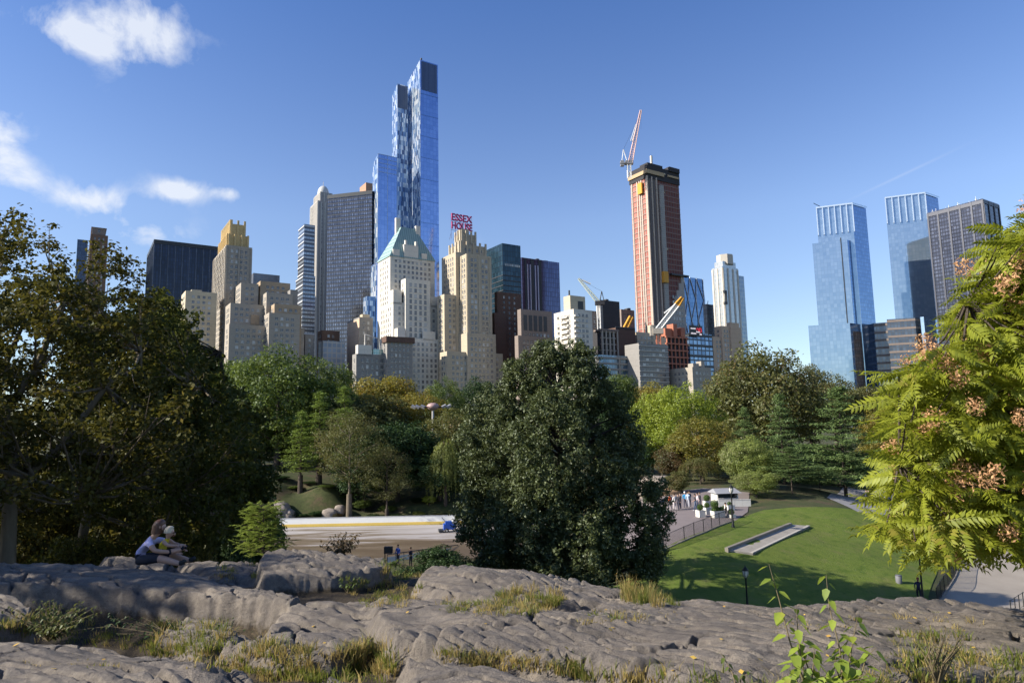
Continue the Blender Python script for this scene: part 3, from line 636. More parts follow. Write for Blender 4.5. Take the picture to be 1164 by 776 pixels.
b.blk('crown_louvres',hi,1.2,hi['wr']-1,-.25,.2,hi['z1']-27,hi['z1']-1,gr_); b.blk('crown_louvres',md,.3,md['wr']-.3,-.25,.2,md['z1']-22,md['z1']-1,gr_)
bands(b,hi,plain('blue_floor_line',(.22,.33,.55),.2,.8,.05,.1),19,.7,.18,z0=50,left=False,z1=hi['z1']-30); fins(b,lw,plain('silver_fin',(.5,.55,.62),.3,.7),7,.3,.3,left=False,name='mullions'); bands(b,lw,bpy.data.materials['silver_fin'],3.8,.35,.25,z0=lw['z1']-16,left=False)
m=MB(); q=b.lp(hi,3,4,hi['z1']); m.tube([q,q+Vector((0,0,4))],.8,6); b.part('roof_mast',m,[TRIM_D])
# 10 green roofed white
b=B('apartment_house','white stepped apartment house with a steep green copper roof and two chimneys',443,291,430)
t1=b.tier(429.5,443.5,494,291,430,LIMEW); b.windows(t1,1.4,1.8,3.0,3.4); t2=b.tier(430.5,447,499.5,345,425,LIMEW); b.windows(t2,1.4,1.8,3.0,3.4); t3=b.tier(433.5,449,506,385,420,LIMEW); b.windows(t3,1.4,1.8,3.0,3.4,zmin=15)
t4=b.tier(455,461,489,318,426,LIMEW); b.windows(t4,1.6,2.4,3.4,3.6)
copper=NT('green_copper'); pz=copper.obj(); sx=copper.node('ShaderNodeSeparateXYZ',Vector=pz).outputs; wv=copper.math('FRACT',copper.math('MULTIPLY',copper.math('ADD',sx[0],copper.math('MULTIPLY',sx[1],.6)),.55)); copper=copper.done(copper.mix(copper.math('LESS_THAN',wv,.2),copper.mix(copper.noise(.3,4,.6,pz),(.20,.31,.30),(.34,.46,.43)),(.12,.20,.20)),.6,.1)
m=MB(); W_,L_=t1['wr'],t1['wl']; zz=t1['z1']; H_=at(455,257,440).z-6-zz
e=[b.lp(t1,a,c,zz) for a,c in ((-.6,-.6),(W_+.6,-.6),(W_+.6,L_+.6),(-.6,L_+.6))]; r=[b.lp(t1,a,c,zz+H_) for a,c in ((W_*.34,L_*.34),(W_*.66,L_*.34),(W_*.66,L_*.60),(W_*.34,L_*.60))]
for i in range(4): j=(i+1)%4; m.face([e[i],e[j],r[j],r[i]])
m.face(r); roof_=b.part('copper_roof',m,[copper]); _br=b.root
b.blk('chimney',t1,W_*.27,W_*.37,L_*.5,L_*.6,zz,zz+H_+7,LIMEW); b.blk('chimney',t1,W_*.66,W_*.76,L_*.28,L_*.4,zz,zz+H_+2,LIMEW)
b.blk('dormer',t1,W_*.30,W_*.62,-.3,5,zz-2,zz+9,LIMEW); b.blk('dormer',t1,W_*.70,W_*.82,-.3,3,zz-2,zz+4.5,LIMEW); b.blk('dormer',t1,W_*.06,W_*.2,-.3,3,zz-2,zz+5,LIMEW); b.blk('chimney',t1,W_*.33,W_*.37,-.2,1.5,zz+9,zz+12,LIMEW); b.blk('chimney',t1,W_*.56,W_*.60,-.2,1.5,zz+9,zz+12,LIMEW)
for o_ in list(_br.children):
    if o_.name.startswith(('chimney','dormer')): o_.parent=roof_
for tt,fa,fb,h in ((t2,.0,.18,9),(t2,.26,.4,6),(t2,.5,.62,8),(t2,.8,.95,7),(t3,.05,.2,7),(t3,.55,.8,6)): b.blk('terrace_block',tt,tt['wr']*fa,tt['wr']*fb,.0,5,tt['z1'],tt['z1']+h,LIMEW)
m=MB(); [b.blk('',t1,t1['wr']*f,t1['wr']*f+3.2,-1.5,.1,30,t1['z1']-14-9*i,None,m) for i,f in enumerate((.33,.55,.8))]; m.build('wall_bays',[LIMEW],b.root)
b.finish()
b=B('apartment_block','grey block with brown roof terrace standing before the green roofed house',440,386,405); t=b.tier(434,440,469,386,405,GREYST); b.windows(t,1.2,1.7,2.6,3.3,zmin=12); b.blk('roof_terrace',t,-1,t['wr']+1,-1.2,6,t['z1']-1.5,t['z1']+2,DKBR); b.finish()
# 11 smalls
b=B('loft_building','blank tan walled building with narrow grey front, left of the green roofed house',408,362,440); t=b.tier(395,408.5,424,362,440,GREYST,sidemat=PINKST); b.windows(t,1.4,1.8,3,3.4,left=False); b.blk('water_tank_house',t,4,9,5,10,t['z1'],t['z1']+4,CREAM); b.finish()
b=B('club_house','low ornate grey building with a pale arched gable and glazed roof',405,404,400); t=b.tier(400.5,405,446,404,400,GREYST); b.windows(t,1.4,2.0,3,3.8,zmin=10)
b.blk('gable',t,1,9.5,0,4,t['z1'],t['z1']+6.5,LIMEW); b.blk('glazed_roof',t,11,20,1,6,t['z1'],t['z1']+4.5,glass('greenhouse_glass',(.12,.25,.26),(.25,.38,.38),(.4,.45,.45),1.5,1.5,.15,.5,.15,.05))
m=MB(); q=[b.lp(t,6,2,t['z1']+6),b.lp(t,6,2,t['z1']+13),b.lp(t,15,2,t['z1']+11),b.lp(t,16,2,t['z1']+3)]; m.tube(q,.35,6); b.part('flue_pipe',m,[TRIM_L]); b.finish()
b=B('loft_building','low dark brown block at the foot of the grey gridded slab',365,377,455); t=b.tier(361,366,386,377,455,BROWN); b.windows(t,1.5,1.8,3,3.4); b.finish()
b=B('apartment_block','small blue grey block below the dark brown block',368,389,430); t=b.tier(362,367,392,389,430,glass('bluegrey_panels',(.10,.14,.2),(.2,.25,.32),(.25,.25,.25),3,3.3,.4,.2,.3,.05)); 
# 12 hotel with the sign
b=B('hotel','tall cream stone hotel with stepped crown beneath the red rooftop sign',518,288,430)
hs_=stone('hotel_limestone',(.46,.40,.31)); t=b.tier(502,518,553.5,288,432,hs_); b.windows(t,1.4,1.9,2.9,3.4)
t1=b.tier(523,530.5,558,290,426,hs_); b.windows(t1,1.5,2.0,2.7,3.4); t2=b.tier(497,505,531,336,428,hs_); b.windows(t2,1.4,1.8,2.9,3.4); t3=b.tier(499,531,563.5,380,424,hs_,depth=24); b.windows(t3,1.4,1.8,2.9,3.4,left=False); t4=b.tier(500,508,571.5,401,418,hs_); b.windows(t4,1.4,1.8,2.9,3.4,zmin=12)
t5=b.tier(511,523,552.5,278.5,435,hs_,base=t['z1']+5); b.windows(t5,1.4,1.9,2.9,3.4); t6=b.tier(517.5,524,541,267,438,hs_,base=t5['z1']+5); t7=b.tier(519,524.5,533,261.5,440,hs_,base=t6['z1']+5)
fins(b,t5,hs_,4,1.2,.8,z1=t5['z1']+3,name='crown_piers'); fins(b,t6,hs_,3.4,1.2,.7,z1=t6['z1']+3.4,name='crown_piers'); fins(b,t1,hs_,6.5,1.6,.35,name='piers',z0=40,z1=t1['z1']+1); b.finish()
redl=NT('red_sign_letters').done((.42,.05,.15),.6)
sroot=thing('rooftop_sign','two line red letter sign on a steel frame over the hotel crown','sign',tuple(at(513.5,262.5,438)),PHI)
def text_mesh(txt,size,ext,parent,mat,loc,rot=(math.pi/2,0,0),sx=1,name='lettering',bold=.0):
    cu=bpy.data.curves.new(name,'FONT'); cu.body=txt; cu.size=size; cu.extrude=ext; cu.offset=bold; cu.align_x='LEFT'; cu.resolution_u=3
    o=bpy.data.objects.new('tmp',cu); COL.objects.link(o); dg=bpy.context.evaluated_depsgraph_get(); me=bpy.data.meshes.new_from_object(o.evaluated_get(dg)); COL.objects.unlink(o); bpy.data.objects.remove(o)
    me.materials.clear(); r=link(name,me,parent,mat); r.location=loc; r.rotation_euler=rot; r.scale=(sx,1,1); return r
sw=15.6
for i,(w,z) in enumerate((('ESSEX',6.3),('HOUSE',.6))):
    o=text_mesh(w,6.6,.35,sroot,redl,(0,0,z+1.2),bold=.16); bpy.context.view_layer.update(); xs_=[v.co.x for v in o.data.vertices]; o.scale=(sw/(max(xs_)-min(xs_)),1,1); o.location.x=-min(xs_)*o.scale[0]
m=MB()
for k in range(6): x=k*sw/5; m.tube([(x,.8,-5),(x,.8,12.2)],.13,5); m.tube([(x,.8,-1),(x,3.5,-5)],.1,4)
for z in (1.0,6.0,6.9,12): m.tube([(0,.8,z),(sw,.8,z)],.12,5)
m.build('sign_frame',[plain('sign_steel',(.12,.10,.16),.6,.4)],sroot)
# 13..
b=B('office_tower','dark teal glass office tower with a pale band near its top',571,278,480); dg_=glass('dark_teal_glass',(.012,.035,.05),(.04,.085,.11),(.02,.03,.035),2.2,3.7,.2,.45,.1,.1); t=b.tier(553,571,591.5,278,480,dg_); bands(b,t,TRIM_D,3.7,.6,.15,z0=60,z1=t['z1']-22); b.blk('pale_band',t,1.5,t['wr']-1,-.2,.1,t['z1']-15.5,t['z1']-13.5,glass('pale_band_glass',(.15,.2,.22),(.6,.6,.55),(.1,.1,.1),1.5,2,.2,.2,.3)); b.roofkit(t,3,3)  # row of paler glass panels below the roof
b=B('brick_tower','dark brown brick block below the teal glass tower',565,333,450); t=b.tier(562,565,592,333,450,DKBR); b.windows(t,1.1,1.6,4.2,3.5,sill=False,frame=TRIM_D); t=b.tier(559.5,562,575,357,446,DKBR); b.finish()
b=B('office_tower','violet grey glass tower with dark vertical notches near its left edge',593,294,525); vg=glass('violet_glass',(.075,.085,.16),(.12,.14,.25),(.06,.06,.10),1.8,3.8,.22,.6,.1,.08); t=b.tier(591.3,593,635.5,294,525,vg,depth=30)
m=MB(); [b.blk('',t,a,a+1.6,-.4,.1,40,t['z1']+.5,None,m) for a in (2.5,8.2,9.8,15.5,17)]; m.build('notch_piers',[TRIM_D],b.root); m=MB(); [b.blk('',t,a,a+.9,-.7,.1,40,t['z1']-4,None,m) for a in (4.6,7.2,12,14.6)]; m.build('bright_fins',[plain('aluminium_fin',(.4,.42,.5),.35,.6)],b.root); b.roofkit(t,5,4)
b=B('apartment_tower','grey stone tower with tall grilled panels under its cornice',592,353,428); t=b.tier(588,592,627.5,353,428,GREYBR); b.windows(t,1.5,2.0,2.9,3.4,top=14); m=MB(); [b.blk('',t,2+k*3.9,4.6+k*3.9,-.2,.1,t['z1']-12.5,t['z1']-2.5,None,m) for k in range(int((t['wr']-3)/3.9))]; m.build('grilles',[TRIM_D],b.root); b.windows(b.tier(585,589,627,383,424,GREYBR),1.5,2,2.9,3.4); b.finish()
b=B('apartment_tower','white brick apartment block with stacked corner balconies and square penthouse',652,353,400); t=b.tier(629.5,652,672.8,353,400,WHITEB); b.windows(t,1.6,1.7,2.9,3.1,left=False); b.windows(t,2.2,1.5,3.6,3.1,front=False); 
m=MB(); z=t['z1']-3.6
while z>20: b.blk('',t,-1.5,.05,t['wl']*.25,t['wl']*.62,z,z+1.15,None,m); b.blk('',t,t['wr']*.0+.2,t['wr']*.22,-1.2,.05,z,z+1.1,None,m); z-=3.1
m.build('balconies',[plain('balcony_white',(.66,.60,.52),.8)],b.root); ph=b.tier(640.5,648,665,337.5,404,CREAM,base=t['z1']+5); b.blk('louvre_panel',ph,ph['wr']*.5,ph['wr']*.85,-.15,.1,ph['z1']-8,ph['z1']-2,TRIM_D); m=MB(); q=b.lp(ph,1,2,ph['z1']); m.tube([q,q+Vector((0,0,4.5))],.5,6); b.part('flue',m,[TRIM_D]); b.finish()
b=B('office_block','plain charcoal windowless block beside the small crane',683,342.5,450); t=b.tier(678,683,704,342.5,450,CHAR); b.blk('grey_corner_strip',t,-1.2,1,-.5,3,10,t['z1']+.5,GREYST); b2=b; b.roofkit(t,9,2)
b=B('apartment_block','narrow dark grey block left of the charcoal block',672,355,440); t=b.tier(669,672,679,355,440,GREYBR); b.windows(t,1.2,1.7,2.6,3.3); b.finish()
b=B('apartment_block','brown grey brick block behind the yellow crane boom',706,353,500); t=b.tier(702.5,706,721,353,500,stone('mauve_brick',(.30,.25,.23))); b.windows(t,1.6,1.8,3.2,3.4); b.roofkit(t,2,2); b.finish()
b=B('unfinished_building','half built block with open concrete column frames and dark top slab',683,376,425); t=b.tier(672,683,700,376,425,CHAR,base=at(683,420,425).z)
m=MB()
for k in range(5):
    a=k*t['wr']/4; b.blk('',t,a-.5,a+.5,-1.6,-.5,t['z1']-32,t['z1']+1,None,m)
for k in range(9): b.blk('',t,-.6,t['wr']+.6,-1.3,.1,t['z1']-32+k*3.9,t['z1']-31.4+k*3.9,None,m)
m.build('concrete_frame',[CONC],b.root); b.blk('roof_slab',t,-1,t['wr']+1,-2,6,t['z1'],t['z1']+1.2,GREYBR)
b=B('office_block','dark brown windowless wall block right of the open concrete frames',700,374,430); t=b.tier(697,700,722,374,430,DKBR); b.blk('roof_rail',t,0,t['wr'],0,.3,t['z1'],t['z1']+1.8,TRIM_D)
b=B('office_block','long low block with blue ribbon windows and pale floor slabs',679,405,392); t=b.tier(675,679,726,405,392,glass('ribbon_glass',(.05,.10,.16),(.2,.3,.4),(.1,.1,.1),2.2,3.3,.15,.4,.15,.08)); bands(b,t,GREYST,3.3,1.15,.6,z0=8); fins(b,t,GREYST,12,.9,.7,name='piers')
b=B('office_block','broad grey office block with a regular grid of beige windows',726,392,396); t=b.tier(710,726,759,392,396,GREYST); b.windows(t,2.1,1.5,2.7,3.0,left=False,zmin=8,frame=CREAM); bands(b,t,TRIM_L,3.0,.35,.35,z0=8,left=False); b.finish()
# 23 tower under construction
b=B('unfinished_skyscraper','tall unfinished tower with red netting, raw concrete columns and a dark climbing formwork top','' or 734,196,470)
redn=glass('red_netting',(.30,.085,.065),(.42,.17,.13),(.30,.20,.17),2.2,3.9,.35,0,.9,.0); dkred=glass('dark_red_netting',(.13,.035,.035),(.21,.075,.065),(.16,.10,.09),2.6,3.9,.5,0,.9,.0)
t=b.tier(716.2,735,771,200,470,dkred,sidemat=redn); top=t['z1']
bands(b,t,plain('floor_slab_edge',(.36,.22,.19),.9),3.9,.38,.35,z0=30); 
m=MB(); 
for f in (.02,.30,.42,.56,.88): b.blk('',t,-.5,.05,t['wl']*f,t['wl']*f+1.0,10,top,None,m)
for a in (-.7,3.6,8.2): b.blk('',t,a,a+1.1,-.9,.05,10,top,None,m)
m.build('concrete_columns',[stone('cream_concrete',(.50,.42,.36),floor=3.9)],b.root)
m=MB(); b.blk('',t,1.4,3.4,-.5,.1,10,top,None,m); b.blk('',t,5.6,7.6,-.5,.1,10,top,None,m); b.blk('',t,-.3,.1,t['wl']*.33,t['wl']*.41,10,top,None,m); m.build('dark_shafts',[plain('shaft_grey',(.15,.13,.125),.9)],b.root)
m=MB(); b.blk('',t,11,15,-1.6,0,10,top-5,None,m); m.build('hoist_mast',[glass('hoist_lattice',(.10,.10,.10),(.3,.28,.25),(.35,.33,.3),1.2,1.6,.35,0,.8,0)],b.root)
# clad lower part
for k in range(7):
    a0=t['wr']*(.42+.08*k); zc=at(760,318,470).z-6-(6-k)*5.5+6; b.blk('cladding',t,a0,min(a0+t['wr']*.08+.02,t['wr']),-.75,.05,10,zc,stone('cladding_stone',(.40,.37,.35),floor=3.9) if k==0 else bpy.data.materials['cladding_stone'])
cl=dict(t); cl['A']=t['A']+t['R']*(t['wr']*.5)-t['L']*.8; cl['wr']=t['wr']*.5; cl['z1']=at(760,330,470).z-6; b.windows(cl,1.5,2.0,2.9,3.9,left=False,zmin=20)
ft=b.tier(714.3,734.5,771.5,187,469,CHAR,base=top+4.5,name='formwork',par=False,zback=0)
m=MB(); 
b.blk('',ft,-.8,ft['wr']*.5,-.9,.05,ft['z1']-6.5,ft['z1']-3.6,None,m); b.blk('',ft,-.8,.05,-.5,ft['wl']+.5,ft['z1']-6.5,ft['z1']-3.8,None,m); b.blk('',ft,ft['wr']*.62,ft['wr']*.95,-.9,.05,ft['z1']-5.5,ft['z1']-4,None,m); m.build('formwork_boards',[plain('tan_plywood',(.45,.33,.2),.9)],b.root)
b.blk('formwork_upper',ft,ft['wr']*.1,ft['wr']*.55,2,10,ft['z1'],ft['z1']+3,CHAR); b.blk('formwork_upper',ft,ft['wr']*.66,ft['wr']*.98,-1.2,6,ft['z1']-1,ft['z1']+2.4,CHAR); b.blk('white_post',ft,ft['wr']*.25,ft['wr']*.25+1.3,3,4.3,ft['z1'],ft['z1']+9.5,WHITEB)
b.blk('work_platform',t,t['wr']*.55,t['wr']+3,-2.6,.05,at(760,308,470).z-7,at(760,308,470).z-5.8,TRIM_D)
yel=plain('yellow_paint',(.62,.30,.04),.6); wht=plain('white_paint',(.72,.72,.70),.5)
b.blk('hoist_cab',t,9.5,14,-3,-.8,at(745,320,470).z-6,at(745,320,470).z+2,yel); b.blk('hoist_cab',t,-2.2,-.8,t['wl']*.2,t['wl']*.45,top-12,top-4,yel)
for a,z in ((t['wr']*.45,top-10),(t['wr']*.5,top+4),(t['wr']*.47,top-52)): m=MB(); m.sphere(tuple(b.lp(t,a,-1.0,z)),.9,8,6,(1.6,.6,1)); m.build('debris_net',[CREAM],b.root)
b.finish()
b=B('apartment_block','cream stepped block at the foot of the unfinished tower',724,379,445); t=b.tier(720,724,746,379,445,CREAM); b.windows(t,1.4,1.8,3.2,3.4); b.tier(736,741,762,371,452,CREAM); b.finish()
b=B('unfinished_building','low unfinished block with orange red steel floors beside the white lattice boom',757,382,424); t=b.tier(744,757,779,382,424,CHAR); orr=plain('red_oxide_steel',(.42,.15,.09),.7)
m=MB(); 
z=t['z1']
while z>8: b.blk('',t,-1,t['wr']+1,-1.2,.1,z-.9,z,None,m); z-=4.2
for k in range(6): a=k*t['wr']/5; b.blk('',t,a-.35,a+.35,-1.1,-.3,8,t['z1'],None,m)
b.blk('',t,-1,t['wr']*.4,-.5,3,t['z1'],t['z1']+5,None,m); m.build('steel_frame',[orr],b.root); m=MB(); b.blk('',t,t['wr']*.3,t['wr']*.5,-1.5,4,t['z1'],t['z1']+8,None,m); b.blk('',t,t['wr']*.7,t['wr']*.9,-1.5,4,t['z1'],t['z1']+6,None,m); m.build('formwork_boxes',[orr],b.root)
# 25 faceted tower with diagonal braces
b=B('office_tower','blue faceted glass tower with pale diagonal bracing lines',776,314,560)
R=Vector((math.cos(PHI),math.sin(PHI),0)); Ld=Vector((-math.sin(PHI),math.cos(PHI),0)); H=lambda y:at(790,y,560).z-6
ob=Vector((b.o.x,b.o.y,0)); 
def fx(px,py):
    r=ray(px,py); u=r.x/r.y; return (u*b.o.y-b.o.x)/(R.x-u*R.y)
ht=at(776,314,560).z-6; ys_=[314,329,345,365,385,420]; wR=[22.5,28.5,25,28.5,25,28.5]
zs=[ht-k*(ht/7.) for k in range(8)]; wR=[24 if k%2==0 else 29 for k in range(8)]; wL=[0 if k%2==0 else -2.5 for k in range(8)]
m=MB(); rows=[]
for k in range(8):
    z=zs[k]; c1=0 if k%2==0 else 3; rows.append([R*wL[k]-Ld*0,R*(wR[k]-c1)-Ld*0,R*wR[k]+Ld*(c1+.1),R*wR[k]+Ld*26,R*wL[k]+Ld*26])
for k in range(7):
    for j in range(5):
        a,c=rows[k][j],rows[k][(j+1)%5]; d,e=rows[k+1][(j+1)%5],rows[k+1][j]; l=(c-a).length
        m.face([(e.x,e.y,zs[k+1]),(d.x,d.y,zs[k+1]),(c.x,c.y,zs[k]),(a.x,a.y,zs[k])],[(0,zs[k+1]),(l,zs[k+1]),(l,zs[k]),(0,zs[k])])
m.face([(p.x,p.y,zs[0]) for p in rows[0]]); b.part('curtain_wall',m,[glass('faceted_blue_glass',(.10,.19,.34),(.17,.29,.46),(.08,.15,.26),3,3.7,.2,.7,.08,.06)])
m=MB()
for k in range(7):
    for q in range(4):
        x0=rows[k][0].length*0; W0=wR[k]; W1=wR[k+1]; s0=-.4
        a=R*(W0*(q/3.)) if k%2==0 else R*(W0*min(1,(q+.5)/3.)); 
        for dq in (-.5,.5):
            fq=((q if k%2==0 else q+.5)+dq)/3.
            if -.01<=fq<=1.01 and a.length<=W0+.1:
                e=R*(W1*fq); p0=a+Ld*s0; p1=e+Ld*s0; m.tube([(p0.x,p0.y,zs[k]),(p1.x,p1.y,zs[k+1])],.32,4)
b.part('diagonal_braces',m,[plain('brushed_steel',(.5,.54,.58),.35,.5)])
# 26
b=B('office_block','dark building carrying a black billboard, blue glass below it',783,373,470); t=b.tier(775,783,809,380,470,glass('blue_lobby_glass',(.06,.12,.22),(.25,.38,.55),(.03,.04,.06),4,3.6,.5,.6,.12,.06)); bands(b,t,TRIM_D,7.2,1.2,.3,z0=10)
b.finish()
bb=thing('billboard','black digital billboard with small white lines and red figures','billboard',tuple(at(784.5,379.5,466)),PHI)
m=MB(); m.box(0,12.5,0,.8,-1,6.2,0); m.build('screen_case',[NT('screen_black').done((.01,.01,.012),.3)],bb)
def emis(name,c,s):
    n=NT(name); e=n.node('ShaderNodeEmission',Color=col(c),Strength=s); n.l.new(e.outputs[0],n.out.inputs[0]); return n.m
m=MB(); r_=random.Random(3)
for (x0,x1,z) in ((.9,5.2,3.6),(.9,5.4,.2),(9.5,11.6,-.2),(6.2,9.6,1.4)):
    x=x0
    while x<x1: w=r_.uniform(.35,.7); m.box(x,x+w,-.06,.01,z,z+r_.uniform(.7,1.0)); x+=w+.18
m.build('screen_text',[emis('screen_white',(.9,.85,.95),.55)],bb)
m=MB(); m.tube([(6.4,-.05,3.2),(7.4,-.05,4.4),(8.6,-.05,3.8),(8.3,-.05,2.4)],.35,5); m.tube([(9.3,-.05,2.2),(9.5,-.05,4.6),(10.8,-.05,4.6),(11.3,-.05,2.2),(10.2,-.05,1.6)],.4,5); m.build('screen_figures',[emis('screen_red',(.6,.05,.08),.6)],bb)
b=B('office_tower','thin dark slab behind the pale skyscraper, right of the faceted tower',803,347,540); b.tier(799,803,812,347,540,glass('navy_slab',(.02,.03,.05),(.05,.07,.10),(.02,.02,.03),2.,3.6,.2,.4,.15,.05))
# 27 pale skyscraper
b=B('apartment_tower','pale white and glass skyscraper with octagonal top and dark balcony strip',822,301,520); pg=glass('pale_aqua_glass',(.24,.34,.38),(.50,.56,.58),(.55,.56,.55),1.8,3.4,.5,.35,.15,.08,band=(.50,.51,.50),bs=.35)
t=b.tier(809,821,838.5,304,520,pg); t2=b.tier(812,821.5,836,298,523,pg,base=t['z1']+5); t3=b.tier(828,838,845.5,314.5,530,glass('blue_grey_side',(.10,.16,.24),(.2,.28,.38),(.3,.33,.35),1.8,3.4,.4,.5,.12,.08)); fins(b,t,WHITEB,5,1.3,.5,name='white_piers',z0=30)
c=(t2['A']+t2['C'])/2; m=MB(); m.lathe([(6.6,t2['z1']-1),(6.6,t2['z1']+7),(0,t2['z1']+7.2)],8,(c.x,c.y,0)); o=b.part('octagonal_top',m,[WHITEB]); 
for p in o.data.polygons: p.use_smooth=False
m=MB(); z=t['z1']-20
while z>60: b.blk('',t,-1,2.2,-1.4,.1,z,z+1.8,None,m); b.blk('',t,-1,2.2,-1.4,.1,z-9,z-7.2,None,m); b.blk('',t,1.2,2.2,-1.2,.1,z-9,z,None,m); z-=30
m.build('balcony_strip',[TRIM_D],b.root)
b=B('apartment_block','peach stone stepped block before the pale skyscraper',820,372,490); t=b.tier(812,820,842,372,490,PINKST); b.windows(t,1.4,1.8,3,3.4); t=b.tier(807.5,810,826,384,486,PINKST); b.windows(t,1.4,1.8,3,3.4); b.blk('stack',b.tier(826,830,840,368,494,PINKST),2,4,2,4,10,40,PINKST); b.finish()
b=B('apartment_block','low white roofed house just above the bright green trees',787,419,400); t=b.tier(784.5,787,808,419,400,LIME); b.windows(t,1.2,1.6,3,3.3,zmin=5); b.blk('roof_hut',t,3,8,2,6,t['z1'],t['z1']+3.5,LIME); b.blk('roof_hut',t,10,13,2,6,t['z1'],t['z1']+5,LIME); b.finish()
# 28 twin towers
tg=glass('pale_blue_glass',(.27,.38,.50),(.40,.50,.60),(.30,.40,.50),3.2,4.0,.22,.72,.05,.03); tg2=glass('shaded_blue_glass',(.12,.22,.40),(.20,.32,.52),(.13,.2,.32),3.2,4.0,.3,.75,.06,.03)  # second glass is a darker copy, shade of the right faces in its colour
finw=plain('bright_glass_fin',(.62,.70,.78),.25,.5,.05,.1)
def twin(label,xl,xc,xr,y,D,low=None,base=None):
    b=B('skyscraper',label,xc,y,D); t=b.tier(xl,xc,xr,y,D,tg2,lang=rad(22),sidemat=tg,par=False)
    m=MB(); N=6
    for k in range(N+1):
        q=t['D']+(t['A']-t['D'])*(k/N); nn=Vector((-t['L'].y*-1,0,0)); nrm_=Vector((t['L'].y*-1,t['L'].x,0)); nrm_=nrm_ if nrm_.y<0 else -nrm_
        for w,zz0,zz1 in ((.9,t['z1']-30,t['z1']+1.2),):
            p=q+nrm_*.3; d=(t['A']-t['D']).normalized()*w; 
            P=[p,p+d,p+d+nrm_*1.2,p+nrm_*1.2]
            for i in range(4): j=(i+1)%4; m.face([(P[i].x,P[i].y,zz0 if k%1==0 else zz0),(P[j].x,P[j].y,zz0),(P[j].x,P[j].y,zz1),(P[i].x,P[i].y,zz1)][::-1])
            m.face([(v.x,v.y,zz1) for v in P])
    m.build('crown_fins',[finw],b.root); m=MB(); 
    for a,c_,n3 in ((t['D'],t['A'],nrm_),(t['A'],t['B'],Vector((t['R'].y,-t['R'].x,0)))):
        p,q=a+n3*1.6,c_+n3*1.6; z=t['z1']+1.2; m.face([(p.x,p.y,z-1.4),(q.x,q.y,z-1.4),(q.x,q.y,z),(p.x,p.y,z)]); m.face([(p.x,p.y,z),(q.x,q.y,z),(c_.x,c_.y,z),(a.x,a.y,z)])
    m.build('crown_rim',[finw],b.root)
    return b,t,nrm_
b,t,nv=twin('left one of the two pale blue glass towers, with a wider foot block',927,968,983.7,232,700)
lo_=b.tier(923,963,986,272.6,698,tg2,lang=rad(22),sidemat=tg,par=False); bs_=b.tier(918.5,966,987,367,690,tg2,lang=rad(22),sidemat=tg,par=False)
m=MB(); q=lo_['A']+lo_['L']*5.5+nv*.2; d=lo_['L']*1.1; m.face([(q.x,q.y,6),((q+d).x,(q+d).y,6),((q+d).x,(q+d).y,lo_['z1']+3),(q.x,q.y,lo_['z1']+3)][::-1]); m.build('recess_shade_strip',[TRIM_D],b.root)  # flat dark strip painted for the shade of the vertical slot
m=MB(); q=b.lp(t,2,2,t['z1']); q2=t['D']+Vector((0,0,t['z1'])); m.tube([(q2.x+10,q2.y+3,t['z1']+1),(q2.x-2,q2.y,t['z1']+6)],.35,5); m.build('roof_davit',[TRIM_D],b.root)
b.blk('painted_brick_reflection',bs_,4,bs_['wr']-1,-.4,.1,20,bs_['z1']-8,glass('brick_reflection_glass',(.06,.045,.045),(.22,.17,.15),(.08,.06,.06),2.2,3.6,.3,.3,.15,.2))  # reflection of brickwork painted as a warm panel on the foot block
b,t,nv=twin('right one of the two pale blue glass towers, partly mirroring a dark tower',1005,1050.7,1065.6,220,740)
b=B('office_block','low dark banded block between the twin glass towers and the brown tower',1008,366,700); t=b.tier(985,1012,1034,367,705,glass('banded_grey_glass',(.07,.09,.12),(.16,.2,.25),(.12,.12,.13),3,4,.4,.5,.12,.1),lang=rad(30)); bands(b,t,GREYBR,8,2.2,.4,z0=30); t=b.tier(1008,1040,1064,362,690,bpy.data.materials['banded_grey_glass'],lang=rad(22)); bands(b,t,GREYBR,8,2.2,.4,z0=30); t=b.tier(1046,1050,1065,361,686,tg)
b=B('hotel','dark bronze gridded tower with vertical piers, rightmost of the skyline',1117,227,640); bz=glass('bronze_grid_glass',(.045,.052,.075),(.15,.165,.21),(.04,.042,.05),2.6,3.7,.30,.5,.12,.12,band=(.062,.066,.085),bs=.38); t=b.tier(1052,1117,1134.5,227,640,bz); fins(b,t,plain('bronze_pier',(.052,.055,.068),.4,.4),9.5,1.5,.7,name='piers'); bands(b,t,bpy.data.materials['bronze_pier'],60,3.4,.5,z0=t['z1']-5)
m=MB(); r_=random.Random(8)
for k in range(14): a=r_.uniform(2,t['wl']-4); q=t['A']+t['L']*a+t['R']*r_.uniform(2,8); h=r_.uniform(1.5,6); m.box(q.x,q.x+1.2,q.y,q.y+1.2,t['z1'],t['z1']+h*.6); m.tube([(q.x,q.y,t['z1']),(q.x,q.y,t['z1']+h)],.18,4)
m.build('roof_antennas',[wht],b.root)
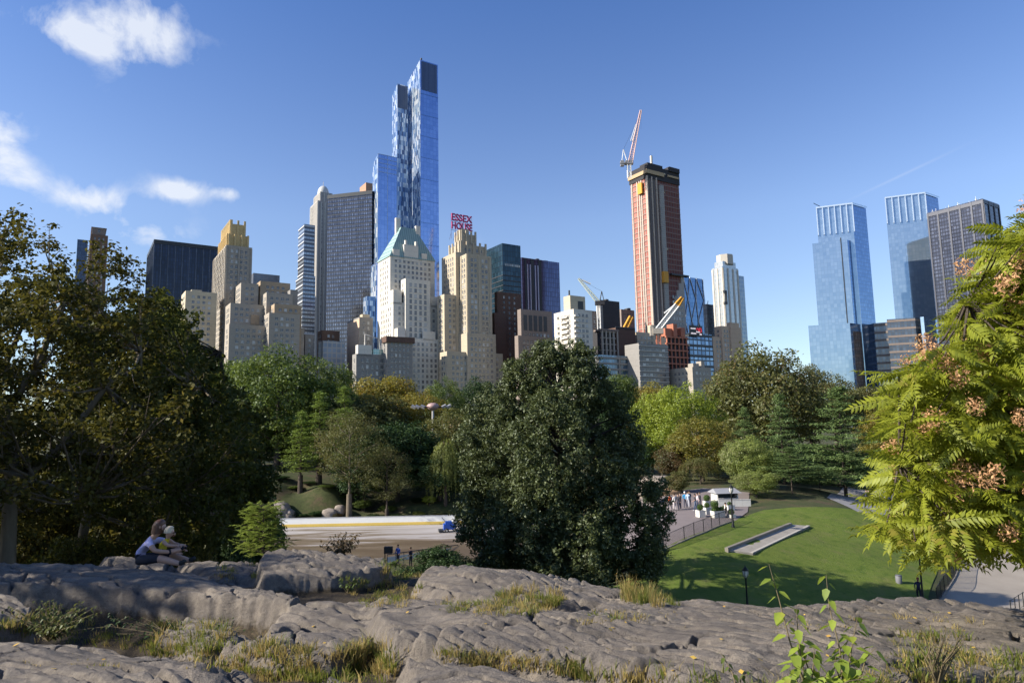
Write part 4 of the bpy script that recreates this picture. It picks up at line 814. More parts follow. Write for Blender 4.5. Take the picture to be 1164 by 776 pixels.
# ------------------------------------------------------------------ cranes
def lattice(m,p0,p1,w0,w1,n,r=.16,mi=0):
    p0=Vector(p0);p1=Vector(p1); t=(p1-p0).normalized(); a=Vector((0,1,0)); a=(a-t*a.dot(t)).normalized(); b_=t.cross(a); R_=[]
    for i in range(n+1):
        f=i/n; w=w0+(w1-w0)*f; c=p0.lerp(p1,f); R_.append([c+a*w+b_*w,c-a*w+b_*w,c-a*w-b_*w,c+a*w-b_*w])
    for j in range(4): m.tube([q[j] for q in R_],r*1.4,4,mi,False)
    for i in range(n):
        for j in range(4): m.tube([R_[i][j],R_[i+1][(j+1)%4]],r*.8,3,mi,False); m.tube([R_[i][j],R_[i][(j+1)%4]],r*.7,3,mi,False)
cg='tower cranes over the building sites'
c0=at(715,190,466); c=thing('tower_crane','white luffing crane standing on the formwork of the tallest unfinished tower','crane',tuple(c0),0,cg)
m=MB(); lattice(m,(0,0,-8),(0,0,2),1.2,1.2,5); m.build('mast',[wht],c)
tip=at(728.5,125.5,466)-c0; m=MB(); lattice(m,(1.,0,3),tuple(tip),1.5,.5,22,.2); m.build('jib',[plain('pinkish_crane_paint',(.62,.42,.38),.5)],c)
m=MB(); m.box(-2.5,3,-1.6,1.6,2,4.5); m.box(-6,-2,-1.6,1.6,2.2,3.2); m.box(-6,-3.5,-1.4,1.4,.8,4.6); m.build('machinery_deck',[plain('crane_grey',(.25,.25,.26),.6)],c)
m=MB(); ap=Vector((-3.5,0,13)); m.tube([(-1,0,4),ap],.3,4); m.tube([(-5,0,3.5),ap],.25,4); m.build('a_frame',[wht],c); m=MB(); m.tube([ap,tip*.93],.08,3); m.tube([tip,tip+Vector((-.5,0,-14))],.05,3); m.build('pendant_cable',[TRIM_D],c)
m=MB(); lattice(m,tuple(tip*.46+Vector((-2.2,0,0))),tuple(tip*.75+Vector((-1.2,0,0))),.6,.3,8,.12); m.build('jib_strut',[wht],c)
c0=at(680,345,440); c=thing('tower_crane','small pale crane leaning left beside the charcoal block','crane',tuple(c0),0,cg)
tip=at(657.5,316.5,440)-c0; m=MB(); lattice(m,(0,0,1),tuple(tip),1.1,.45,12,.2); m.build('jib',[plain('pale_green_paint',(.55,.62,.58),.5)],c); m=MB(); lattice(m,(0,0,-32),(0,0,0),1.,1.,12,.15); m.build('mast',[wht],c)
m=MB(); m.box(-2,4,-1.5,1.5,-1,1.6); m.build('machinery_deck',[CHAR],c); m=MB(); ap=at(684,331,440)-c0; m.tube([(1,0,1),ap],.3,4); m.tube([(4,0,1),ap],.25,4); m.build('a_frame',[TRIM_D],c)
m=MB(); e=at(671.5,322.5,440)-c0; m.tube([tip,e],.5,4); m.build('jib_strut',[wht],c); m=MB(); m.tube([ap,tip],.07,3); m.build('pendant_cable',[TRIM_D],c)
c0=at(748,376,418); c=thing('tower_crane','white lattice crane boom with yellow head over the orange steel block','crane',tuple(c0),0,cg)
tip=at(775.5,338.5,418)-c0; md_=tip*.78; m=MB(); lattice(m,(0,0,1),tuple(md_),1.3,1.3,12,.24); m.build('jib',[wht],c); m=MB(); lattice(m,tuple(md_),tuple(tip),1.3,.7,4,.42); m.build('jib_head',[yel],c)
m=MB(); e=at(755,356,418)-c0; m.tube([tip*.92,e],.42,4); m.build('jib_strut',[wht],c); m=MB(); m.box(-3.5,3,-1.8,1.8,-2,1.5); m.box(-5,-3,-1.2,1.2,-3,3); m.build('machinery_deck',[CONC],c); m=MB(); lattice(m,(0,0,-24),(0,0,-2),1.2,1.2,8,.16); m.build('mast',[orr],c)
c0=at(710,375,440); c=thing('tower_crane','short yellow ochre crane boom before the brown grey brick block','crane',tuple(c0),0,cg)
tip=at(717.5,360,440)-c0; m=MB(); lattice(m,(0,0,0),tuple(tip),1.2,.9,5,.5); m.build('jib',[yel],c); m=MB(); m.box(-2,2,-1.5,1.5,-2.5,.6); m.build('machinery_deck',[TRIM_D],c)
# ------------------------------------------------------------------ vegetation
RNG=np.random.default_rng(7)
def leafmat(name,dark,light,accent=None,acc=.0,trans=.35,gloss=.10,hue=.6):
    gloss*=.35; dark=tuple(x*k for x,k in zip(dark,(1.45,1.35,1.1))); light=tuple(x*k for x,k in zip(light,(1.85,1.65,1.3)))
    n=NT(name); g=n.node('ShaderNodeNewGeometry'); r=g.outputs['Random Per Island']; p=n.obj(); b=n.noise(hue,3,.6,p)
    f=n.math('ADD',n.math('MULTIPLY',r,.6),n.math('MULTIPLY',n.math('SUBTRACT',b,.3),1.0),clamp=True)
    c=n.mix(f,dark,light)
    if accent is not None:
        a=n.noise(hue*.7,4,.7,n.mapping(p,loc=(31,7,3))); k=n.math('ADD',n.math('MULTIPLY',n.math('SUBTRACT',a,.5),3.),n.math('MULTIPLY',r,.7)); c=n.mix(n.ramp(k,[(1-acc-.12,0.),(1-acc+.12,1.)]),c,accent)
    d=n.node('ShaderNodeBsdfDiffuse',Color=c); t=n.node('ShaderNodeBsdfTranslucent',Color=n.mix(.55,c,tuple(min(1,x*1.5) for x in light))); 
    m1=n.n.new('ShaderNodeMixShader'); m1.inputs[0].default_value=trans; n.l.new(d.outputs[0],m1.inputs[1]); n.l.new(t.outputs[0],m1.inputs[2])
    gl=n.node('ShaderNodeBsdfGlossy',Roughness=.55,Color=(.75,.8,.75,1)); m2=n.n.new('ShaderNodeMixShader'); m2.inputs[0].default_value=gloss; n.l.new(m1.outputs[0],m2.inputs[1]); n.l.new(gl.outputs[0],m2.inputs[2])
    n.l.new(m2.outputs[0],n.out.inputs[0]); return n.m
def bark(name,c):
    n=NT(name); p=n.obj(); a=n.noise(3,5,.7,n.mapping(p,(3,3,.6))); b=n.noise(.8,3,.6,p)
    cc=n.mix(a,tuple(x*.5 for x in c),tuple(min(1,x*1.5) for x in c)); return n.done(cc,.95,spec=.1,normal=n.bump(a,.8,.04))
BK=bark('grey_brown_bark',(.075,.06,.048)); BKP=bark('pale_bark',(.15,.125,.09)); BKD=bark('dark_bark',(.04,.033,.027))
def unit(n,rng): v=rng.normal(size=(n,3)); return v/np.linalg.norm(v,axis=1,keepdims=True)
def leaves(P,N,size,rng,asp=.6,jit=.8,droop=0.):
    """one pointed quad per leaf: positions P, preferred normals N"""
    n=len(P); nn=N+jit*rng.normal(size=(n,3)); nn/=np.linalg.norm(nn,axis=1,keepdims=True)+1e-9
    t=rng.normal(size=(n,3)); t[:,2]-=droop; t-=nn*(t*nn).sum(1,keepdims=True); t/=np.linalg.norm(t,axis=1,keepdims=True)+1e-9
    b=np.cross(nn,t); s=(size*rng.uniform(.65,1.3,n))[:,None]
    V=np.stack([P-t*s*.5,P+b*s*.5*asp+t*s*.05,P+t*s*.5,P-b*s*.5*asp+t*s*.05],1).reshape(-1,3)
    return V,np.arange(4*n).reshape(-1,4)
def clump_pts(c,r,n,rng,flat=.75,inner=4.2):
    d=unit(n,rng); k=rng.random(n)**(1/inner); P=np.asarray(c)+d*k[:,None]*r*np.array([1,1,flat]); N=d*.8+np.array([0,0,.5]); return P,N
def crown(seed,ncl=46,R=1.0,leaf=.045,nl=260,shape='round',flat=.8,hole=.10,rmin=.16,rmax=.30,core=.12,jit=.8):
    """unit crown: radius about 1, height from 0 to 2 ; returns V,F,cluster centres"""
    rng=np.random.default_rng(seed); C=[];Rr=[]
    k=0
    while len(C)<ncl and k<4000:
        k+=1; d=unit(1,rng)[0]; rr=rng.uniform(rmin,rmax); q=rng.uniform(.45,1.)**.6
        if shape=='round': prof=1.
        p=d*q*(1-rr*.75)
        if shape=='tall': p=p*np.array([.75,.75,1])
        if shape=='dome' and p[2]<-.3: p[2]*=.55
        if shape=='cone':
            z=rng.uniform(-1,1); w=(1-z)*.5*.9+.08; a=rng.uniform(0,6.28); q=rng.uniform(.3,1)**.5; p=np.array([math.cos(a)*w*q,math.sin(a)*w*q,z*.95]); rr=rr*(.55+.6*w)
        if shape=='open' and rng.random()<.25: continue
        if any(np.linalg.norm(p-c)<(rr+r2)*.60 for c,r2 in zip(C,Rr)): continue
        C.append(p);Rr.append(rr)
    P=[];N=[]
    for c,r in zip(C,Rr):
        m=int(nl*(r/.23)**2*rng.uniform(.8,1.15)); a,b=clump_pts(c,r,m,rng,.78); out=c/(np.linalg.norm(c)+1e-6); b=b+out*.4; P.append(a);N.append(b)
        # stray twigs poking out of the clump
        s=int(m*.10); d=unit(s,rng); P.append(c+d*r*np.array([1,1,.8])*rng.uniform(.95,1.35,(s,1))); N.append(d)
    if core: m=int(nl*ncl*core); a,b=clump_pts((0,0,0),.78,m,rng,.9,3.); P.append(a);N.append(b)
    P=np.concatenate(P);N=np.concatenate(N); V,Fc=leaves(P,N,leaf,rng,jit=jit); V[:,2]+=1.0
    return V,Fc,np.array(C)+np.array([0,0,1.]),np.array(Rr)
def limb_mesh(seed,C,h0=-.5,r0=.06,fork=.25,n=14,name='trunk',lean=(0,0)):
    rng=np.random.default_rng(seed+99); m=MB(); top=Vector((lean[0],lean[1],1.35))
    sp=[Vector((0,0,h0)),Vector((lean[0]*.2,lean[1]*.2,h0*.4)),Vector((lean[0]*.5,lean[1]*.5,fork+.1)),Vector((lean[0]*.8,lean[1]*.8,.8)),top]
    m.tube(sp,[r0*1.25,r0,r0*.8,r0*.5,r0*.15],8)
    idx=rng.permutation(len(C))[:n]
    for i in idx:
        c=Vector(C[i]); z=min(max(fork,c.z-.45*c.xy.length-.1),1.2); a=Vector((0,0,z)); 
        for k in range(3):
            if sp[k+1].z<=z<=sp[min(k+2,4)].z: a=sp[k+1].lerp(sp[min(k+2,4)],(z-sp[k+1].z)/max(1e-3,sp[min(k+2,4)].z-sp[k+1].z))
        mid=a.lerp(c,.5)+Vector((rng.normal()*.03,rng.normal()*.03,-.04)); rr=r0*.38*(.6+.5*rng.random()); m.tube([a,mid,c],[rr,rr*.65,rr*.2],5)
        for q in range(2): e=c+Vector(unit(1,rng)[0])*.16; m.tube([mid.lerp(c,.5),e],[rr*.35,rr*.1],4)
    return m.mesh(name)
PRO={}
def proto(key,**kw):
    """a crown mesh + trunk mesh of unit size"""
    trunk=kw.pop('trunk',{}); V,Fc,C,Rr=crown(**kw); PRO[key]=dict(V=V,F=Fc,me=mesh_np('crown',V,Fc),tr=limb_mesh(kw['seed'],C,**trunk)); 
proto('broad1',seed=1,ncl=60,leaf=.050,nl=330,rmin=.15,rmax=.31)
proto('broad2',seed=2,ncl=50,leaf=.052,nl=350,shape='dome',rmin=.17,rmax=.34)
proto('broad3',seed=3,ncl=70,leaf=.044,nl=400,rmin=.12,rmax=.25)
proto('tall1',seed=4,ncl=56,leaf=.045,nl=320,shape='tall',rmin=.13,rmax=.26)
proto('open1',seed=5,ncl=70,leaf=.034,nl=240,shape='open',rmin=.13,rmax=.24,core=.10,trunk=dict(r0=.030,n=30))
proto('bush1',seed=6,ncl=26,leaf=.075,nl=210,rmin=.22,rmax=.42,trunk=dict(h0=-.1,fork=.1,r0=.03))
proto('bush2',seed=8,ncl=30,leaf=.055,nl=300,shape='dome',rmin=.2,rmax=.36,trunk=dict(h0=-.1,fork=.1,r0=.03))
proto('cone1',seed=9,ncl=90,leaf=.040,nl=190,shape='cone',rmin=.16,rmax=.28,core=.0)
def conifer_mesh(seed,tiers=13,per=9,tuft=60,rw=.62,leaf=.05,rise=.10,asp=.28,start=.10):
    rng=np.random.default_rng(seed); P=[];N=[];m=MB(); m.tube([(0,0,-.35),(0,0,.6),(0,0,1.95)],[.032,.025,.004],7)
    for i in range(tiers):
        f=i/(tiers-1.); z=start+(1.9-start)*f**.95; w=rw*((1-f)**.75*(.82+.3*math.sin(f*9+seed)**2)+.04); nb=max(4,int(per*(1-.45*f))); a0=rng.random()*6.28; z0_=z
        for k in range(nb):
            a=a0+6.283*k/nb+rng.normal()*.18; z=z0_+rng.normal()*.045; L_=w*rng.uniform(.6,1.18); zt=z+rise*L_/rw+rng.normal()*.035; m.tube([(0,0,z-.03),(math.cos(a)*L_*.55,math.sin(a)*L_*.55,z+(zt-z)*.3),(math.cos(a)*L_,math.sin(a)*L_,zt)],[.009,.006,.002],4)
            nt=max(3,int(L_/.07))
            for j in range(nt):
                g=.22+.78*(j+rng.random()*.6)/nt; g=min(g,1.02); wid=.085*(1.15-.6*abs(g-.55)); cc=np.array([math.cos(a)*L_*g,math.sin(a)*L_*g,z+(zt-z)*g**1.5+.015]); n_=int(tuft*.55)
                off=rng.normal(size=(n_,3))*np.array([wid*.55,wid*.55,.016]); P.append(cc+off); N.append(np.tile([0,0,1.],(n_,1))+off*2)
    n_=int(tuft*5); P.append(np.stack([rng.normal(size=n_)*.03,rng.normal(size=n_)*.03,rng.uniform(1.7,2.0,n_)],1)); N.append(unit(n_,rng))
    P=np.concatenate(P);N=np.concatenate(N); V,Fc=leaves(P,N,leaf,rng,asp,.75); return V,Fc,m.mesh('trunk')
for k,s in (('pine1',11),('pine2',12)):
    V,Fc,t=conifer_mesh(s,tuft=58 if s==11 else 52,rw=.62,tiers=14 if s==11 else 12); PRO[k]=dict(V=V,F=Fc,me=mesh_np('crown',V,Fc),tr=t)
V,Fc,t=conifer_mesh(15,tiers=18,per=9,tuft=26,rw=.44,leaf=.045,rise=-.04,asp=.35,start=.12); PRO['larch']=dict(V=V,F=Fc,me=mesh_np('crown',V,Fc),tr=t)
def willow_mesh(seed):
    rng=np.random.default_rng(seed); P=[];N=[];m=MB(); m.tube([(0,0,-.1),(0,0,1.2),(0,0,1.8)],[.07,.04,.01],7)
    for i in range(420):
        a=rng.random()*6.28; q=rng.random()**.5; w=.62*q; zt=1.95-.75*q**2.2+rng.normal()*.06; ln=rng.uniform(.45,1.15)*(.6+.6*q); n_=46
        f=rng.random(n_); x=math.cos(a)*(w+.10*np.sqrt(f)); y=math.sin(a)*(w+.10*np.sqrt(f)); z=np.maximum(zt-ln*f,.03); P.append(np.stack([x,y,z],1)+rng.normal(size=(n_,3))*.018); N.append(np.tile([math.cos(a),math.sin(a),.3],(n_,1)))
        if i%12==0: m.tube([(0,0,1.2),(math.cos(a)*w*.6,math.sin(a)*w*.6,zt),(math.cos(a)*w,math.sin(a)*w,zt-.1)],[.02,.012,.004],4)
    P=np.concatenate(P);N=np.concatenate(N); V,Fc=leaves(P,N,.060,rng,.28,.5,2.5); return V,Fc,m.mesh('trunk')
V,Fc,t=willow_mesh(3); PRO['willow']=dict(V=V,F=Fc,me=mesh_np('crown',V,Fc),tr=t)
# leaf colours
LM=dict(
 mid=leafmat('leaf_mid_green',(.022,.046,.009),(.070,.102,.020)),
 bright=leafmat('leaf_bright_green',(.060,.100,.010),(.165,.210,.024)),
 dark=leafmat('leaf_dark_green',(.008,.022,.008),(.026,.050,.016),trans=.18,gloss=.07),
 olive=leafmat('leaf_olive',(.030,.042,.012),(.085,.092,.028),(.13,.085,.03),.25),
 yellow=leafmat('leaf_yellow_green',(.06,.07,.012),(.17,.155,.025),(.22,.13,.02),.35),
 orange=leafmat('leaf_autumn',(.045,.060,.012),(.13,.125,.022),(.24,.15,.02),.18),
 pine=leafmat('pine_needles',(.032,.062,.026),(.095,.145,.058),trans=.15,gloss=.06),
 larch=leafmat('larch_needles',(.045,.080,.016),(.12,.175,.035),trans=.25),
 willow=leafmat('willow_leaves',(.050,.070,.014),(.125,.150,.035)),
 pale=leafmat('leaf_pale_green',(.060,.095,.022),(.160,.200,.055),(.26,.27,.12),.3),
 brown=leafmat('leaf_brown',(.035,.025,.014),(.095,.065,.03),(.06,.07,.02),.4),
 shade=leafmat('leaf_shade_gold',(.018,.022,.006),(.060,.060,.012),(.16,.12,.02),.30,trans=.30,gloss=.06),  # shade of the left trees and their backlit gold are in the colour
 shadeg=leafmat('leaf_shade_green',(.016,.024,.008),(.048,.058,.012),(.13,.10,.02),.22,trans=.42,gloss=.05))  # greener leaves darkened for shade, golden light in the accent colour
KN={'pine1':'pine_tree','pine2':'pine_tree','larch':'larch_tree','willow':'willow_tree','bush1':'bush','bush2':'bush'}
def tree(px,ytop,wpx,D,key,mat,label,group='trees in the park',base=None,rz=None,trunk=None,hb=None,asp=None,name=None,cat=None,zoff=0,lowpx=None):
    """crown centred on column px, its top at row ytop, wpx pixels wide, standing D metres away"""
    c=at(px,ytop,D); gz=tz(c.x,c.y) if base is None else base; w=wpx/F*D/2
    low=at(px,lowpx,D).z if lowpx else gz+(hb if hb is not None else .12*(c.z-gz)); low=max(low,gz-.5); h=max(.5,c.z-low)
    r=random.Random(int(px*13+D*7+ytop)); nm=name or KN.get(key,'broadleaf_tree'); isb=nm=='bush'
    root=thing(nm,label,cat or ('bush' if isb else 'tree'),(c.x,c.y,gz),0,group)
    pr=PRO[key]; wid={'tall1':.78,'pine1':.62,'pine2':.62,'larch':.44,'willow':.74,'cone1':.95}.get(key,1.0)
    S=(w/wid,w/wid,h/2.0)
    cr=bpy.data.objects.new('crown',pr['me']); COL.objects.link(cr); cr.parent=root
    if len(pr['me'].materials)==0: pr['me'].materials.append(LM['mid'])
    cr.material_slots[0].link='OBJECT'; cr.material_slots[0].material=LM[mat]
    cr.scale=S; cr.location=(0,0,low-gz); cr.rotation_euler=(0,0,r.random()*6.28 if rz is None else rz)
    tr=bpy.data.objects.new('trunk' if not isb else 'stem',pr['tr']); COL.objects.link(tr); tr.parent=root
    if len(pr['tr'].materials)==0: pr['tr'].materials.append(BK)
    tr.material_slots[0].link='OBJECT'; tr.material_slots[0].material=trunk or BK
    # the trunk reaches from the ground: the unit trunk starts below its crown
    h0={'pine1':-.35,'pine2':-.35,'larch':-.35,'willow':-.1,'bush1':-.1,'bush2':-.1}.get(key,-.5)
    sz=h/2.0; tr.location=(0,0,low-gz); tr.rotation_euler=cr.rotation_euler; tr.scale=(min(S[0],S[2]*1.2),)*2+(sz,)
    need=(low-gz)+.3; have=-h0*sz
    if need>have:
        m=MB(); rr=.062*tr.scale[0] if nm!='pine_tree' else .034*tr.scale[0]; m.tube([(0,0,-.3),(0,0,low-gz-have+.3*sz)],[rr*1.3,rr],8); o=m.build('trunk_base',trunk or BK,root)
    return root
# ---- far rows (left to right)
tree(250,398,120,150,'broad2','mid','big green tree at the left end of the far row under the stepped limestone block')
tree(318,389,130,128,'broad1','mid','broad bright topped green tree standing below the two small dark blocks',hb=2)
tree(375,402,90,136,'broad3','mid','round green tree just left of the yellow green one',hb=2)
tree(436,418,92,150,'broad2','yellow','yellow green autumn tree below the ornate grey club building',hb=2)
tree(478,438,80,142,'broad3','yellow','low golden topped tree right of the yellow green one',hb=2)
tree(410,440,120,132,'broad2','olive','dark olive tree mass behind the pale trunked tree',hb=1)
tree(505,424,56,175,'broad3','mid','small green tree right of the golden topped tree, below the cream hotel')
tree(545,426,60,185,'broad1','dark','dark small crown left of the big central tree top')
tree(520,462,100,120,'broad1','olive','grey green bushy tree between the floodlight mast and the big central tree',hb=1)
tree(452,470,110,112,'broad2','dark','dark shaded tree behind the ice rink slope',hb=.5)
tree(415,505,80,108,'bush2','dark','low dark thicket tree right of the pale trunked tree',hb=.2)
tree(500,510,90,108,'broad3','dark','dark tree directly behind the weeping willow',hb=.5)
tree(700,417,55,165,'broad2','mid','fresh green tree peeping right of the big central tree top')
tree(735,432,70,190,'broad1','yellow','low yellowish tree between the central tree and the bright green one')
tree(672,440,80,120,'broad3','dark','dark tree half hidden by the right shoulder of the central tree',hb=1)
tree(770,429,105,112,'broad3','bright','bright green rounded tree behind the plaza',hb=1.5)
tree(738,445,60,118,'broad1','bright','bright green tree tucked left of the rounded bright one',hb=1)
tree(795,470,80,98,'tall1','orange','orange tinged autumn tree behind the white planters',hb=1)
tree(765,500,50,100,'bush1','brown','reddish brown tree above the plaza group',hb=.5)
tree(795,520,52,92,'willow','olive','drooping olive tree behind the kiosk')
tree(865,386,135,128,'broad1','olive','tallest olive brown tree under the pale skyscraper',hb=2)
tree(830,405,80,140,'broad3','olive','olive tree at the left shoulder of the tallest olive brown one',hb=2)
tree(915,405,75,145,'broad3','olive','olive brown tree right of the tallest olive brown one',hb=2)
tree(945,424,70,175,'broad1','olive','distant brownish tree below the left glass tower')
tree(985,432,70,150,'broad2','olive','olive tree behind the biggest pine')
tree(1030,425,90,140,'broad3','olive','brownish olive tree beside the pinnate leaved branches')
tree(1085,430,100,150,'broad1','olive','olive tree mostly hidden by the pinnate leaved branches')
tree(1160,420,120,150,'broad2','olive','rightmost olive tree behind the pinnate leaved branches')
tree(1000,458,66,105,'broad3','yellow','golden tree between the biggest pine and the pinnate leaved branches',hb=1)
tree(1045,455,90,112,'broad2','brown','brown leaved tree right of the golden tree',hb=1)
tree(885,448,70,98,'pine1','pine','tall blue green pine at the middle of the pine group',hb=.5)
tree(845,462,56,102,'pine2','pine','pine at the left back of the pine group',hb=.5)
tree(952,440,118,88,'pine1','pine','biggest spreading pine, right of the group',hb=1.0)
tree(897,508,86,80,'pine2','pine','low spreading pine with a bare trunk on the lawn edge',hb=2.0)
tree(930,530,80,84,'pine2','pine','low dark pine at the foot of the biggest pine',hb=1.2)
tree(848,494,66,84,'broad1','pale','pale variegated green shrub tree right of the planters',hb=.8)
tree(858,532,60,78,'broad3','pale','bright pale leaved bush by the dark lamp post',hb=.3)
tree(985,520,55,92,'pine1','pine','small pine before the far path group',hb=1)
tree(990,520,90,125,'broad2','dark','dark tree screening the far path',hb=.5)
tree(900,500,150,108,'broad1','dark','dark tree filling the gap behind the pines',hb=.3)
tree(830,515,90,106,'bush2','mid','green thicket behind the kiosk',hb=.2)
tree(770,533,30,84,'bush1','olive','olive bush beside the pale boulder',hb=0)
tree(738,540,24,80,'bush2','dark','dark bush left of the pale boulder',hb=0)
tree(720,500,70,112,'bush2','dark','dark thicket left of the pale boulder',hb=.2)
for px,y,w,D,k in ((292,475,100,138,'broad2'),(345,480,90,146,'broad1'),(430,475,110,138,'broad2'),(480,470,90,146,'broad1'),(318,510,60,136,'bush2')): tree(px,y,w,D,k,'dark',{292:'dark low crowned tree behind the left larch',345:'dark tree filling the shade between the larches',430:'dark wide tree behind the small brownish tree',480:'dark tree left of the floodlight mast',318:'dark thicket under the larches'}[px],hb=.1)
# ---- rink slope
tree(343,466,52,109,'larch','larch','left one of three light green larches above the rink slope',hb=3.0,trunk=BK)
tree(364,444,58,112,'larch','larch','middle and tallest larch above the rink slope',hb=3.0)
tree(392,438,54,116,'larch','larch','right one of three light green larches above the rink slope',hb=3.5)
tree(398,462,96,104,'open1','olive','thin crowned tree with a pale forked trunk on the rink slope',hb=5.5,trunk=BKP)
tree(440,500,70,104,'open1','olive','small open brownish tree right of the pale trunked tree',hb=3)
tree(506,500,46,106,'willow','willow','yellow green weeping willow beside the rink wall',hb=.1)
tree(292,440,90,140,'tall1','dark','dark tree with a tall trunk left of the larches',hb=5)
tree(236,440,80,125,'tall1','dark','dark tall tree behind the leaning pale trunk',hb=2)
bs=[(352,566,24,112,'dark'),(335,572,20,110,'mid'),(372,568,26,108,'mid'),(395,560,34,110,'mid'),(412,566,24,108,'mid'),(440,574,22,106,'mid'),(330,580,22,104,'dark'),(360,580,20,103,'dark'),(382,582,18,103,'brown'),(425,583,20,103,'dark'),(452,583,20,103,'dark'),(478,568,30,108,'dark'),(488,562,18,106,'bright'),(476,580,16,103,'willow'),(405,586,14,102,'brown'),(345,588,16,101,'dark'),(500,584,20,102,'olive'),(318,566,26,112,'dark')]
SLB=['dark shrub below the middle larch','green shrub beside the grey rock face of the rink','wide green shrub just left of the pale forked trunk','widest green shrub, right of the pale forked trunk','green shrub under the small open tree','low green shrub midway along the rink slope','dark shrub touching the rink wall by the grey rock','low dark shrub at the wall below the middle larch','brown shrub at the foot of the pale forked trunk','dark low shrub on the wall right of the brown ones','dark low shrub at the wall below the bare slope','dark shrub left of the weeping willow','bright green shrub high up beside the willow','yellow green shrub at the wall near the willow','brown shrub at the wall right of the pale trunk','dark shrub lowest at the left end of the rink wall','olive shrub at the foot of the weeping willow','dark shrub above the grey rock face']
for i,(px,y,w,D,mt) in enumerate(bs): tree(px,y,w,max(D,104.5),'bush1' if i%2 else 'bush2',mt,SLB[i],group='shrubs on the rink slope',hb=.1)
# ---- dark understorey behind the rock on the left
ULB=['shaded bush at the far left foot of the pale trunk','shaded bush just right of the leftmost pale trunk','shaded green bush at the foot of the leaning trunk','shaded bush directly behind the seated pair','shaded bush between the seated pair and feathery tree','dark bush behind the feathery young tree','big shaded bush under the golden edged tree','big shaded bush behind the leaning trunk','tall shaded bush at the very left behind the trunk','dark bush at the right end of the shaded mass','low shaded bush on the rock right of the pair','low dark bush left of the feathery young tree']
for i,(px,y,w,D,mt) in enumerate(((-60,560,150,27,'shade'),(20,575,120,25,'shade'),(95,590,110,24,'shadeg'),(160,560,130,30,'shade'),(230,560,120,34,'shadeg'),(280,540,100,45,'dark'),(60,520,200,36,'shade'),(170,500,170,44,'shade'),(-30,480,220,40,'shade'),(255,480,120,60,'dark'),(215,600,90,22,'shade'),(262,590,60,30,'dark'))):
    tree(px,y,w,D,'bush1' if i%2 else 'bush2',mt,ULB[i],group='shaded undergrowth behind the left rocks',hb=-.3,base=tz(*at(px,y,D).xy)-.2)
# ---- dark understorey round the central tree
for i,(px,y,w,D) in enumerate(((500,618,70,60),(545,632,60,50),(470,640,50,58),(590,640,60,48))):
    tree(px,y,w,D,'bush1','dark',{500:'dark bush nearest the rail, left of the central tree',545:'dark bush against the left foot of the central tree',470:'lowest dark bush behind the flat boulder weeds',590:'dark bush below the middle of the central tree'}[px],group='bushes at the foot of the central tree',hb=-.2)
for px,y,w,D,l in ((846,585,18,75,'small bush at the dark lamp post foot'),(827,592,14,71,'tiny shrub by the plaza fence')): tree(px,y,w,D,'bush1','mid',l,group='shrubs by the plaza fence',hb=0)
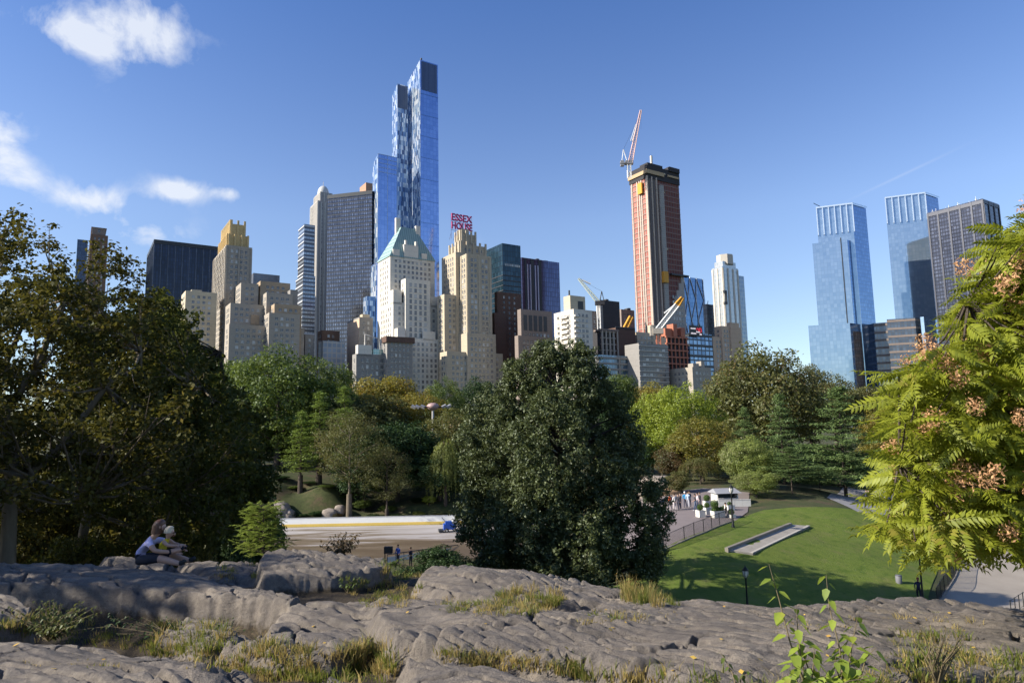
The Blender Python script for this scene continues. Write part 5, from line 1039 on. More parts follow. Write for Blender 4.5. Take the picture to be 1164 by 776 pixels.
# ------------------------------------------------------------------ the big central tree
def rounded(a,k=1.): return 1/(1+np.exp(-a*k))
def big_tree():
    D=44.; base=at(640,684,D); rng=np.random.default_rng(77); gz=tz(base.x,base.y)
    root=thing('broadleaf_tree','huge dark green shaggy tree in the middle of the view','tree',(base.x,base.y,gz),0,'trees in the park')
    LB=[(640,446,54,58,.5),(590,455,42,50,1.5),(688,478,34,52,1.5),(560,505,46,62,0),(622,515,52,80,-3.0),(690,560,50,62,-1.5),(716,616,46,56,-2.0),(560,592,48,66,-1.0),(600,618,56,62,-3.6),(655,630,52,54,-4.2),(620,560,100,110,2.5),(533,560,22,46,.5),(744,592,20,30,-1.),(625,408,28,24,0.5),(662,440,40,52,.8),(600,430,38,42,1.0),(655,412,30,30,.8),(700,520,34,50,.5),(730,562,30,38,-1.2),(712,498,26,40,.6),(735,630,26,30,-1.6)]
    C=[];R=[]
    for lx,ly,rx,ry,dd in LB:
        area=rx*ry; tgt=int(area/165)+3; k=0; mine=[]
        while len(mine)<tgt and k<3000:
            k+=1; u=unit(1,rng)[0]; r=rng.uniform(.6,1.25)*(1. if rx>40 else .75); rp=r/D*F*.8
            if dd<2 and u[1]>.55: continue
            q=rng.uniform(.75,1.); px=lx+u[0]*max(rx-rp,3)*q; py=ly-u[2]*max(ry-rp,3)*q; c=np.array(at(px,py,D+dd)); c[1]+=u[1]*rx/F*D*.8*q
            if any(np.linalg.norm(c-c2)<(r+r2)*.50 for c2,r2 in mine): continue
            mine.append((c,r))
        C+=[m_[0] for m_ in mine]; R+=[m_[1] for m_ in mine]
    P=[];N=[];ctr=np.array([base.x,D,(gz+EYE.z)/2+3])
    for c,r in zip(C,R):
        # each clump is a shaggy upright plume made of leaf rosettes
        nr=int(26*r*r)+8; d=unit(nr,rng); rc=c+d*(rng.random((nr,1))**.4)*r*np.array([.95,.95,1.15])
        for q in rc:
            n_=26; dd=unit(n_,rng); P.append(q+dd*rng.uniform(.05,.30,(n_,1))); o=(q-c)/(r+1e-6); N.append(dd*.6+o*.5+np.array([0,0,.45]))
    P=np.concatenate(P);N=np.concatenate(N); V,Fc=leaves(P,N,.17,rng,.55,.7); V-=np.array([base.x,base.y,gz])
    link('crown',mesh_np('crown',V,Fc),root,leafmat('big_tree_leaf',(.017,.030,.010),(.062,.082,.030),(.14,.15,.08),.10,trans=.22,gloss=.13,hue=.5))
    m=MB(); h=at(636,400,D).z-gz; m.tube([(0,0,-.5),(0,0,h*.3),(.2,0,h*.6),(-.1,0,h*.92)],[.55,.45,.28,.05],10)
    for c in C[::3]:
        e=Vector(c)-Vector((base.x,base.y,gz)); a=Vector((0,0,max(1.,min(h*.85,e.z-.5*e.xy.length)))); m.tube([a,a.lerp(e,.5)+Vector((0,0,.1)),e],[.14,.09,.03],5)
    m.build('trunk',[BKD],root)
big_tree()
# ------------------------------------------------------------------ left shaded trees
def left_tree(label,D,base_px,clumps,leaf,nl,mat,trunk_paths,seed,group='trees in the park',bk=BK):
    """clumps: list of (px,py,dD,r) ; trunk_paths: lists of (px,py,D,radius)"""
    rng=np.random.default_rng(seed); b=at(base_px[0],base_px[1],D); gz=b.z
    root=thing('broadleaf_tree',label,'tree',(b.x,b.y,gz),0,group); O=np.array([b.x,b.y,gz]); P=[];N=[]
    cs=[]
    for (px,py,dD,r) in clumps:
        c=np.array(at(px,py,D+dD)); cs.append((c,r)); nr=int(15*r*r)+5; d=unit(nr,rng); rc=c+d*(rng.random((nr,1))**.45)*r*np.array([1,1,.8])
        for q in rc:
            n_=max(6,int(nl*rng.uniform(.6,1.3))); dd=unit(n_,rng); P.append(q+dd*rng.uniform(.05,.36,(n_,1))*np.array([1,1,.7])); N.append(dd*.5+np.array([0,0,.8]))
    P=np.concatenate(P);N=np.concatenate(N); V,Fc=leaves(P,N,leaf,rng,.7,.75); link('crown',mesh_np('crown',V-O,Fc),root,mat)
    m=MB()
    for path in trunk_paths:
        pts=[Vector(at(px,py,dd))-b for px,py,dd,_ in path]; m.tube(pts,[q[3] for q in path],8)
    ends=[Vector(at(px,py,dd))-b for path in trunk_paths for px,py,dd,_ in path[1:]]
    for c,r in cs:
        e=Vector(c)-b; a=min(ends,key=lambda q:(q-e).length); mid=a.lerp(e,.5)+Vector((0,0,-.15)); m.tube([a,mid,e],[.05,.03,.012],5)
        for k in range(3): m.tube([mid.lerp(e,.4),e+Vector(unit(1,rng)[0])*r*.8],[.018,.006],4)
    m.build('trunk',[bk],root); return root
def scatter(seed,outline,n,r0,r1,dd,gap=.5,D=20.):
    rng=np.random.default_rng(seed); out=[]; xs_=[p[0] for p in outline]; ys_=[p[1] for p in outline]; k=0
    while len(out)<n and k<30000:
        k+=1; x=rng.uniform(min(xs_),max(xs_)); y=rng.uniform(min(ys_),max(ys_))
        if not inpoly(np.array([x]),np.array([y]),outline)[0]: continue
        r=rng.uniform(r0,r1); q=(x,y,rng.uniform(-dd,dd),r)
        if any(math.hypot(x-a[0],y-a[1])<(r+a[3])*gap*F/D and abs(a[2]-q[2])<dd*.6 for a in out): continue
        out.append(q)
    return out
o1=[(-120,262),(-20,250),(20,250),(45,262),(75,272),(100,284),(128,288),(150,308),(165,335),(175,375),(200,400),(215,440),(215,520),(190,560),(100,580),(-120,600)]
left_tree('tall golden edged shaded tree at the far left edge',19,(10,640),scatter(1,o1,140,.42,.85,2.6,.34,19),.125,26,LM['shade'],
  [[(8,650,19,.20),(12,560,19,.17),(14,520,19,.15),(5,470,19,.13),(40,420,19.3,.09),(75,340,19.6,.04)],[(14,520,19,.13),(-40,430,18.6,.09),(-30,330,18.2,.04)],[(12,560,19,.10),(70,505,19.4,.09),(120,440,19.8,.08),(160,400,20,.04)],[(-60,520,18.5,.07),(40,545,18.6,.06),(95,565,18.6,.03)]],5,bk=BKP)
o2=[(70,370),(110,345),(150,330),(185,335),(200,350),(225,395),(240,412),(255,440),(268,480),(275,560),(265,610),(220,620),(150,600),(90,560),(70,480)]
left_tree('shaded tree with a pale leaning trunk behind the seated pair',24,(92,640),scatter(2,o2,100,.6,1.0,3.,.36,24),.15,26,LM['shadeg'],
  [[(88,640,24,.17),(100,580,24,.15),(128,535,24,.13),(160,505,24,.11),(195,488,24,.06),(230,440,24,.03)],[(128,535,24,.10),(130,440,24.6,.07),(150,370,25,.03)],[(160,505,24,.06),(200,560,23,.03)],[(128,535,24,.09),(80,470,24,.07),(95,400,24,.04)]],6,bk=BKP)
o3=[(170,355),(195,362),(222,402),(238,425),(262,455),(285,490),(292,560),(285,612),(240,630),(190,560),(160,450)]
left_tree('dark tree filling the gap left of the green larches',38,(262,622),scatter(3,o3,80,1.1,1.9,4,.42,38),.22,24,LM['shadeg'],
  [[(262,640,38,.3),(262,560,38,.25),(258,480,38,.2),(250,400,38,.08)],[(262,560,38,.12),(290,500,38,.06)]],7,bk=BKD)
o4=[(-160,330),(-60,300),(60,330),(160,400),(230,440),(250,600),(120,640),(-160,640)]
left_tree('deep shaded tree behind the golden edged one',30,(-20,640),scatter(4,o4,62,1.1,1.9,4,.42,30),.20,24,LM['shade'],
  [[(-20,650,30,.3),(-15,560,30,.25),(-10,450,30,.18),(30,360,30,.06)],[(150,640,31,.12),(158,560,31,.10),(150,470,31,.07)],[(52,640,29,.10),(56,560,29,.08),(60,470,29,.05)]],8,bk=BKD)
# ------------------------------------------------------------------ pinnate leaved tree on the right
def pinnate(rng,L,n=9,lf=.12):
    """one compound leaf along +x drooping; returns quads"""
    V=[];F_=[]
    bend=rng.uniform(.15,.45)
    def rach(s): return np.array([L*s*(1-.12*bend*s),0,L*(.12*s-bend*s*s)])
    for i in range(n):
        s=.22+.74*i/(n-1); p=rach(s); p2=rach(min(1,s+.03)); t=(p2-p)/np.linalg.norm(p2-p+1e-9)
        for sd_ in (-1,1):
            sz=lf*(1-.35*abs(s-.45)/.55)*rng.uniform(.85,1.12); d=np.array([.52,sd_*.85,-.16+rng.normal()*.12]); d/=np.linalg.norm(d); w=np.cross(d,[0,0,1]); w/=np.linalg.norm(w); up=np.cross(w,d)*sd_
            b=len(V); V+= [p,p+d*sz*.35+w*sz*.21+up*.0,p+d*sz*1.0+np.array([0,0,-sz*.18]),p+d*sz*.35-w*sz*.21,p+d*sz*.40+np.array([0,0,sz*.05])]
            F_+=[[b,b+1,b+2,b+4],[b,b+4,b+2,b+3]]
    p=rach(.98); b=len(V); V+=[p,p+np.array([lf*.4,lf*.15,0]),p+np.array([lf*.9,0,-.03]),p+np.array([lf*.4,-lf*.15,0]),p+np.array([lf*.4,0,.01])]; F_+=[[b,b+1,b+2,b+4],[b,b+4,b+2,b+3]]
    # rachis as thin ribbon
    for i in range(4):
        a,c=rach(i/4.),rach((i+1)/4.); b=len(V); w=np.array([0,.0035,0]); V+=[a-w,a+w,c+w,c-w]; F_+=[[b,b+1,b+2,b+3]]
    return np.array(V),np.array(F_)
def rotm(yaw,pitch,roll):
    cy_,sy=math.cos(yaw),math.sin(yaw);cp,sp=math.cos(pitch),math.sin(pitch);cr,sr=math.cos(roll),math.sin(roll)
    return np.array([[cy_,-sy,0],[sy,cy_,0],[0,0,1]])@np.array([[cp,0,-sp],[0,1,0],[sp,0,cp]])@np.array([[1,0,0],[0,cr,-sr],[0,sr,cr]])
def pinnate_tree():
    rng=np.random.default_rng(21); b=at(1420,700,9.5); gz=tz(b.x,b.y); root=thing('ailanthus_tree','sunlit tree with long pinnate leaves and pinkish seed clusters at the right edge','tree',(b.x,b.y,gz),0,'trees in the park')
    vars_=[pinnate(rng,rng.uniform(.32,.47),9,.10) for _ in range(14)]
    out=[(1190,240),(1160,254),(1128,272),(1118,300),(1108,325),(1092,345),(1092,368),(1080,390),(1045,410),(1020,422),(1010,438),(1010,458),(1026,480),(1018,500),(1020,525),(1014,545),(1024,560),(1006,580),(1004,600),(1026,610),(1050,626),(1085,630),(1110,605),(1164,610),(1200,650),(1330,640),(1380,300),(1240,200)]
    tips=scatter(31,out,760,.12,.18,1.4,.47,7.6); V=[];Fc=[];b_=0; base=np.array(b); cl=[]; E=[]
    for (px,py,dD,r) in tips:
        D=7.6+dD+(max(0,px-1150)/230.)*.4; c=np.array(at(px,py,D)); E.append(c); out_ang=math.atan2(c[1]-b.y-0,c[0]-b.x)
        k=rng.integers(6,10); a0=rng.random()*6.28
        for j in range(k):
            v,f=vars_[rng.integers(len(vars_))]; yaw=a0+j*2.4; pitch=rng.uniform(-.8,.4); R_=rotm(yaw,pitch,rng.normal()*.75); V.append(v@R_.T*rng.uniform(.75,1.05)+c); Fc.append(f+b_); b_+=len(v)
        cl.append(c)
    V=np.concatenate(V)-np.array([b.x,b.y,gz]); Fc=np.concatenate(Fc)
    link('crown',mesh_np('crown',V,Fc),root,leafmat('pinnate_leaf',(.080,.105,.010),(.165,.200,.020),(.24,.21,.03),.14,trans=.40,gloss=.08,hue=1.2))
    # seed clusters
    sm=leafmat('seed_cluster',(.22,.125,.075),(.38,.25,.16),(.34,.28,.12),.3,trans=.25,gloss=.05,hue=3)
    protos=[]
    for s in range(4):
        n_=150; d=unit(n_,rng); P=d*(rng.random((n_,1))**.4)*np.array([.14,.14,.11]); v,f=leaves(P,d,.042,rng,.4,.8,.6); me=mesh_np('seed_cluster',v,f); me.materials.append(sm); protos.append(me)
    vis=[c for c,t in zip(cl,tips) if t[0]<1190]; rng.shuffle(vis)
    for i,c in enumerate(vis[:100]):
        o=bpy.data.objects.new('seed_cluster',protos[i%4]); COL.objects.link(o); o.parent=root; q=Vector(c)-Vector((b.x,b.y,gz)); tw=(EYE-Vector(c)).normalized(); o.location=q+Vector((-.10+rng.normal()*.12,-.28+rng.normal()*.08,rng.uniform(.0,.25))); o.rotation_euler=(rng.random()*6,rng.random()*6,rng.random()*6); s=rng.uniform(.6,1.05); o.scale=(s,s,s)
    m=MB(); B0=Vector((0,0,0)); h=at(1330,380,9).z-gz
    m.tube([(0,0,-.5),(-.2,-.2,h*.4),(-.5,-.5,h*.7),(-.9,-.8,h*1.05)],[.22,.18,.13,.05],10)
    hubs=[Vector((-.5,-.5,h*.7)),Vector((-.2,-.2,h*.4)),Vector((-.9,-.8,h*1.05)),Vector((-.3,-.3,h*.55))]
    L1=[]
    for i in range(16):
        c=Vector(cl[(i*17)%len(cl)])-Vector((b.x,b.y,gz)); a=min(hubs,key=lambda q:(q-c).length); mid=a.lerp(c,.55)+Vector((0,0,-.15)); m.tube([a,mid,c],[.06,.035,.012],6); L1+= [a.lerp(mid,.6),mid,mid.lerp(c,.5),c]
    for c in cl:
        c=Vector(c)-Vector((b.x,b.y,gz)); a=min(L1,key=lambda q:(q-c).length+(.0)); m.tube([a,a.lerp(c,.5)+Vector((0,0,-.04)),c],[.014,.010,.006],4)
    m.build('trunk',[BK],root)
pinnate_tree()
# ------------------------------------------------------------------ people
def skin_figure(J,E,name='body',sub=1,seg=None,root_i=0):
    me=bpy.data.meshes.new(name); me.from_pydata([j[0] for j in J],E and [],[]) if False else me.from_pydata([j[0] for j in J],E,[])
    o=bpy.data.objects.new('tmp',me); COL.objects.link(o); md=o.modifiers.new('s','SKIN'); 
    sv=me.skin_vertices[0].data
    for i,j in enumerate(J): r=j[1]; sv[i].radius=(r,r) if not isinstance(r,tuple) else r
    sv[root_i].use_root=True; md.use_smooth_shade=True; md.branch_smoothing=.6
    if sub: s=o.modifiers.new('u','SUBSURF'); s.levels=sub; s.render_levels=sub
    dg=bpy.context.evaluated_depsgraph_get(); nm=bpy.data.meshes.new_from_object(o.evaluated_get(dg)); COL.objects.unlink(o); bpy.data.objects.remove(o); nm.name=name
    P=[Vector(j[0]) for j in J]
    for f in nm.polygons:
        c=f.center; best=None
        for k,(a,b) in enumerate(E):
            A,Bq=P[a],P[b]; d=Bq-A; t=max(0,min(1,(c-A).dot(d)/max(d.length_squared,1e-9))); q=(c-A-d*t).length-.6*((J[a][1] if not isinstance(J[a][1],tuple) else J[a][1][0])*(1-t)+(J[b][1] if not isinstance(J[b][1],tuple) else J[b][1][0])*t)
            if best is None or q<best[0]: best=(q,k)
        f.material_index=seg[best[1]]; f.use_smooth=True
    return nm
SKIN,TOP,LEG,SHOE=0,1,2,3
def standing(stride=.12,arm=.1,lean=.0,bent=.0):
    J=[((0,0,.95),.13),((0,lean*.3,1.10),.12),((0,lean*.8,1.30),.145),((0,lean,1.46),.055),((0,lean+.01,1.54),.075),((0,lean+.03,1.63),.095),((0,lean+.02,1.71),.06)]
    E=[(0,1),(1,2),(2,3),(3,4),(4,5),(5,6)]; S=[TOP,TOP,TOP,SKIN,SKIN,SKIN]
    for sx,st in ((-1,1),(1,-1)):
        b=len(J); J+=[((sx*.09,0,.90),.095),((sx*.10,st*stride*.5+.03,.50),.065),((sx*.10,st*stride,.10),.045),((sx*.11,st*stride+.15,.045),.04)]
        E+=[(0,b),(b,b+1),(b+1,b+2),(b+2,b+3)]; S+=[LEG,LEG,LEG,SHOE]
        b=len(J); J+=[((sx*.18,lean*.9,1.39),.065),((sx*.23,lean-st*arm*.5,1.13),.045),((sx*.22,lean-st*arm+.08+bent*.2,.90+bent*.2),.032),((sx*.21,lean-st*arm+.12+bent*.25,.80+bent*.25),.036)]
        E+=[(2,b),(b,b+1),(b+1,b+2),(b+2,b+3)]; S+=[TOP,TOP,SKIN if bent>.5 else TOP,SKIN]
    return J,E,S
POSES=[skin_figure(*(lambda q:(q[0],q[1]))(p),name='body',sub=1,seg=p[2]) for p in (standing(.16,.14),standing(.03,.03,.02,.3),standing(.22,-.18,.04,.6))]
def hair_mesh(r=.105,ln=0.,c=(0,.02,1.64)):
    m=MB(); n=14; rows=[]
    for i in range(7):
        a=math.pi*.58*i/6; rows.append([(c[0]+r*math.sin(a)*math.cos(2*math.pi*k/n),c[1]-.012+r*1.08*math.sin(a)*math.sin(2*math.pi*k/n)*(1 if math.sin(2*math.pi*k/n)<0 else .82),c[2]+r*math.cos(a)*1.08+.012) for k in range(n)])
    m.grid(rows,True)
    if ln: m.tube([(c[0],c[1]-r*.75,c[2]+.02),(c[0],c[1]-r*1.05,c[2]-.06),(c[0],c[1]-r*.9,c[2]-.06-ln)],[.06,.065,.03],8)
    return m.mesh('hair')
HAIR=[hair_mesh(),hair_mesh(ln=.16)]
CM={}
def cm(c,rough=.85):
    k=tuple(c)
    if k not in CM: CM[k]=plain('cloth_%d'%len(CM),c,rough,0,.15,12)
    return CM[k]
SK1=plain('skin_light',(.48,.30,.22),.55,0,.05,9); 
def person(px,pyfeet,label,pose,face,top,legs,shoe=(.05,.05,.05),hair=(.04,.025,.015),long=0,h=1.7,group='people on the plaza',loc=None,skin=None):
    p=hit(px,pyfeet) if loc is None else Vector(loc); r=thing('person',label,'person',(p.x,p.y,p.z+.05),face,group); s=h/1.77; r.scale=(s,s,s)
    me=POSES[pose].copy(); me.name='body'; o=link('body',me,r,[skin or SK1,cm(top),cm(legs),cm(shoe)])
    hm=HAIR[long].copy(); ho=link('hair',hm,r,cm(hair)); ho.location=(0,(0,.02,.04)[pose],0); return r
W_=(.72,.72,.72)
person(762,580.5,'person in an orange jacket at the left of the plaza group',0,.6,(.65,.12,.04),(.05,.05,.07))
person(767.5,580.5,'person in white top and light trousers beside the orange jacket',1,.3,(.7,.66,.62),(.55,.5,.5))
person(771.5,580.5,'person in black top and dark trousers in the plaza group',0,2.4,(.03,.03,.04),(.04,.04,.06))
person(774,579,'person in brown coat behind the black top on the plaza',1,1.2,(.12,.07,.05),(.06,.06,.08))
person(779.2,577.5,'person in a bright blue top with a white cap on the plaza',1,.2,(.04,.33,.62),(.05,.06,.10),hair=W_)
person(782.5,577.5,'person in pale blue top with light trousers on the plaza',0,-.4,(.45,.55,.68),(.45,.45,.5))
person(784.5,576.5,'person in a navy jacket behind the pale blue one on the plaza',1,.5,(.03,.035,.06),(.12,.12,.15))
person(791,581,'person in dark top and jeans walking near the planters',2,1.7,(.04,.04,.05),(.06,.09,.15),shoe=(.6,.6,.6))
person(793.5,579.5,'person in pinkish white top walking near the planters',0,1.5,(.62,.5,.5),(.07,.08,.12))
person(796.3,578.5,'person in black jacket nearest the left white planter',1,1.7,(.025,.025,.03),(.05,.05,.07))
UG='people by the far path'
person(1002.3,575,'tall person in a white and black top by the far path',1,2.9,(.4,.38,.36),(.04,.04,.05),h=2.0,group=UG)
person(1006,575,'person in pale top and dark trousers, left of the small far group',0,2.,(.5,.47,.45),(.03,.03,.04),group=UG,h=1.6)
person(1009.5,575.5,'person in dark red top, middle of the small far group',1,1,(.22,.08,.07),(.45,.38,.34),group=UG,h=1.6)
person(1013.5,574.5,'person in white shirt, right of the small far group',0,3.4,(.6,.6,.62),(.04,.04,.06),group=UG,h=1.6)
person(986,574,'person in grey seen through the pine tips',0,.4,(.1,.1,.12),(.05,.05,.06),group=UG)
person(989,574,'person in dark red seen through the pine tips',1,.4,(.14,.05,.05),(.05,.05,.06),group=UG)
person(1045.5,684.5,'person in a dark navy jacket with a reddish ponytail walking down the path',0,-.5,(.022,.024,.055),(.02,.02,.03),hair=(.20,.07,.035),long=1,h=1.72,group='people near the rock')
person(452.5,641,'person in a bright blue shirt standing above the rink rail',1,2.6,(.06,.12,.42),(.06,.06,.08),h=1.72,group='people near the rink',loc=tuple(at(452.5,641,62)-Vector((0,0,0.05))))
person(462.5,645,'dark haired person half hidden by the boulder above the rink rail',1,1.,(.05,.04,.05),(.05,.05,.07),h=1.72,group='people near the rink',loc=tuple(at(467,644,62)-Vector((0,0,.05))))
# seated person on the plaza chair
p=hit(826,587.5); r=thing('person','seated person in black beside the widest planter','person',(p.x,p.y,p.z+.05),1.2,'people on the plaza')
J=[((0,0,.48),.13),((0,-.02,.66),.12),((0,.0,.86),.14),((0,.03,1.01),.055),((0,.05,1.10),.08),((0,.07,1.19),.09)];E=[(0,1),(1,2),(2,3),(3,4),(4,5)];S_=[1,1,1,0,0]
for sx in (-1,1):
    b=len(J);J+=[((sx*.1,.05,.47),.09),((sx*.12,.42,.48),.065),((sx*.12,.45,.1),.045),((sx*.12,.58,.05),.04)];E+=[(0,b),(b,b+1),(b+1,b+2),(b+2,b+3)];S_+=[2,2,2,3]
    b=len(J);J+=[((sx*.18,.0,.92),.06),((sx*.22,.08,.68),.045),((sx*.15,.30,.60),.035)];E+=[(2,b),(b,b+1),(b+1,b+2)];S_+=[1,1,1]
link('body',skin_figure(J,E,seg=S_),r,[SK1,cm((.02,.02,.025)),cm((.03,.03,.04)),cm((.05,.05,.05))]); o=link('hair',HAIR[0].copy(),r,cm((.03,.02,.015))); o.location=(0,.06,-.44)
ch=thing('folding_chair','dark metal chair carrying the seated person on the plaza','chair',(p.x,p.y,p.z+.05),1.2); m=MB(); m.box(-.22,.22,-.2,.24,.36,.39); m.build('seat',[TRIM_D],ch); m=MB(); m.box(-.22,.22,-.26,-.23,.5,.85); m.build('backrest',[TRIM_D],ch)
for sx in (-1,1):
    for sy in (-1,1): m=MB(); m.tube([(sx*.2,sy*.2,0),(sx*.2,sy*.2 if sy>0 else -.245,.37 if sy>0 else .8)],.015,5); m.build('leg',[TRIM_D],ch)
# ---- the seated pair on the rock
def fingers(J,E,S,hand,dirv,upv,side,r=.0085):
    """five short finger chains from a palm vertex index"""
    hp=Vector(J[hand][0]); d=Vector(dirv).normalized(); u=Vector(upv).normalized(); w=d.cross(u)
    for k,(o,l) in enumerate(((-.03,.065),(-.011,.078),(.009,.074),(.027,.058))):
        b=len(J); p=hp+w*o+d*.02; J+=[(tuple(p),r*1.3),(tuple(p+d*l*.55-u*.004),r),(tuple(p+d*l-u*.022),r*.8)]; E+=[(hand,b),(b,b+1),(b+1,b+2)]; S+=[SKIN]*3
    b=len(J); p=hp-w*.035*side; J+=[(tuple(p-d*.01),r*1.3),(tuple(p+d*.035-w*.02*side-u*.012),r)]; E+=[(hand,b),(b,b+1)]; S+=[SKIN]*2
def face_bits(root,c,f,r,skin):
    """nose, eyes, ears, mouth on a head centred at c looking along f"""
    f=Vector(f).normalized(); sdv=f.cross(Vector((0,0,1))).normalized(); upv=sdv.cross(f)
    m=MB(); q=Vector(c)+f*r*.95-upv*.005; m.tube([q+upv*.02,q+f*.018-upv*.012,q-upv*.016],[.008,.013,.008],6); m.build('nose',[skin],root)
    for s in (-1,1):
        m=MB(); q=Vector(c)+sdv*r*.93*s-f*.005; m.sphere(tuple(q),.022,8,6,(.6,1,1.3)); m.build('ear',[skin],root)
        m=MB(); q=Vector(c)+f*r*.86+sdv*.034*s+upv*.018; m.sphere(tuple(q),.011,8,6); m.build('eye',[cm((.03,.02,.02))],root)
    m=MB(); q=Vector(c)+f*r*.90-upv*.045; m.tube([q-sdv*.02,q+f*.004,q+sdv*.02],.006,5); m.build('mouth',[cm((.35,.12,.10))],root)
WD=12.9; wp=at(153,641.5,WD); zr=rh(wp.x,wp.y); WS=1.02
woman=thing('person','woman in a lilac white t-shirt with brown bob sitting on the rock','person',(wp.x,wp.y,max(zr,wp.z-.03)),0,'pair sitting on the rock'); woman.scale=(WS,)*3
J=[((.04,0,.12),.145),((.10,0,.26),.13),((.20,0,.40),.14),((.30,0,.49),.07),((.375,-.0,.565),.05),((.42,0,.62),.075),((.455,0,.69),.095),((.46,0,.76),.065)]
E=[(0,1),(1,2),(2,3),(3,4),(4,5),(5,6),(6,7)];S_=[TOP,TOP,TOP,SKIN,SKIN,SKIN,SKIN]
for sy,kn,an in ((-1,(.52,-.16,.16),(.90,-.17,.06)),(1,(.55,.20,.14),(.92,.16,.05))):
    b=len(J);J+=[((.10,sy*.10,.12),.11),(kn,.075),(an,.048),((an[0]+.10,an[1],an[2]+.06),.04)];E+=[(0,b),(b,b+1),(b+1,b+2),(b+2,b+3)];S_+=[LEG,LEG,SKIN,SHOE]
for sy,el,wr in ((-1,(.46,-.22,.30),(.74,-.09,.245)),(1,(.52,.22,.34),(.76,.09,.27))):
    b=len(J);J+=[((.31,sy*.15,.445),.062),(((.31+el[0])/2+.0,(sy*.17+el[1])/2,(.47+el[2])/2),.056),(el,.043),(wr,.030),((wr[0]+.05,wr[1]*.8,wr[2]-.0),.030)];E+=[(2,b),(b,b+1),(b+1,b+2),(b+2,b+3),(b+3,b+4)];S_+=[TOP,TOP,SKIN,SKIN,SKIN]
    fingers(J,E,S_,b+4,(1,0,-.15),(0,0,1),sy)
link('body',skin_figure(J,E,seg=S_,sub=2),woman,[SK1,cm((.46,.45,.68)),cm((.018,.022,.035)),cm((.03,.03,.03))]); face_bits(woman,(.475,0,.69),(1,0,-.35),.092,SK1)
hm=NT('brown_hair'); pz=hm.obj(); hm=hm.done(hm.mix(hm.noise(20,4,.6,hm.mapping(pz,(3,3,.5))),(.05,.022,.012),(.17,.085,.05)),.45,spec=.4)
m=MB(); rows=[]; n_=20
for i in range(11):
    a=i/10.; th=a*1.9; R0=.118*math.sin(min(th,1.57))*(1+.15*max(0,a-.8)*5*.35); z=.118*math.cos(th) if th<1.57 else -.118*(th-1.57)*3.4; rows.append([(.44+R0*math.cos(2*math.pi*k/n_)*(.70 if math.cos(2*math.pi*k/n_)>.3 else 1.08)-.035*max(0,a-.6)*2,R0*math.sin(2*math.pi*k/n_),.705+z) for k in range(n_)])
m.grid(rows,True); m.build('hair',[hm],woman)
cp=Vector((wp.x+.50,wp.y-.03,woman.location.z+.17))
kid=thing('person','blond toddler in a yellow shirt on the lap of the woman in lilac white','person',tuple(cp),0,'pair sitting on the rock')
J=[((0,0,.07),.085),((.01,0,.17),.08),((.05,0,.27),.08),((.09,0,.335),.038),((.12,0,.375),.06),((.145,0,.435),.088),((.14,0,.49),.06)];E=[(0,1),(1,2),(2,3),(3,4),(4,5),(5,6)];S_=[TOP,TOP,TOP,SKIN,SKIN,SKIN]
for sy in (-1,1):
    b=len(J);J+=[((.03,sy*.06,.06),.06),((.22,sy*.08,.10),.048),((.40,sy*.06,.13),.034),((.43,sy*.06,.19),.035)];E+=[(0,b),(b,b+1),(b+1,b+2),(b+2,b+3)];S_+=[LEG,LEG,SKIN,SHOE]
    b=len(J);J+=[((.07,sy*.10,.29),.04),((.17,sy*.12,.21),.03),((.30,sy*.06,.20),.021),((.335,sy*.05,.20),.020)];E+=[(2,b),(b,b+1),(b+1,b+2),(b+2,b+3)];S_+=[TOP,SKIN,SKIN,SKIN]
    fingers(J,E,S_,b+3,(1,0,-.1),(0,0,1),sy,.0055)
link('body',skin_figure(J,E,seg=S_,sub=2),kid,[SK1,cm((.50,.40,.03)),cm((.02,.02,.03)),cm((.015,.015,.02))]); face_bits(kid,(.155,0,.435),(1,-.15,-.35),.084,SK1)
m=MB(); rows=[]
for i in range(8):
    th=i/7.*1.75; R0=.101*math.sin(min(th,1.57)); z=.101*math.cos(th); rows.append([(.135+R0*math.cos(2*math.pi*k/n_)*(.62 if math.cos(2*math.pi*k/n_)>.3 and i>3 else 1.),R0*math.sin(2*math.pi*k/n_),.445+z) for k in range(n_)])
m.grid(rows,True); m.build('hair',[plain('blond_hair',(.62,.52,.36),.5,0,.25,30)],kid)
# ------------------------------------------------------------------ lamp posts
IRON=plain('black_iron',(.02,.022,.022),.5,.4); LAMPG=NT('frosted_lamp_glass').done((.65,.62,.55),.3,0,.5)
def lamp(px,pyfoot,label,h=3.6,loc=None):
    p=hit(px,pyfoot) if loc is None else Vector(loc); r=thing('street_lamp',label,'lamp post',(p.x,p.y,p.z),0,'park lamp posts')
    m=MB(); m.lathe([(.16,0),(.16,.15),(.11,.25),(.10,.6),(.065,.75),(.05,h-.75),(.08,h-.68),(.06,h-.62)],12); m.build('post',[IRON],r)
    m=MB(); m.lathe([(.06,h-.62),(.15,h-.5),(.19,h-.3),(.17,h-.15)],12); gl_=m.build('lantern_globe',[LAMPG],r)
    m=MB(); m.lathe([(.20,h-.17),(.19,h-.10),(.09,h+.02),(.03,h+.08),(.02,h+.18),(0,h+.2)],12); 
    for k in range(6): a=k*math.pi/3; m.tube([(.07*math.cos(a),.07*math.sin(a),h-.62),(.165*math.cos(a),.165*math.sin(a),h-.5),(.2*math.cos(a),.2*math.sin(a),h-.3),(.19*math.cos(a),.19*math.sin(a),h-.13)],.010,4)
    gl_.parent=m.build('lantern_cap',[IRON],r); return r
q=at(847,645,46); z0=tz(q.x,q.y); lamp(0,0,'dark lamp post with a pale lantern rising behind the middle of the rock',h=q.z-z0,loc=(q.x,q.y,z0))
lamp(833.5,599.5,'dark lamp post at the corner of plaza and lawn',h=3.6); 
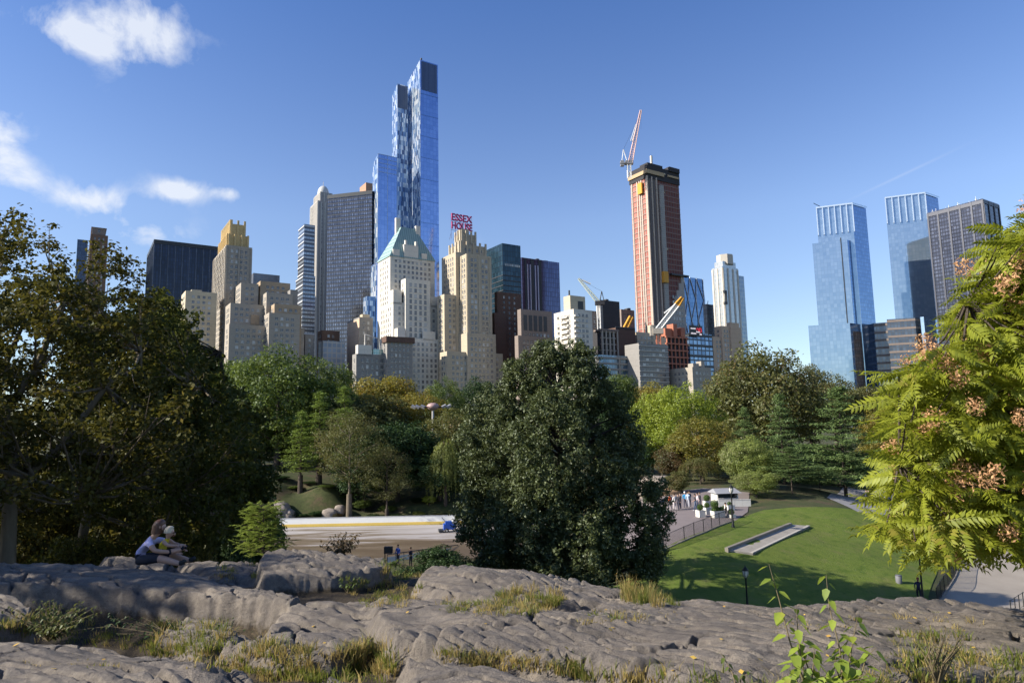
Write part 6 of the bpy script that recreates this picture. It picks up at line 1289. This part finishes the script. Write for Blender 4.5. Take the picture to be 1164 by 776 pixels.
q=at(1043.5,618,50); z0=tz(q.x,q.y); lamp(0,0,'dark lamp post half hidden by the pinnate leaves',h=max(2.5,q.z-z0),loc=(q.x,q.y,z0))
# floodlight mast
q=at(492,459,128); z0=tz(q.x,q.y); r=thing('floodlight_mast','tall grey floodlight mast with a ring of lamps above the trees','light mast',(q.x,q.y,z0)); h=q.z-z0
m=MB(); m.tube([(0,0,0),(0,0,h)],[.35,.2],10); m.build('pole',[plain('galvanised',(.42,.40,.38),.5,.5)],r); m=MB(); m.lathe([(.3,h-1.2),(.9,h-.9),(1.2,h-.4),(.9,h),(.4,h+.2),(0,h+.2)],12); m.build('lamp_crown',[plain('rusty_pink_metal',(.40,.27,.25),.6,.2)],r)
m=MB(); m.tube([(-3.4,0,h-.6),(3.4,0,h-.6)],.12,6); m.tube([(-1.5,-1.5,h-.6),(1.5,1.5,h-.6)],.12,6); m.build('cross_arm',[TRIM_D],r)
for x in (-3.6,-2.9,-1.9,2.1,3.0): m=MB(); M_=Matrix.Translation((x,0,h-.5))@Matrix.Rotation(rad(-25 if x>0 else 25),4,'Y')@Matrix.Rotation(rad(20),4,'X'); m.box(-.42,.42,-.3,.3,-.2,.25,0,M_); m.build('floodlight',[plain('lamp_housing',(.45,.43,.42),.4,.5)],r)
# ------------------------------------------------------------------ planters, kiosk, barrier
PW=plain('white_planter_paint',(.60,.58,.52),.6,0,.06,3)
HEDGE=leafmat('box_hedge',(.02,.045,.010),(.06,.11,.02)); rg=np.random.default_rng(4)
def planter(px,py,w,hh,label,balls,rz=.25,dp=.75):
    p=hit(px,py); r=thing('planter',label,'planter',(p.x,p.y,p.z+.05),rz,'white planters on the plaza'); m=MB(); t=.06
    m.box(-w/2,w/2,-dp/2,-dp/2+t,0,hh); m.box(-w/2,w/2,dp/2-t,dp/2,0,hh); m.box(-w/2,-w/2+t,-dp/2+t,dp/2-t,0,hh); m.box(w/2-t,w/2,-dp/2+t,dp/2-t,0,hh); m.box(-w/2-.03,w/2+.03,-dp/2-.03,-dp/2-.004,hh-.09,hh+.02); m.box(-w/2+.06,w/2-.06,-dp/2+.06,dp/2-.06,hh-.12,hh-.05,1); m.build('box',[PW,plain('potting_soil',(.05,.035,.02),.95)],r)
    P=[];N=[]
    for x,z,rr in balls: d=unit(int(900*rr*rr/.09),rg); P.append(np.array([x,0,hh+z])+d*rr*(rg.random((len(d),1))**.3)*np.array([1,min(1,dp*.55/rr),1])); N.append(d)
    v,f=leaves(np.concatenate(P),np.concatenate(N),.075,rg,.7,.6); s_=link('shrub',mesh_np('shrub',v,f),r,HEDGE); return r
planter(796.6,587.8,.65,.62,'small white planter nearest the walkers with a round clipped shrub',[(0,.28,.30)])
planter(804,584.5,.62,.62,'narrow white planter second from the left, in a gap behind',[(0,.22,.27)])
planter(816,588.3,1.12,.60,'widest white planter with a low hedge and one tall ball',[(-.35,.12,.26),(0,.14,.27),(.35,.12,.26),(-.28,.62,.40)])
planter(803.8,575,.6,.5,'farthest white planter with a round shrub, by the kiosk',[(0,.30,.36)])
planter(829.5,580,.75,.5,'white planter in front of the long white barrier',[(0,.14,.22)])
planter(831.5,588.5,.5,.3,'low dark green pot shrub behind the lamp post',[(0,.2,.3)])
p=hit(816,574.5); r=thing('kiosk','low kiosk with a grey pitched awning roof and dark serving opening','kiosk',(p.x,p.y,p.z+.05),.12); r.scale=(.78,.78,.72)
m=MB(); m.box(0,3.0,0,2.2,0,.95); m.box(0,.12,0,2.2,.95,1.75); m.box(2.88,3.0,0,2.2,.95,1.75); m.box(0.12,2.88,2.05,2.2,.95,1.75); kw_=m.build('walls',[PW],r); m=MB(); m.box(.13,2.87,1.2,1.3,.96,1.74); m.build('opening_shade_panel',[TRIM_D],kw_)  # dark sheet inside the kiosk paints the shade of its opening
m=MB(); A=[(-.35,-.6,1.72),(3.3,-.6,1.72),(3.0,1.1,2.35),(-.1,1.1,2.35),(3.3,2.6,1.72),(-.35,2.6,1.72)]
m.face([A[0],A[1],A[2],A[3]]); m.face([A[3],A[2],A[4],A[5]]); m.face([A[0],A[3],A[5]]); m.face([A[1],A[4],A[2]]); m.face([A[0],A[5],A[4],A[1]]); m.build('roof',[plain('grey_awning',(.26,.26,.27),.7,0,.15,2)],r)
m=MB(); m.box(.1,2.9,-.12,-.004,.9,1.0); m.build('counter',[TRIM_L],kw_)
p=hit(817,577.2); r=thing('barrier','long white panel barrier between the kiosk and the bushes','barrier',(p.x,p.y,p.z+.05),.02); 
for k in range(4): m=MB(); m.box(k*.85+.01,k*.85+.84,0,.06,.05,.72); m.build('panel',[PW],r)
m=MB(); m.box(0,3.4,-.02,.08,.72,.80); m.build('top_rail',[TRIM_L],r)
# stone platform in the lawn
cs_=[hit(824,627),hit(856,631.5),hit(921,600),hit(897,598)]; c0=sum(cs_,Vector())/4; r=thing('stone_platform','long narrow stone platform with a raised kerb set in the lawn','platform',tuple(c0)); ST=mat_paving('platform_stone',(.30,.27,.22),(.42,.38,.32),1.2)
def slabq(cs,z0,z1,name,mat,par):
    m=MB(); lo_=[Vector(c)-c0+Vector((0,0,z0)) for c in cs]; hi_=[Vector(c)-c0+Vector((0,0,z1)) for c in cs]
    for i in range(4): j=(i+1)%4; m.face([lo_[i],lo_[j],hi_[j],hi_[i]])
    m.face(hi_); m.build(name,[mat],par)
slabq(cs_,-.3,.20,'paved_top',ST,r); L1,R1,R2,L2=cs_
def strip(a,b,w,side): d=(b-a).normalized(); n_=Vector((d.y,-d.x,0))*side; return [a,a+n_*w,b+n_*w,b]
kb=plain('kerb_stone',(.20,.18,.15),.9,0,.25,3,.2,.4); slabq(strip(L1,L2,.28,1),-.2,.34,'kerb',kb,r); slabq(strip(R1,R2,.30,-1)[::-1],-.4,.25,'kerb',plain('kerb_pale',(.38,.35,.30),.9,0,.2,3),r)
# ------------------------------------------------------------------ fences
def fence(label,pts,h,step,mesh=True,mat=IRON,kerb=True,wire=.16,group='park fences'):
    W=[hit(*p) if len(p)==2 else Vector(p) for p in pts]; r=thing('fence',label,'fence',tuple(W[0]),0,group); L_=[]; 
    for a,b in zip(W[:-1],W[1:]): n_=max(1,round((b-a).length/step)); L_+=[a.lerp(b,k/n_) for k in range(n_)]
    L_.append(W[-1]); L_=[Vector((p.x,p.y,tz(p.x,p.y)))-W[0] for p in L_]
    for p in L_: m=MB(); m.tube([p+Vector((0,0,-.1)),p+Vector((0,0,h+.05))],.032,6); m.build('post',[mat],r)
    m=MB(); m.tube([p+Vector((0,0,h)) for p in L_],.02,5); m.tube([p+Vector((0,0,.12)) for p in L_],.012,4); m.build('rail',[mat],r)
    if mesh:
        m=MB()
        for a,b in zip(L_[:-1],L_[1:]):
            ln=(b-a).length; n_=int(ln/wire)+1; 
            for k in range(-int(h/wire)-1,n_):
                for s_ in (0,1):
                    x0,x1=k*wire,k*wire+h; z0_,z1_=(.12,h); 
                    t0=max(0,-x0/h); t1=min(1,(ln-x0)/h)
                    if t1<=t0: continue
                    f=lambda t:(a.lerp(b,(x0+h*t)/ln)+Vector((0,0,z0_+(z1_-z0_)*(t if s_==0 else 1-t))))
                    m.tube([f(t0),f(t1)],.007,3,0,False)
        m.build('wire_mesh',[mat],r)
    if kerb:
        m=MB()
        for a,b in zip(L_[:-1],L_[1:]):
            d=(b-a).normalized(); n_=Vector((d.y,-d.x,0))*.09; P=[a-n_,a+n_,b+n_,b-n_]; 
            m.face([q+Vector((0,0,.13)) for q in (P[0],P[1],P[2],P[3])][::-1]); 
            for i in range(4): j=(i+1)%4; m.face([P[i]-Vector((0,0,.2)),P[j]-Vector((0,0,.2)),P[j]+Vector((0,0,.13)),P[i]+Vector((0,0,.13))])
        m.build('kerb',[kb],r)
    return r
fence('low chain link fence between the plaza and the lawn',[(735,634),(752,627),(778,615),(800,606),(818,598),(832,593)],1.15,2.1)
fence('thin chain link fence curving between the lawn and the pale path',[(1066,688),(1078,668),(1088,650),(1097,636),(1103,622)],1.2,2.0)
fence('short iron rail at the bottom right by the path',[(1150,700),(1164,690),(1190,680)],1.0,1.2,mesh=False,kerb=False)
fence('dark rail in front of the far path group',[(980,578),(1000,580),(1030,582),(1050,580)],.9,2.0,mesh=False,kerb=False)
p=hit(1022,663); r=thing('litter_bin','small grey litter bin on the lawn with its shadow to the right','bin',tuple(p)); r.scale=(.8,.8,.8); m=MB(); m.lathe([(.24,0),(.27,.1),(.29,.75),(.25,.80),(.0,.80)],12); m.build('bin_body',[plain('bin_grey',(.16,.16,.17),.6)],r); m=MB(); m.lathe([(.30,.74),(.30,.79),(.27,.80)],12); m.build('rim',[TRIM_D],r)
# ------------------------------------------------------------------ ice rink
wy=atz(400,598,-1.0).y; xa,xb=atz(250,598,-1.).x,atz(545,598,-1.).x; r=thing('rink_barrier','long white rink wall with a yellow kick strip','wall',(xa,wy,-.95))
wm=plain('white_rink_board',(.78,.78,.74),.5,0,.04,.6); m=MB(); m.box(0,xb-xa,0,.15,.42,1.25); m.build('board',[wm],r); m=MB(); m.box(0,xb-xa,-.02,.17,0,.42); m.build('kick_strip',[plain('yellow_strip',(.70,.50,.12),.5,0,.1,.6)],r); m=MB(); m.box(0,xb-xa,-.04,.19,1.25,1.31); m.build('cap_rail',[plain('grey_cap',(.35,.36,.36),.5)],r)
p=atz(512,604,-.95); r=thing('ice_resurfacer','blue and white ice resurfacing machine parked on the rink','vehicle',(p.x,p.y,-.95),.2); r.scale=(.8,.8,.8); BL=plain('blue_machine_paint',(.02,.09,.42),.35,0,.05,2,.5)
m=MB(); m.box(-1.2,.9,-.8,.8,.45,1.35); m.box(-.9,.2,-.7,.7,1.35,1.75); m.build('body',[BL],r); m=MB(); m.box(.3,1.1,-.7,.7,1.36,2.0); m.box(.35,.6,-.72,-.70,.8,1.3); m.build('tank',[PW],r); m=MB(); m.box(-2.0,-1.21,-.9,.9,.08,.45); m.build('blade_housing',[TRIM_D],r)
m=MB(); m.tube([(-.9,-.5,1.75),(-1.4,-.5,2.4)],.05,5); m.tube([(-.9,.5,1.75),(-1.4,.5,2.4)],.05,5); m.build('guard_bar',[TRIM_D],r)
for x in (-.7,.7):
    for y in (-.82,.82): m=MB(); M_=Matrix.Translation((x,y,.34))@Matrix.Rotation(math.pi/2,4,'X'); rows=[[M_@Vector((rr*math.cos(2*math.pi*k/16),rr*math.sin(2*math.pi*k/16),zz)) for k in range(16)] for rr,zz in ((0,-.14),(.2,-.14),(.34,-.1),(.34,.1),(.2,.14),(0,.14))]; m.grid(rows,True); w_=m.build('wheel',[plain('tyre',(.03,.03,.03),.8)],r); m=MB(); yy=y-.15 if y<0 else y+.15; m.tube([(x,yy,.34),(x,yy+(.02 if y>0 else -.02),.34)],.15,10); m.build('rim',[PW],w_)
# rail with white banner strip above the near rink edge
a=at(440,630,68);b=at(520,619,84); r=thing('rink_rail','dark rail with a white banner strip along the near rink edge','railing',(a.x,a.y,a.z-1.1)); d=b-a; m=MB(); m.tube([(0,0,1.1),(d.x,d.y,d.z+1.1)],.05,5); m.build('top_rail',[TRIM_D],r)
m=MB(); nv_=Vector((0,0,.001)); m.face([Vector((0,0,.35)),Vector((d.x,d.y,d.z+.35)),Vector((d.x,d.y,d.z+.85)),Vector((0,0,.85))]); m.face([Vector((0,.06,.85)),Vector((d.x,d.y+.06,d.z+.85)),Vector((d.x,d.y+.06,d.z+.35)),Vector((0,.06,.35))]); m.face([Vector((0,0,.85)),Vector((d.x,d.y,d.z+.85)),Vector((d.x,d.y+.06,d.z+.85)),Vector((0,.06,.85))]); m.build('banner_strip',[PW],r)
for k in range(11): m=MB(); q=Vector(d)*(k/10.); m.tube([(q.x,q.y+.03,q.z-3),(q.x,q.y+.03,q.z+1.15)],.04,5); m.build('post',[TRIM_D],r)
q=at(441.5,619,62); r=thing('loudspeaker','black box loudspeaker on a pole by the blue shirted person','loudspeaker',(q.x,q.y,q.z-3)); m=MB(); m.tube([(-.3,0,-2),(-.3,0,2.9)],.05,6); m.build('pole',[TRIM_D],r); m=MB(); m.box(-.35,.35,-.25,.25,2.3,2.85); m.build('cabinet',[CHAR],r); m=MB(); m.box(-.28,.28,-.27,-.251,2.36,2.79); m.build('grille',[TRIM_D],r)
# ------------------------------------------------------------------ boulders
def boulder(px,py,w,h,label,mat,D=None,seed=0,sq=.7,zo=0):
    p=hit(px,py) if D is None else at(px,py,D); r=thing('boulder',label,'boulder',(p.x,p.y,p.z+zo)); rg_=np.random.default_rng(seed); n1,n2=40,28; th=np.linspace(0,2*math.pi,n1,endpoint=False); ph=np.linspace(0,math.pi,n2); T,Ph=np.meshgrid(th,ph)
    sx=np.sin(Ph)*np.cos(T);sy=np.sin(Ph)*np.sin(T);sz=np.cos(Ph); k=1+.26*fbm(sx*.9+seed+1.2*sz,sy*.9+.7*sz,4,seed)+.05*fbm(sx*5+sz*3,sy*5+seed,3,seed+1); f=lambda a:np.sign(a)*np.abs(a)**sq
    X_,Y_,Z_=f(sx)*k*w/2,f(sy)*k*w/2.2,f(sz)*k*h; V=np.stack([X_,Y_,Z_],-1).reshape(-1,3); i=np.arange(n1*n2).reshape(n2,n1); j=np.roll(i,-1,1); Fc=np.stack([i[:-1],i[1:],j[1:],j[:-1]],-1).reshape(-1,4); link('rock',mesh_np('rock',V,Fc,smooth=True),r,mat); return r
BR=NT('pale_boulder'); pz=BR.pos(); BRm=BR.done(BR.mix(BR.noise(.8,5,.6,pz),(.20,.165,.135),(.34,.29,.24)),.9,normal=BR.bump(BR.noise(5,5,.7,pz),.6,.1))
boulder(747,556,5.2,2.4,'big sunlit pale boulder behind the plaza group',BRm,seed=9,sq=.85,zo=-.5)
boulder(757,561,3.6,.8,'low tan boulder skirt below the big pale boulder',plain('tan_rock',(.30,.20,.12),.9,0,.3,1,.2,.5),seed=4)
for i,(px,py,w,h,l) in enumerate(((375,585,2.2,.9,'pale rock among the shrubs on the rink slope'),(318,590,3.2,2.4,'grey rock face at the left end of the rink wall'),(326,592,2.4,1.6,'grey rock beside the left rock face of the rink'),(478,590,1.6,.5,'small pale rock at the right end of the rink slope'),(386,580,1.6,.8,'small grey rock behind the pale trunk'))): boulder(px,py,w,h,l,BRm,seed=10+i)
# ------------------------------------------------------------------ grass and weeds on the rock
GR=np.random.default_rng(12)
def blades(c,n,h,spread,lean=.5,w=.006):
    """curved tapering blades; two quads each"""
    a=GR.random(n)*6.283; r=spread*GR.random(n)**.6; P=np.stack([c[0]+np.cos(a)*r,c[1]+np.sin(a)*r,np.full(n,c[2]-.03)],1); a2=a+GR.normal(size=n)*.8; L=h*GR.uniform(.45,1.15,n); ln=lean*GR.uniform(.2,1.2,n)
    d=np.stack([np.cos(a2),np.sin(a2),np.zeros(n)],1); f=GR.random(n)*3.14; s=np.stack([np.cos(f),np.sin(f),np.zeros(n)],1)*w*GR.uniform(.6,1.4,(n,1)); up=np.array([0,0,1.])
    p1=P+up*(L*.5)[:,None]+d*(L*ln*.18)[:,None]; p2=P+up*(L*(.95-.25*ln))[:,None]+d*(L*ln*.65)[:,None]
    V=np.stack([P-s,P+s,p1+s*.8,p1-s*.8,p2+s*.1,p2-s*.1],1).reshape(-1,3); b=np.arange(n)[:,None]*6; F_=np.concatenate([b+np.array([[0,1,2,3]]),b+np.array([[3,2,4,5]])]); return V,F_
def grass_obj(name,label,spots,mat,kind='stuff'):
    V=[];Fc=[];k=0
    for (px,py,n,h,sp,ln,w) in spots:
        p=rhit(px,py); v,f=blades(p,n,h,sp,ln,w); V.append(v);Fc.append(f+k);k+=len(v)
    o=link(name,mesh_np(name,np.concatenate(V),np.concatenate(Fc)),None,mat); tag(o,label,'grass',kind=kind); return o
GG=leafmat('fresh_grass',(.04,.065,.012),(.11,.135,.03),(.20,.17,.06),.35,trans=.4,gloss=.04,hue=2)
GD=leafmat('dry_grass',(.13,.105,.04),(.25,.215,.10),(.11,.13,.04),.35,trans=.35,gloss=.04,hue=2)
def region(poly,n):
    out=[];xs_=[p[0] for p in poly];ys_=[p[1] for p in poly]
    while len(out)<n:
        x=GR.uniform(min(xs_),max(xs_));y=GR.uniform(min(ys_),max(ys_))
        if inpoly(np.array([x]),np.array([y]),poly)[0]: out.append((x,y))
    return out
sg=[];sdry=[]
def add(poly,n,h,green=.6,k=26,ln=.8,sp=.09,w=.006):
    for x,y in region(poly,n):
        (sg if GR.random()<green else sdry).append((x,y,int(k*GR.uniform(.5,1.4)),h*.60*GR.uniform(.45,1.35),sp*1.1,ln,w*.75))
add([(168,712),(258,703),(262,735),(240,745),(172,742)],60,.24,.75)
add([(0,702),(60,700),(170,722),(172,738),(60,728),(0,728)],70,.20,.55)
add([(110,722),(250,738),(330,766),(300,772),(180,742),(110,730)],70,.14,.35)
add([(255,728),(330,735),(425,735),(455,742),(450,775),(350,776),(300,752)],100,.25,.5)
add([(395,735),(445,735),(440,765),(400,770)],35,.24,.35)
add([(488,735),(560,745),(630,752),(642,760),(560,758),(500,747)],70,.13,.12)
add([(630,752),(665,756),(668,770),(640,765)],22,.16,.7)
add([(650,765),(755,765),(760,800),(650,800)],40,.20,.4)
add([(760,770),(1000,775),(1000,800),(760,800)],30,.2,.6)
add([(390,655),(445,665),(478,668),(470,690),(430,690),(395,678)],75,.20,.5)
add([(500,682),(570,685),(640,680),(625,697),(570,700),(505,695)],75,.17,.5)
add([(565,672),(635,668),(640,690),(580,695)],45,.30,.6,34)
add([(700,655),(765,655),(768,688),(712,686)],60,.45,.45,44,.55)
add([(660,696),(760,694),(762,704),(665,706)],24,.12,.35)
add([(245,640),(268,645),(262,662),(246,660)],14,.2,.5); add([(425,640),(470,630),(480,655),(440,668)],40,.30,.6)
add([(1000,748),(1180,745),(1200,800),(990,800)],110,.20,.6,24)
add([(1030,690),(1110,700),(1100,745),(1010,742)],40,.16,.45)
add([(905,705),(960,700),(965,715),(910,715)],10,.08,.2); add([(860,715),(1000,690),(1010,700),(870,725)],14,.06,.2); add([(300,760),(365,752),(360,776),(300,776)],20,.2,.4)
add([(60,735),(130,738),(120,760),(20,755)],8,.06,.3); add([(285,640),(300,655),(290,662)],5,.2,.6)
grass_obj('grass','green grass tufts in the cracks of the rock',sg,GG); grass_obj('dry_grass','straw coloured dry grass in the hollows of the rock',sdry,GD)
def leafy(px,py,label,name,stems,leaf,mat,D=None,cat='plant',group=None,stemmat=None,shape='heart',nper=14,lw=.75):
    """stems: (tip px, tip py, D) ; broad leaves set along each stem"""
    b=rhit(px,py) if D is None else at(px,py,D); r=thing(name,label,cat,tuple(b),0,group); V=[];Fc=[];k=0; m=MB()
    for (tx,ty,dd,n_) in stems:
        tip=Vector(at(tx,ty,dd))-b; pts=[Vector((0,0,-.03)),tip*.35+Vector((GR.normal()*.02,GR.normal()*.02,.03)),tip*.7+Vector((GR.normal()*.015,0,.02)),tip]; m.tube(pts,[.006,.005,.0035,.0015],5)
        for i in range(n_):
            f=.12+.88*(i+.5)/n_; seg_=min(2,int(f*3)); p=pts[seg_].lerp(pts[seg_+1],f*3-seg_); a=i*2.4+GR.normal()*.3; sz=leaf*(1.1-.35*max(0,f-.55)/.45)*GR.uniform(.75,1.2); d=Vector((math.cos(a),math.sin(a),.25)).normalized(); dr=GR.uniform(-1.6,-.4); w_=d.cross(Vector((0,0,1))).normalized(); up=w_.cross(d)
            q=p+d*sz*.25; d2=(d+Vector((0,0,dr))).normalized(); 
            P_=[p,q+w_*sz*.06,q+d2*sz*.25+w_*sz*.40*lw+up*.08*sz,q+d2*sz*.65+w_*sz*.28*lw+up*.05*sz,q+d2*sz*1.05,q+d2*sz*.65-w_*sz*.28*lw+up*.05*sz,q+d2*sz*.25-w_*sz*.40*lw+up*.08*sz,q-w_*sz*.06]
            mid=[q,q+d2*sz*.3-up*.02*sz,q+d2*sz*.7-up*.02*sz]
            idx=len(V); V+=[tuple(v) for v in P_+mid]; 
            Fc+=[(idx+1,idx+2,idx+9,idx+8),(idx+2,idx+3,idx+10,idx+9),(idx+3,idx+4,idx+4+0,idx+10)[:3]+(idx+10,) if False else (idx+3,idx+4,idx+10,idx+10)[:4],(idx+7,idx+8,idx+9,idx+6),(idx+6,idx+9,idx+10,idx+5)]
    # drop degenerate quads: rebuild as polys
    me=bpy.data.meshes.new('leaves'); faces=[]
    for f in Fc:
        g=[]; [g.append(x) for x in f if x not in g]; faces.append(g)
    faces+=[(i+5,i+10,i+4) for i in range(0,len(V),11)]
    me.from_pydata(V,[],faces); me.update(); [setattr(p_,'use_smooth',True) for p_ in me.polygons]; link('leaves',me,r,mat); m.build('stem',[stemmat or plain('green_brown_stem',(.14,.11,.06),.8)],r); return r
SP=leafmat('sapling_leaf',(.075,.125,.018),(.19,.26,.04),(.30,.30,.04),.12,trans=.42,gloss=.12,hue=9)
leafy(920,790,'leafy sprout with the taller left stem in front of the rock','sapling',[(874,641,4.6,15),(905,690,4.5,12),(925,735,4.4,12),(900,755,4.3,10),(940,768,4.3,9),(915,720,4.6,10)],.092,SP,D=4.4,group='saplings growing before the rock')
leafy(960,792,'leafy sprout right of the taller one in front of the rock','sapling',[(939,653,4.6,15),(975,700,4.5,12),(996,735,4.4,12),(950,745,4.4,10),(985,765,4.3,9),(965,722,4.5,10)],.092,SP,D=4.4,group='saplings growing before the rock')
leafy(840,790,'small weed left of the two leafy sprouts','weed',[(818,740,4.8,10),(850,760,4.6,9),(800,770,4.6,8),(862,775,4.5,7)],.045,LM['mid'],D=4.6)
leafy(905,800,'low leafy tangle at the foot of the two sprouts','weed',[(895,765,4.2,9),(930,772,4.2,9),(985,774,4.2,9),(1000,768,4.2,8),(950,780,4.1,8)],.08,SP,D=4.2)
WS_=[]
for k in range(60): WS_.append((GR.uniform(0,125),GR.uniform(680,715),GR.uniform(7.6,8.9),11))
leafy(55,725,'dark bushy weed in the hollow of the left rocks','weed',WS_,.055,leafmat('dark_weed',(.02,.032,.010),(.075,.09,.025),(.25,.22,.16),.12),D=8.1)
leafy(1065,775,'feathery grey green weed at the lower right of the rock','weed',[(GR.uniform(1035,1110),GR.uniform(708,745),GR.uniform(5.0,5.6),9) for _ in range(26)],.028,LM['olive'],D=5.3,lw=.4)
leafy(385,634,'brown and yellow leaved bush behind the flat boulder','bush',[(GR.uniform(360,417),GR.uniform(603,624),GR.uniform(15.8,17),12) for _ in range(30)],.085,LM['brown'],D=16.2)
leafy(445,640,'low green weed at the right end of the flat boulder','weed',[(GR.uniform(440,478),GR.uniform(628,655),13.2,9) for _ in range(14)],.05,LM['mid'],D=13.2)
leafy(395,672,'grassy weed hanging below the flat boulder','weed',[(GR.uniform(385,425),GR.uniform(650,665),12.,9) for _ in range(10)],.05,LM['mid'],D=12.)
leafy(135,712,'small dark weed at the foot of the left ledge','weed',[(GR.uniform(110,160),GR.uniform(695,712),9.0,8) for _ in range(8)],.04,LM['dark'],D=9.)
leafy(200,728,'dark low weeds along the foot of the long left ledge','weed',[(GR.uniform(120,300),GR.uniform(698,722),GR.uniform(8.4,9.2),8) for _ in range(44)],.04,LM['dark'],D=8.8)
leafy(702,668,'single seed stalk standing on the rock','weed',[(702,646,12,7)],.03,LM['yellow'],D=12.)
# young feathery tree left of the flat boulder
def feathery():
    b=at(298,640,16.0); r=thing('young_tree','young light green feathery tree beside the flat boulder','tree',tuple(b),0,'trees in the park'); V=[];Fc=[];k=0; m=MB(); h=at(298,572,16).z-b.z; m.tube([(0,0,-.4),(.02,0,h*.5),(0,0,h)],[.03,.02,.005],6)
    for i in range(60):
        z=h*(.12+.85*i/60.); a=i*2.4; L=.72*(1-.55*i/60.)*GR.uniform(.7,1.15); e=Vector((math.cos(a)*L,math.sin(a)*L,z+.22*L)); m.tube([(0,0,z),e*.5+Vector((0,0,z*.5+.03)),e],[.008,.005,.002],4)
        for j in range(9):
            f=.25+.75*j/9.; c=Vector((0,0,z)).lerp(e,f); v,fc=pinnate(GR,.20,6,.065); R_=rotm(a+(1.0 if j%2 else -1.0)+GR.normal()*.2,GR.uniform(-.1,.5),0); V.append(v@R_.T+np.array(c)); Fc.append(fc+k); k+=len(v)
    link('crown',mesh_np('crown',np.concatenate(V),np.concatenate(Fc)),r,leafmat('feathery_leaf',(.06,.10,.02),(.15,.20,.045),(.24,.24,.06),.2,trans=.4,gloss=.05,hue=2)); m.build('trunk',[BK],r)
feathery()
# fallen leaves
fl=[]
V=[];Fc=[];
for i in range(34):
    px,py=(GR.uniform(0,1164),GR.uniform(690,770)); p=np.array(rhit(px,py))+np.array([0,0,.02]); v,f=leaves(p[None],np.array([[0,0,1.]]),.045,GR,.8,.3); V.append(v);Fc.append(f+4*i)
tag(link('fallen_leaves',mesh_np('fallen_leaves',np.concatenate(V),np.concatenate(Fc)),None,leafmat('fallen_leaf',(.35,.2,.05),(.55,.42,.1))),'yellow fallen leaves scattered on the rock','leaves',kind='stuff')
# unseen trees added out of frame on the left, to shade the left rocks
for x,y,h,w,k in ((-21,1,9.5,5,'broad1'),(-23,8,10.5,5.5,'broad3'),(-27,16,11.5,6,'broad2'),(-19,-7,8,4.5,'broad2')):
    gz=tz(x,y); r=thing('broadleaf_tree','unseen park tree added beyond the left edge to cast shade','tree',(x,y,gz),0,'added shade trees beyond the left edge'); c=bpy.data.objects.new('crown',PRO[k]['me']); COL.objects.link(c); c.parent=r; c.scale=(w,w,h/2); c.location=(0,0,2.5); c.material_slots[0].link='OBJECT'; c.material_slots[0].material=LM['mid']
    t=bpy.data.objects.new('trunk',PRO[k]['tr']); COL.objects.link(t); t.parent=r; t.scale=(w*.8,w*.8,h/2*1.2); t.location=(0,0,2.5)
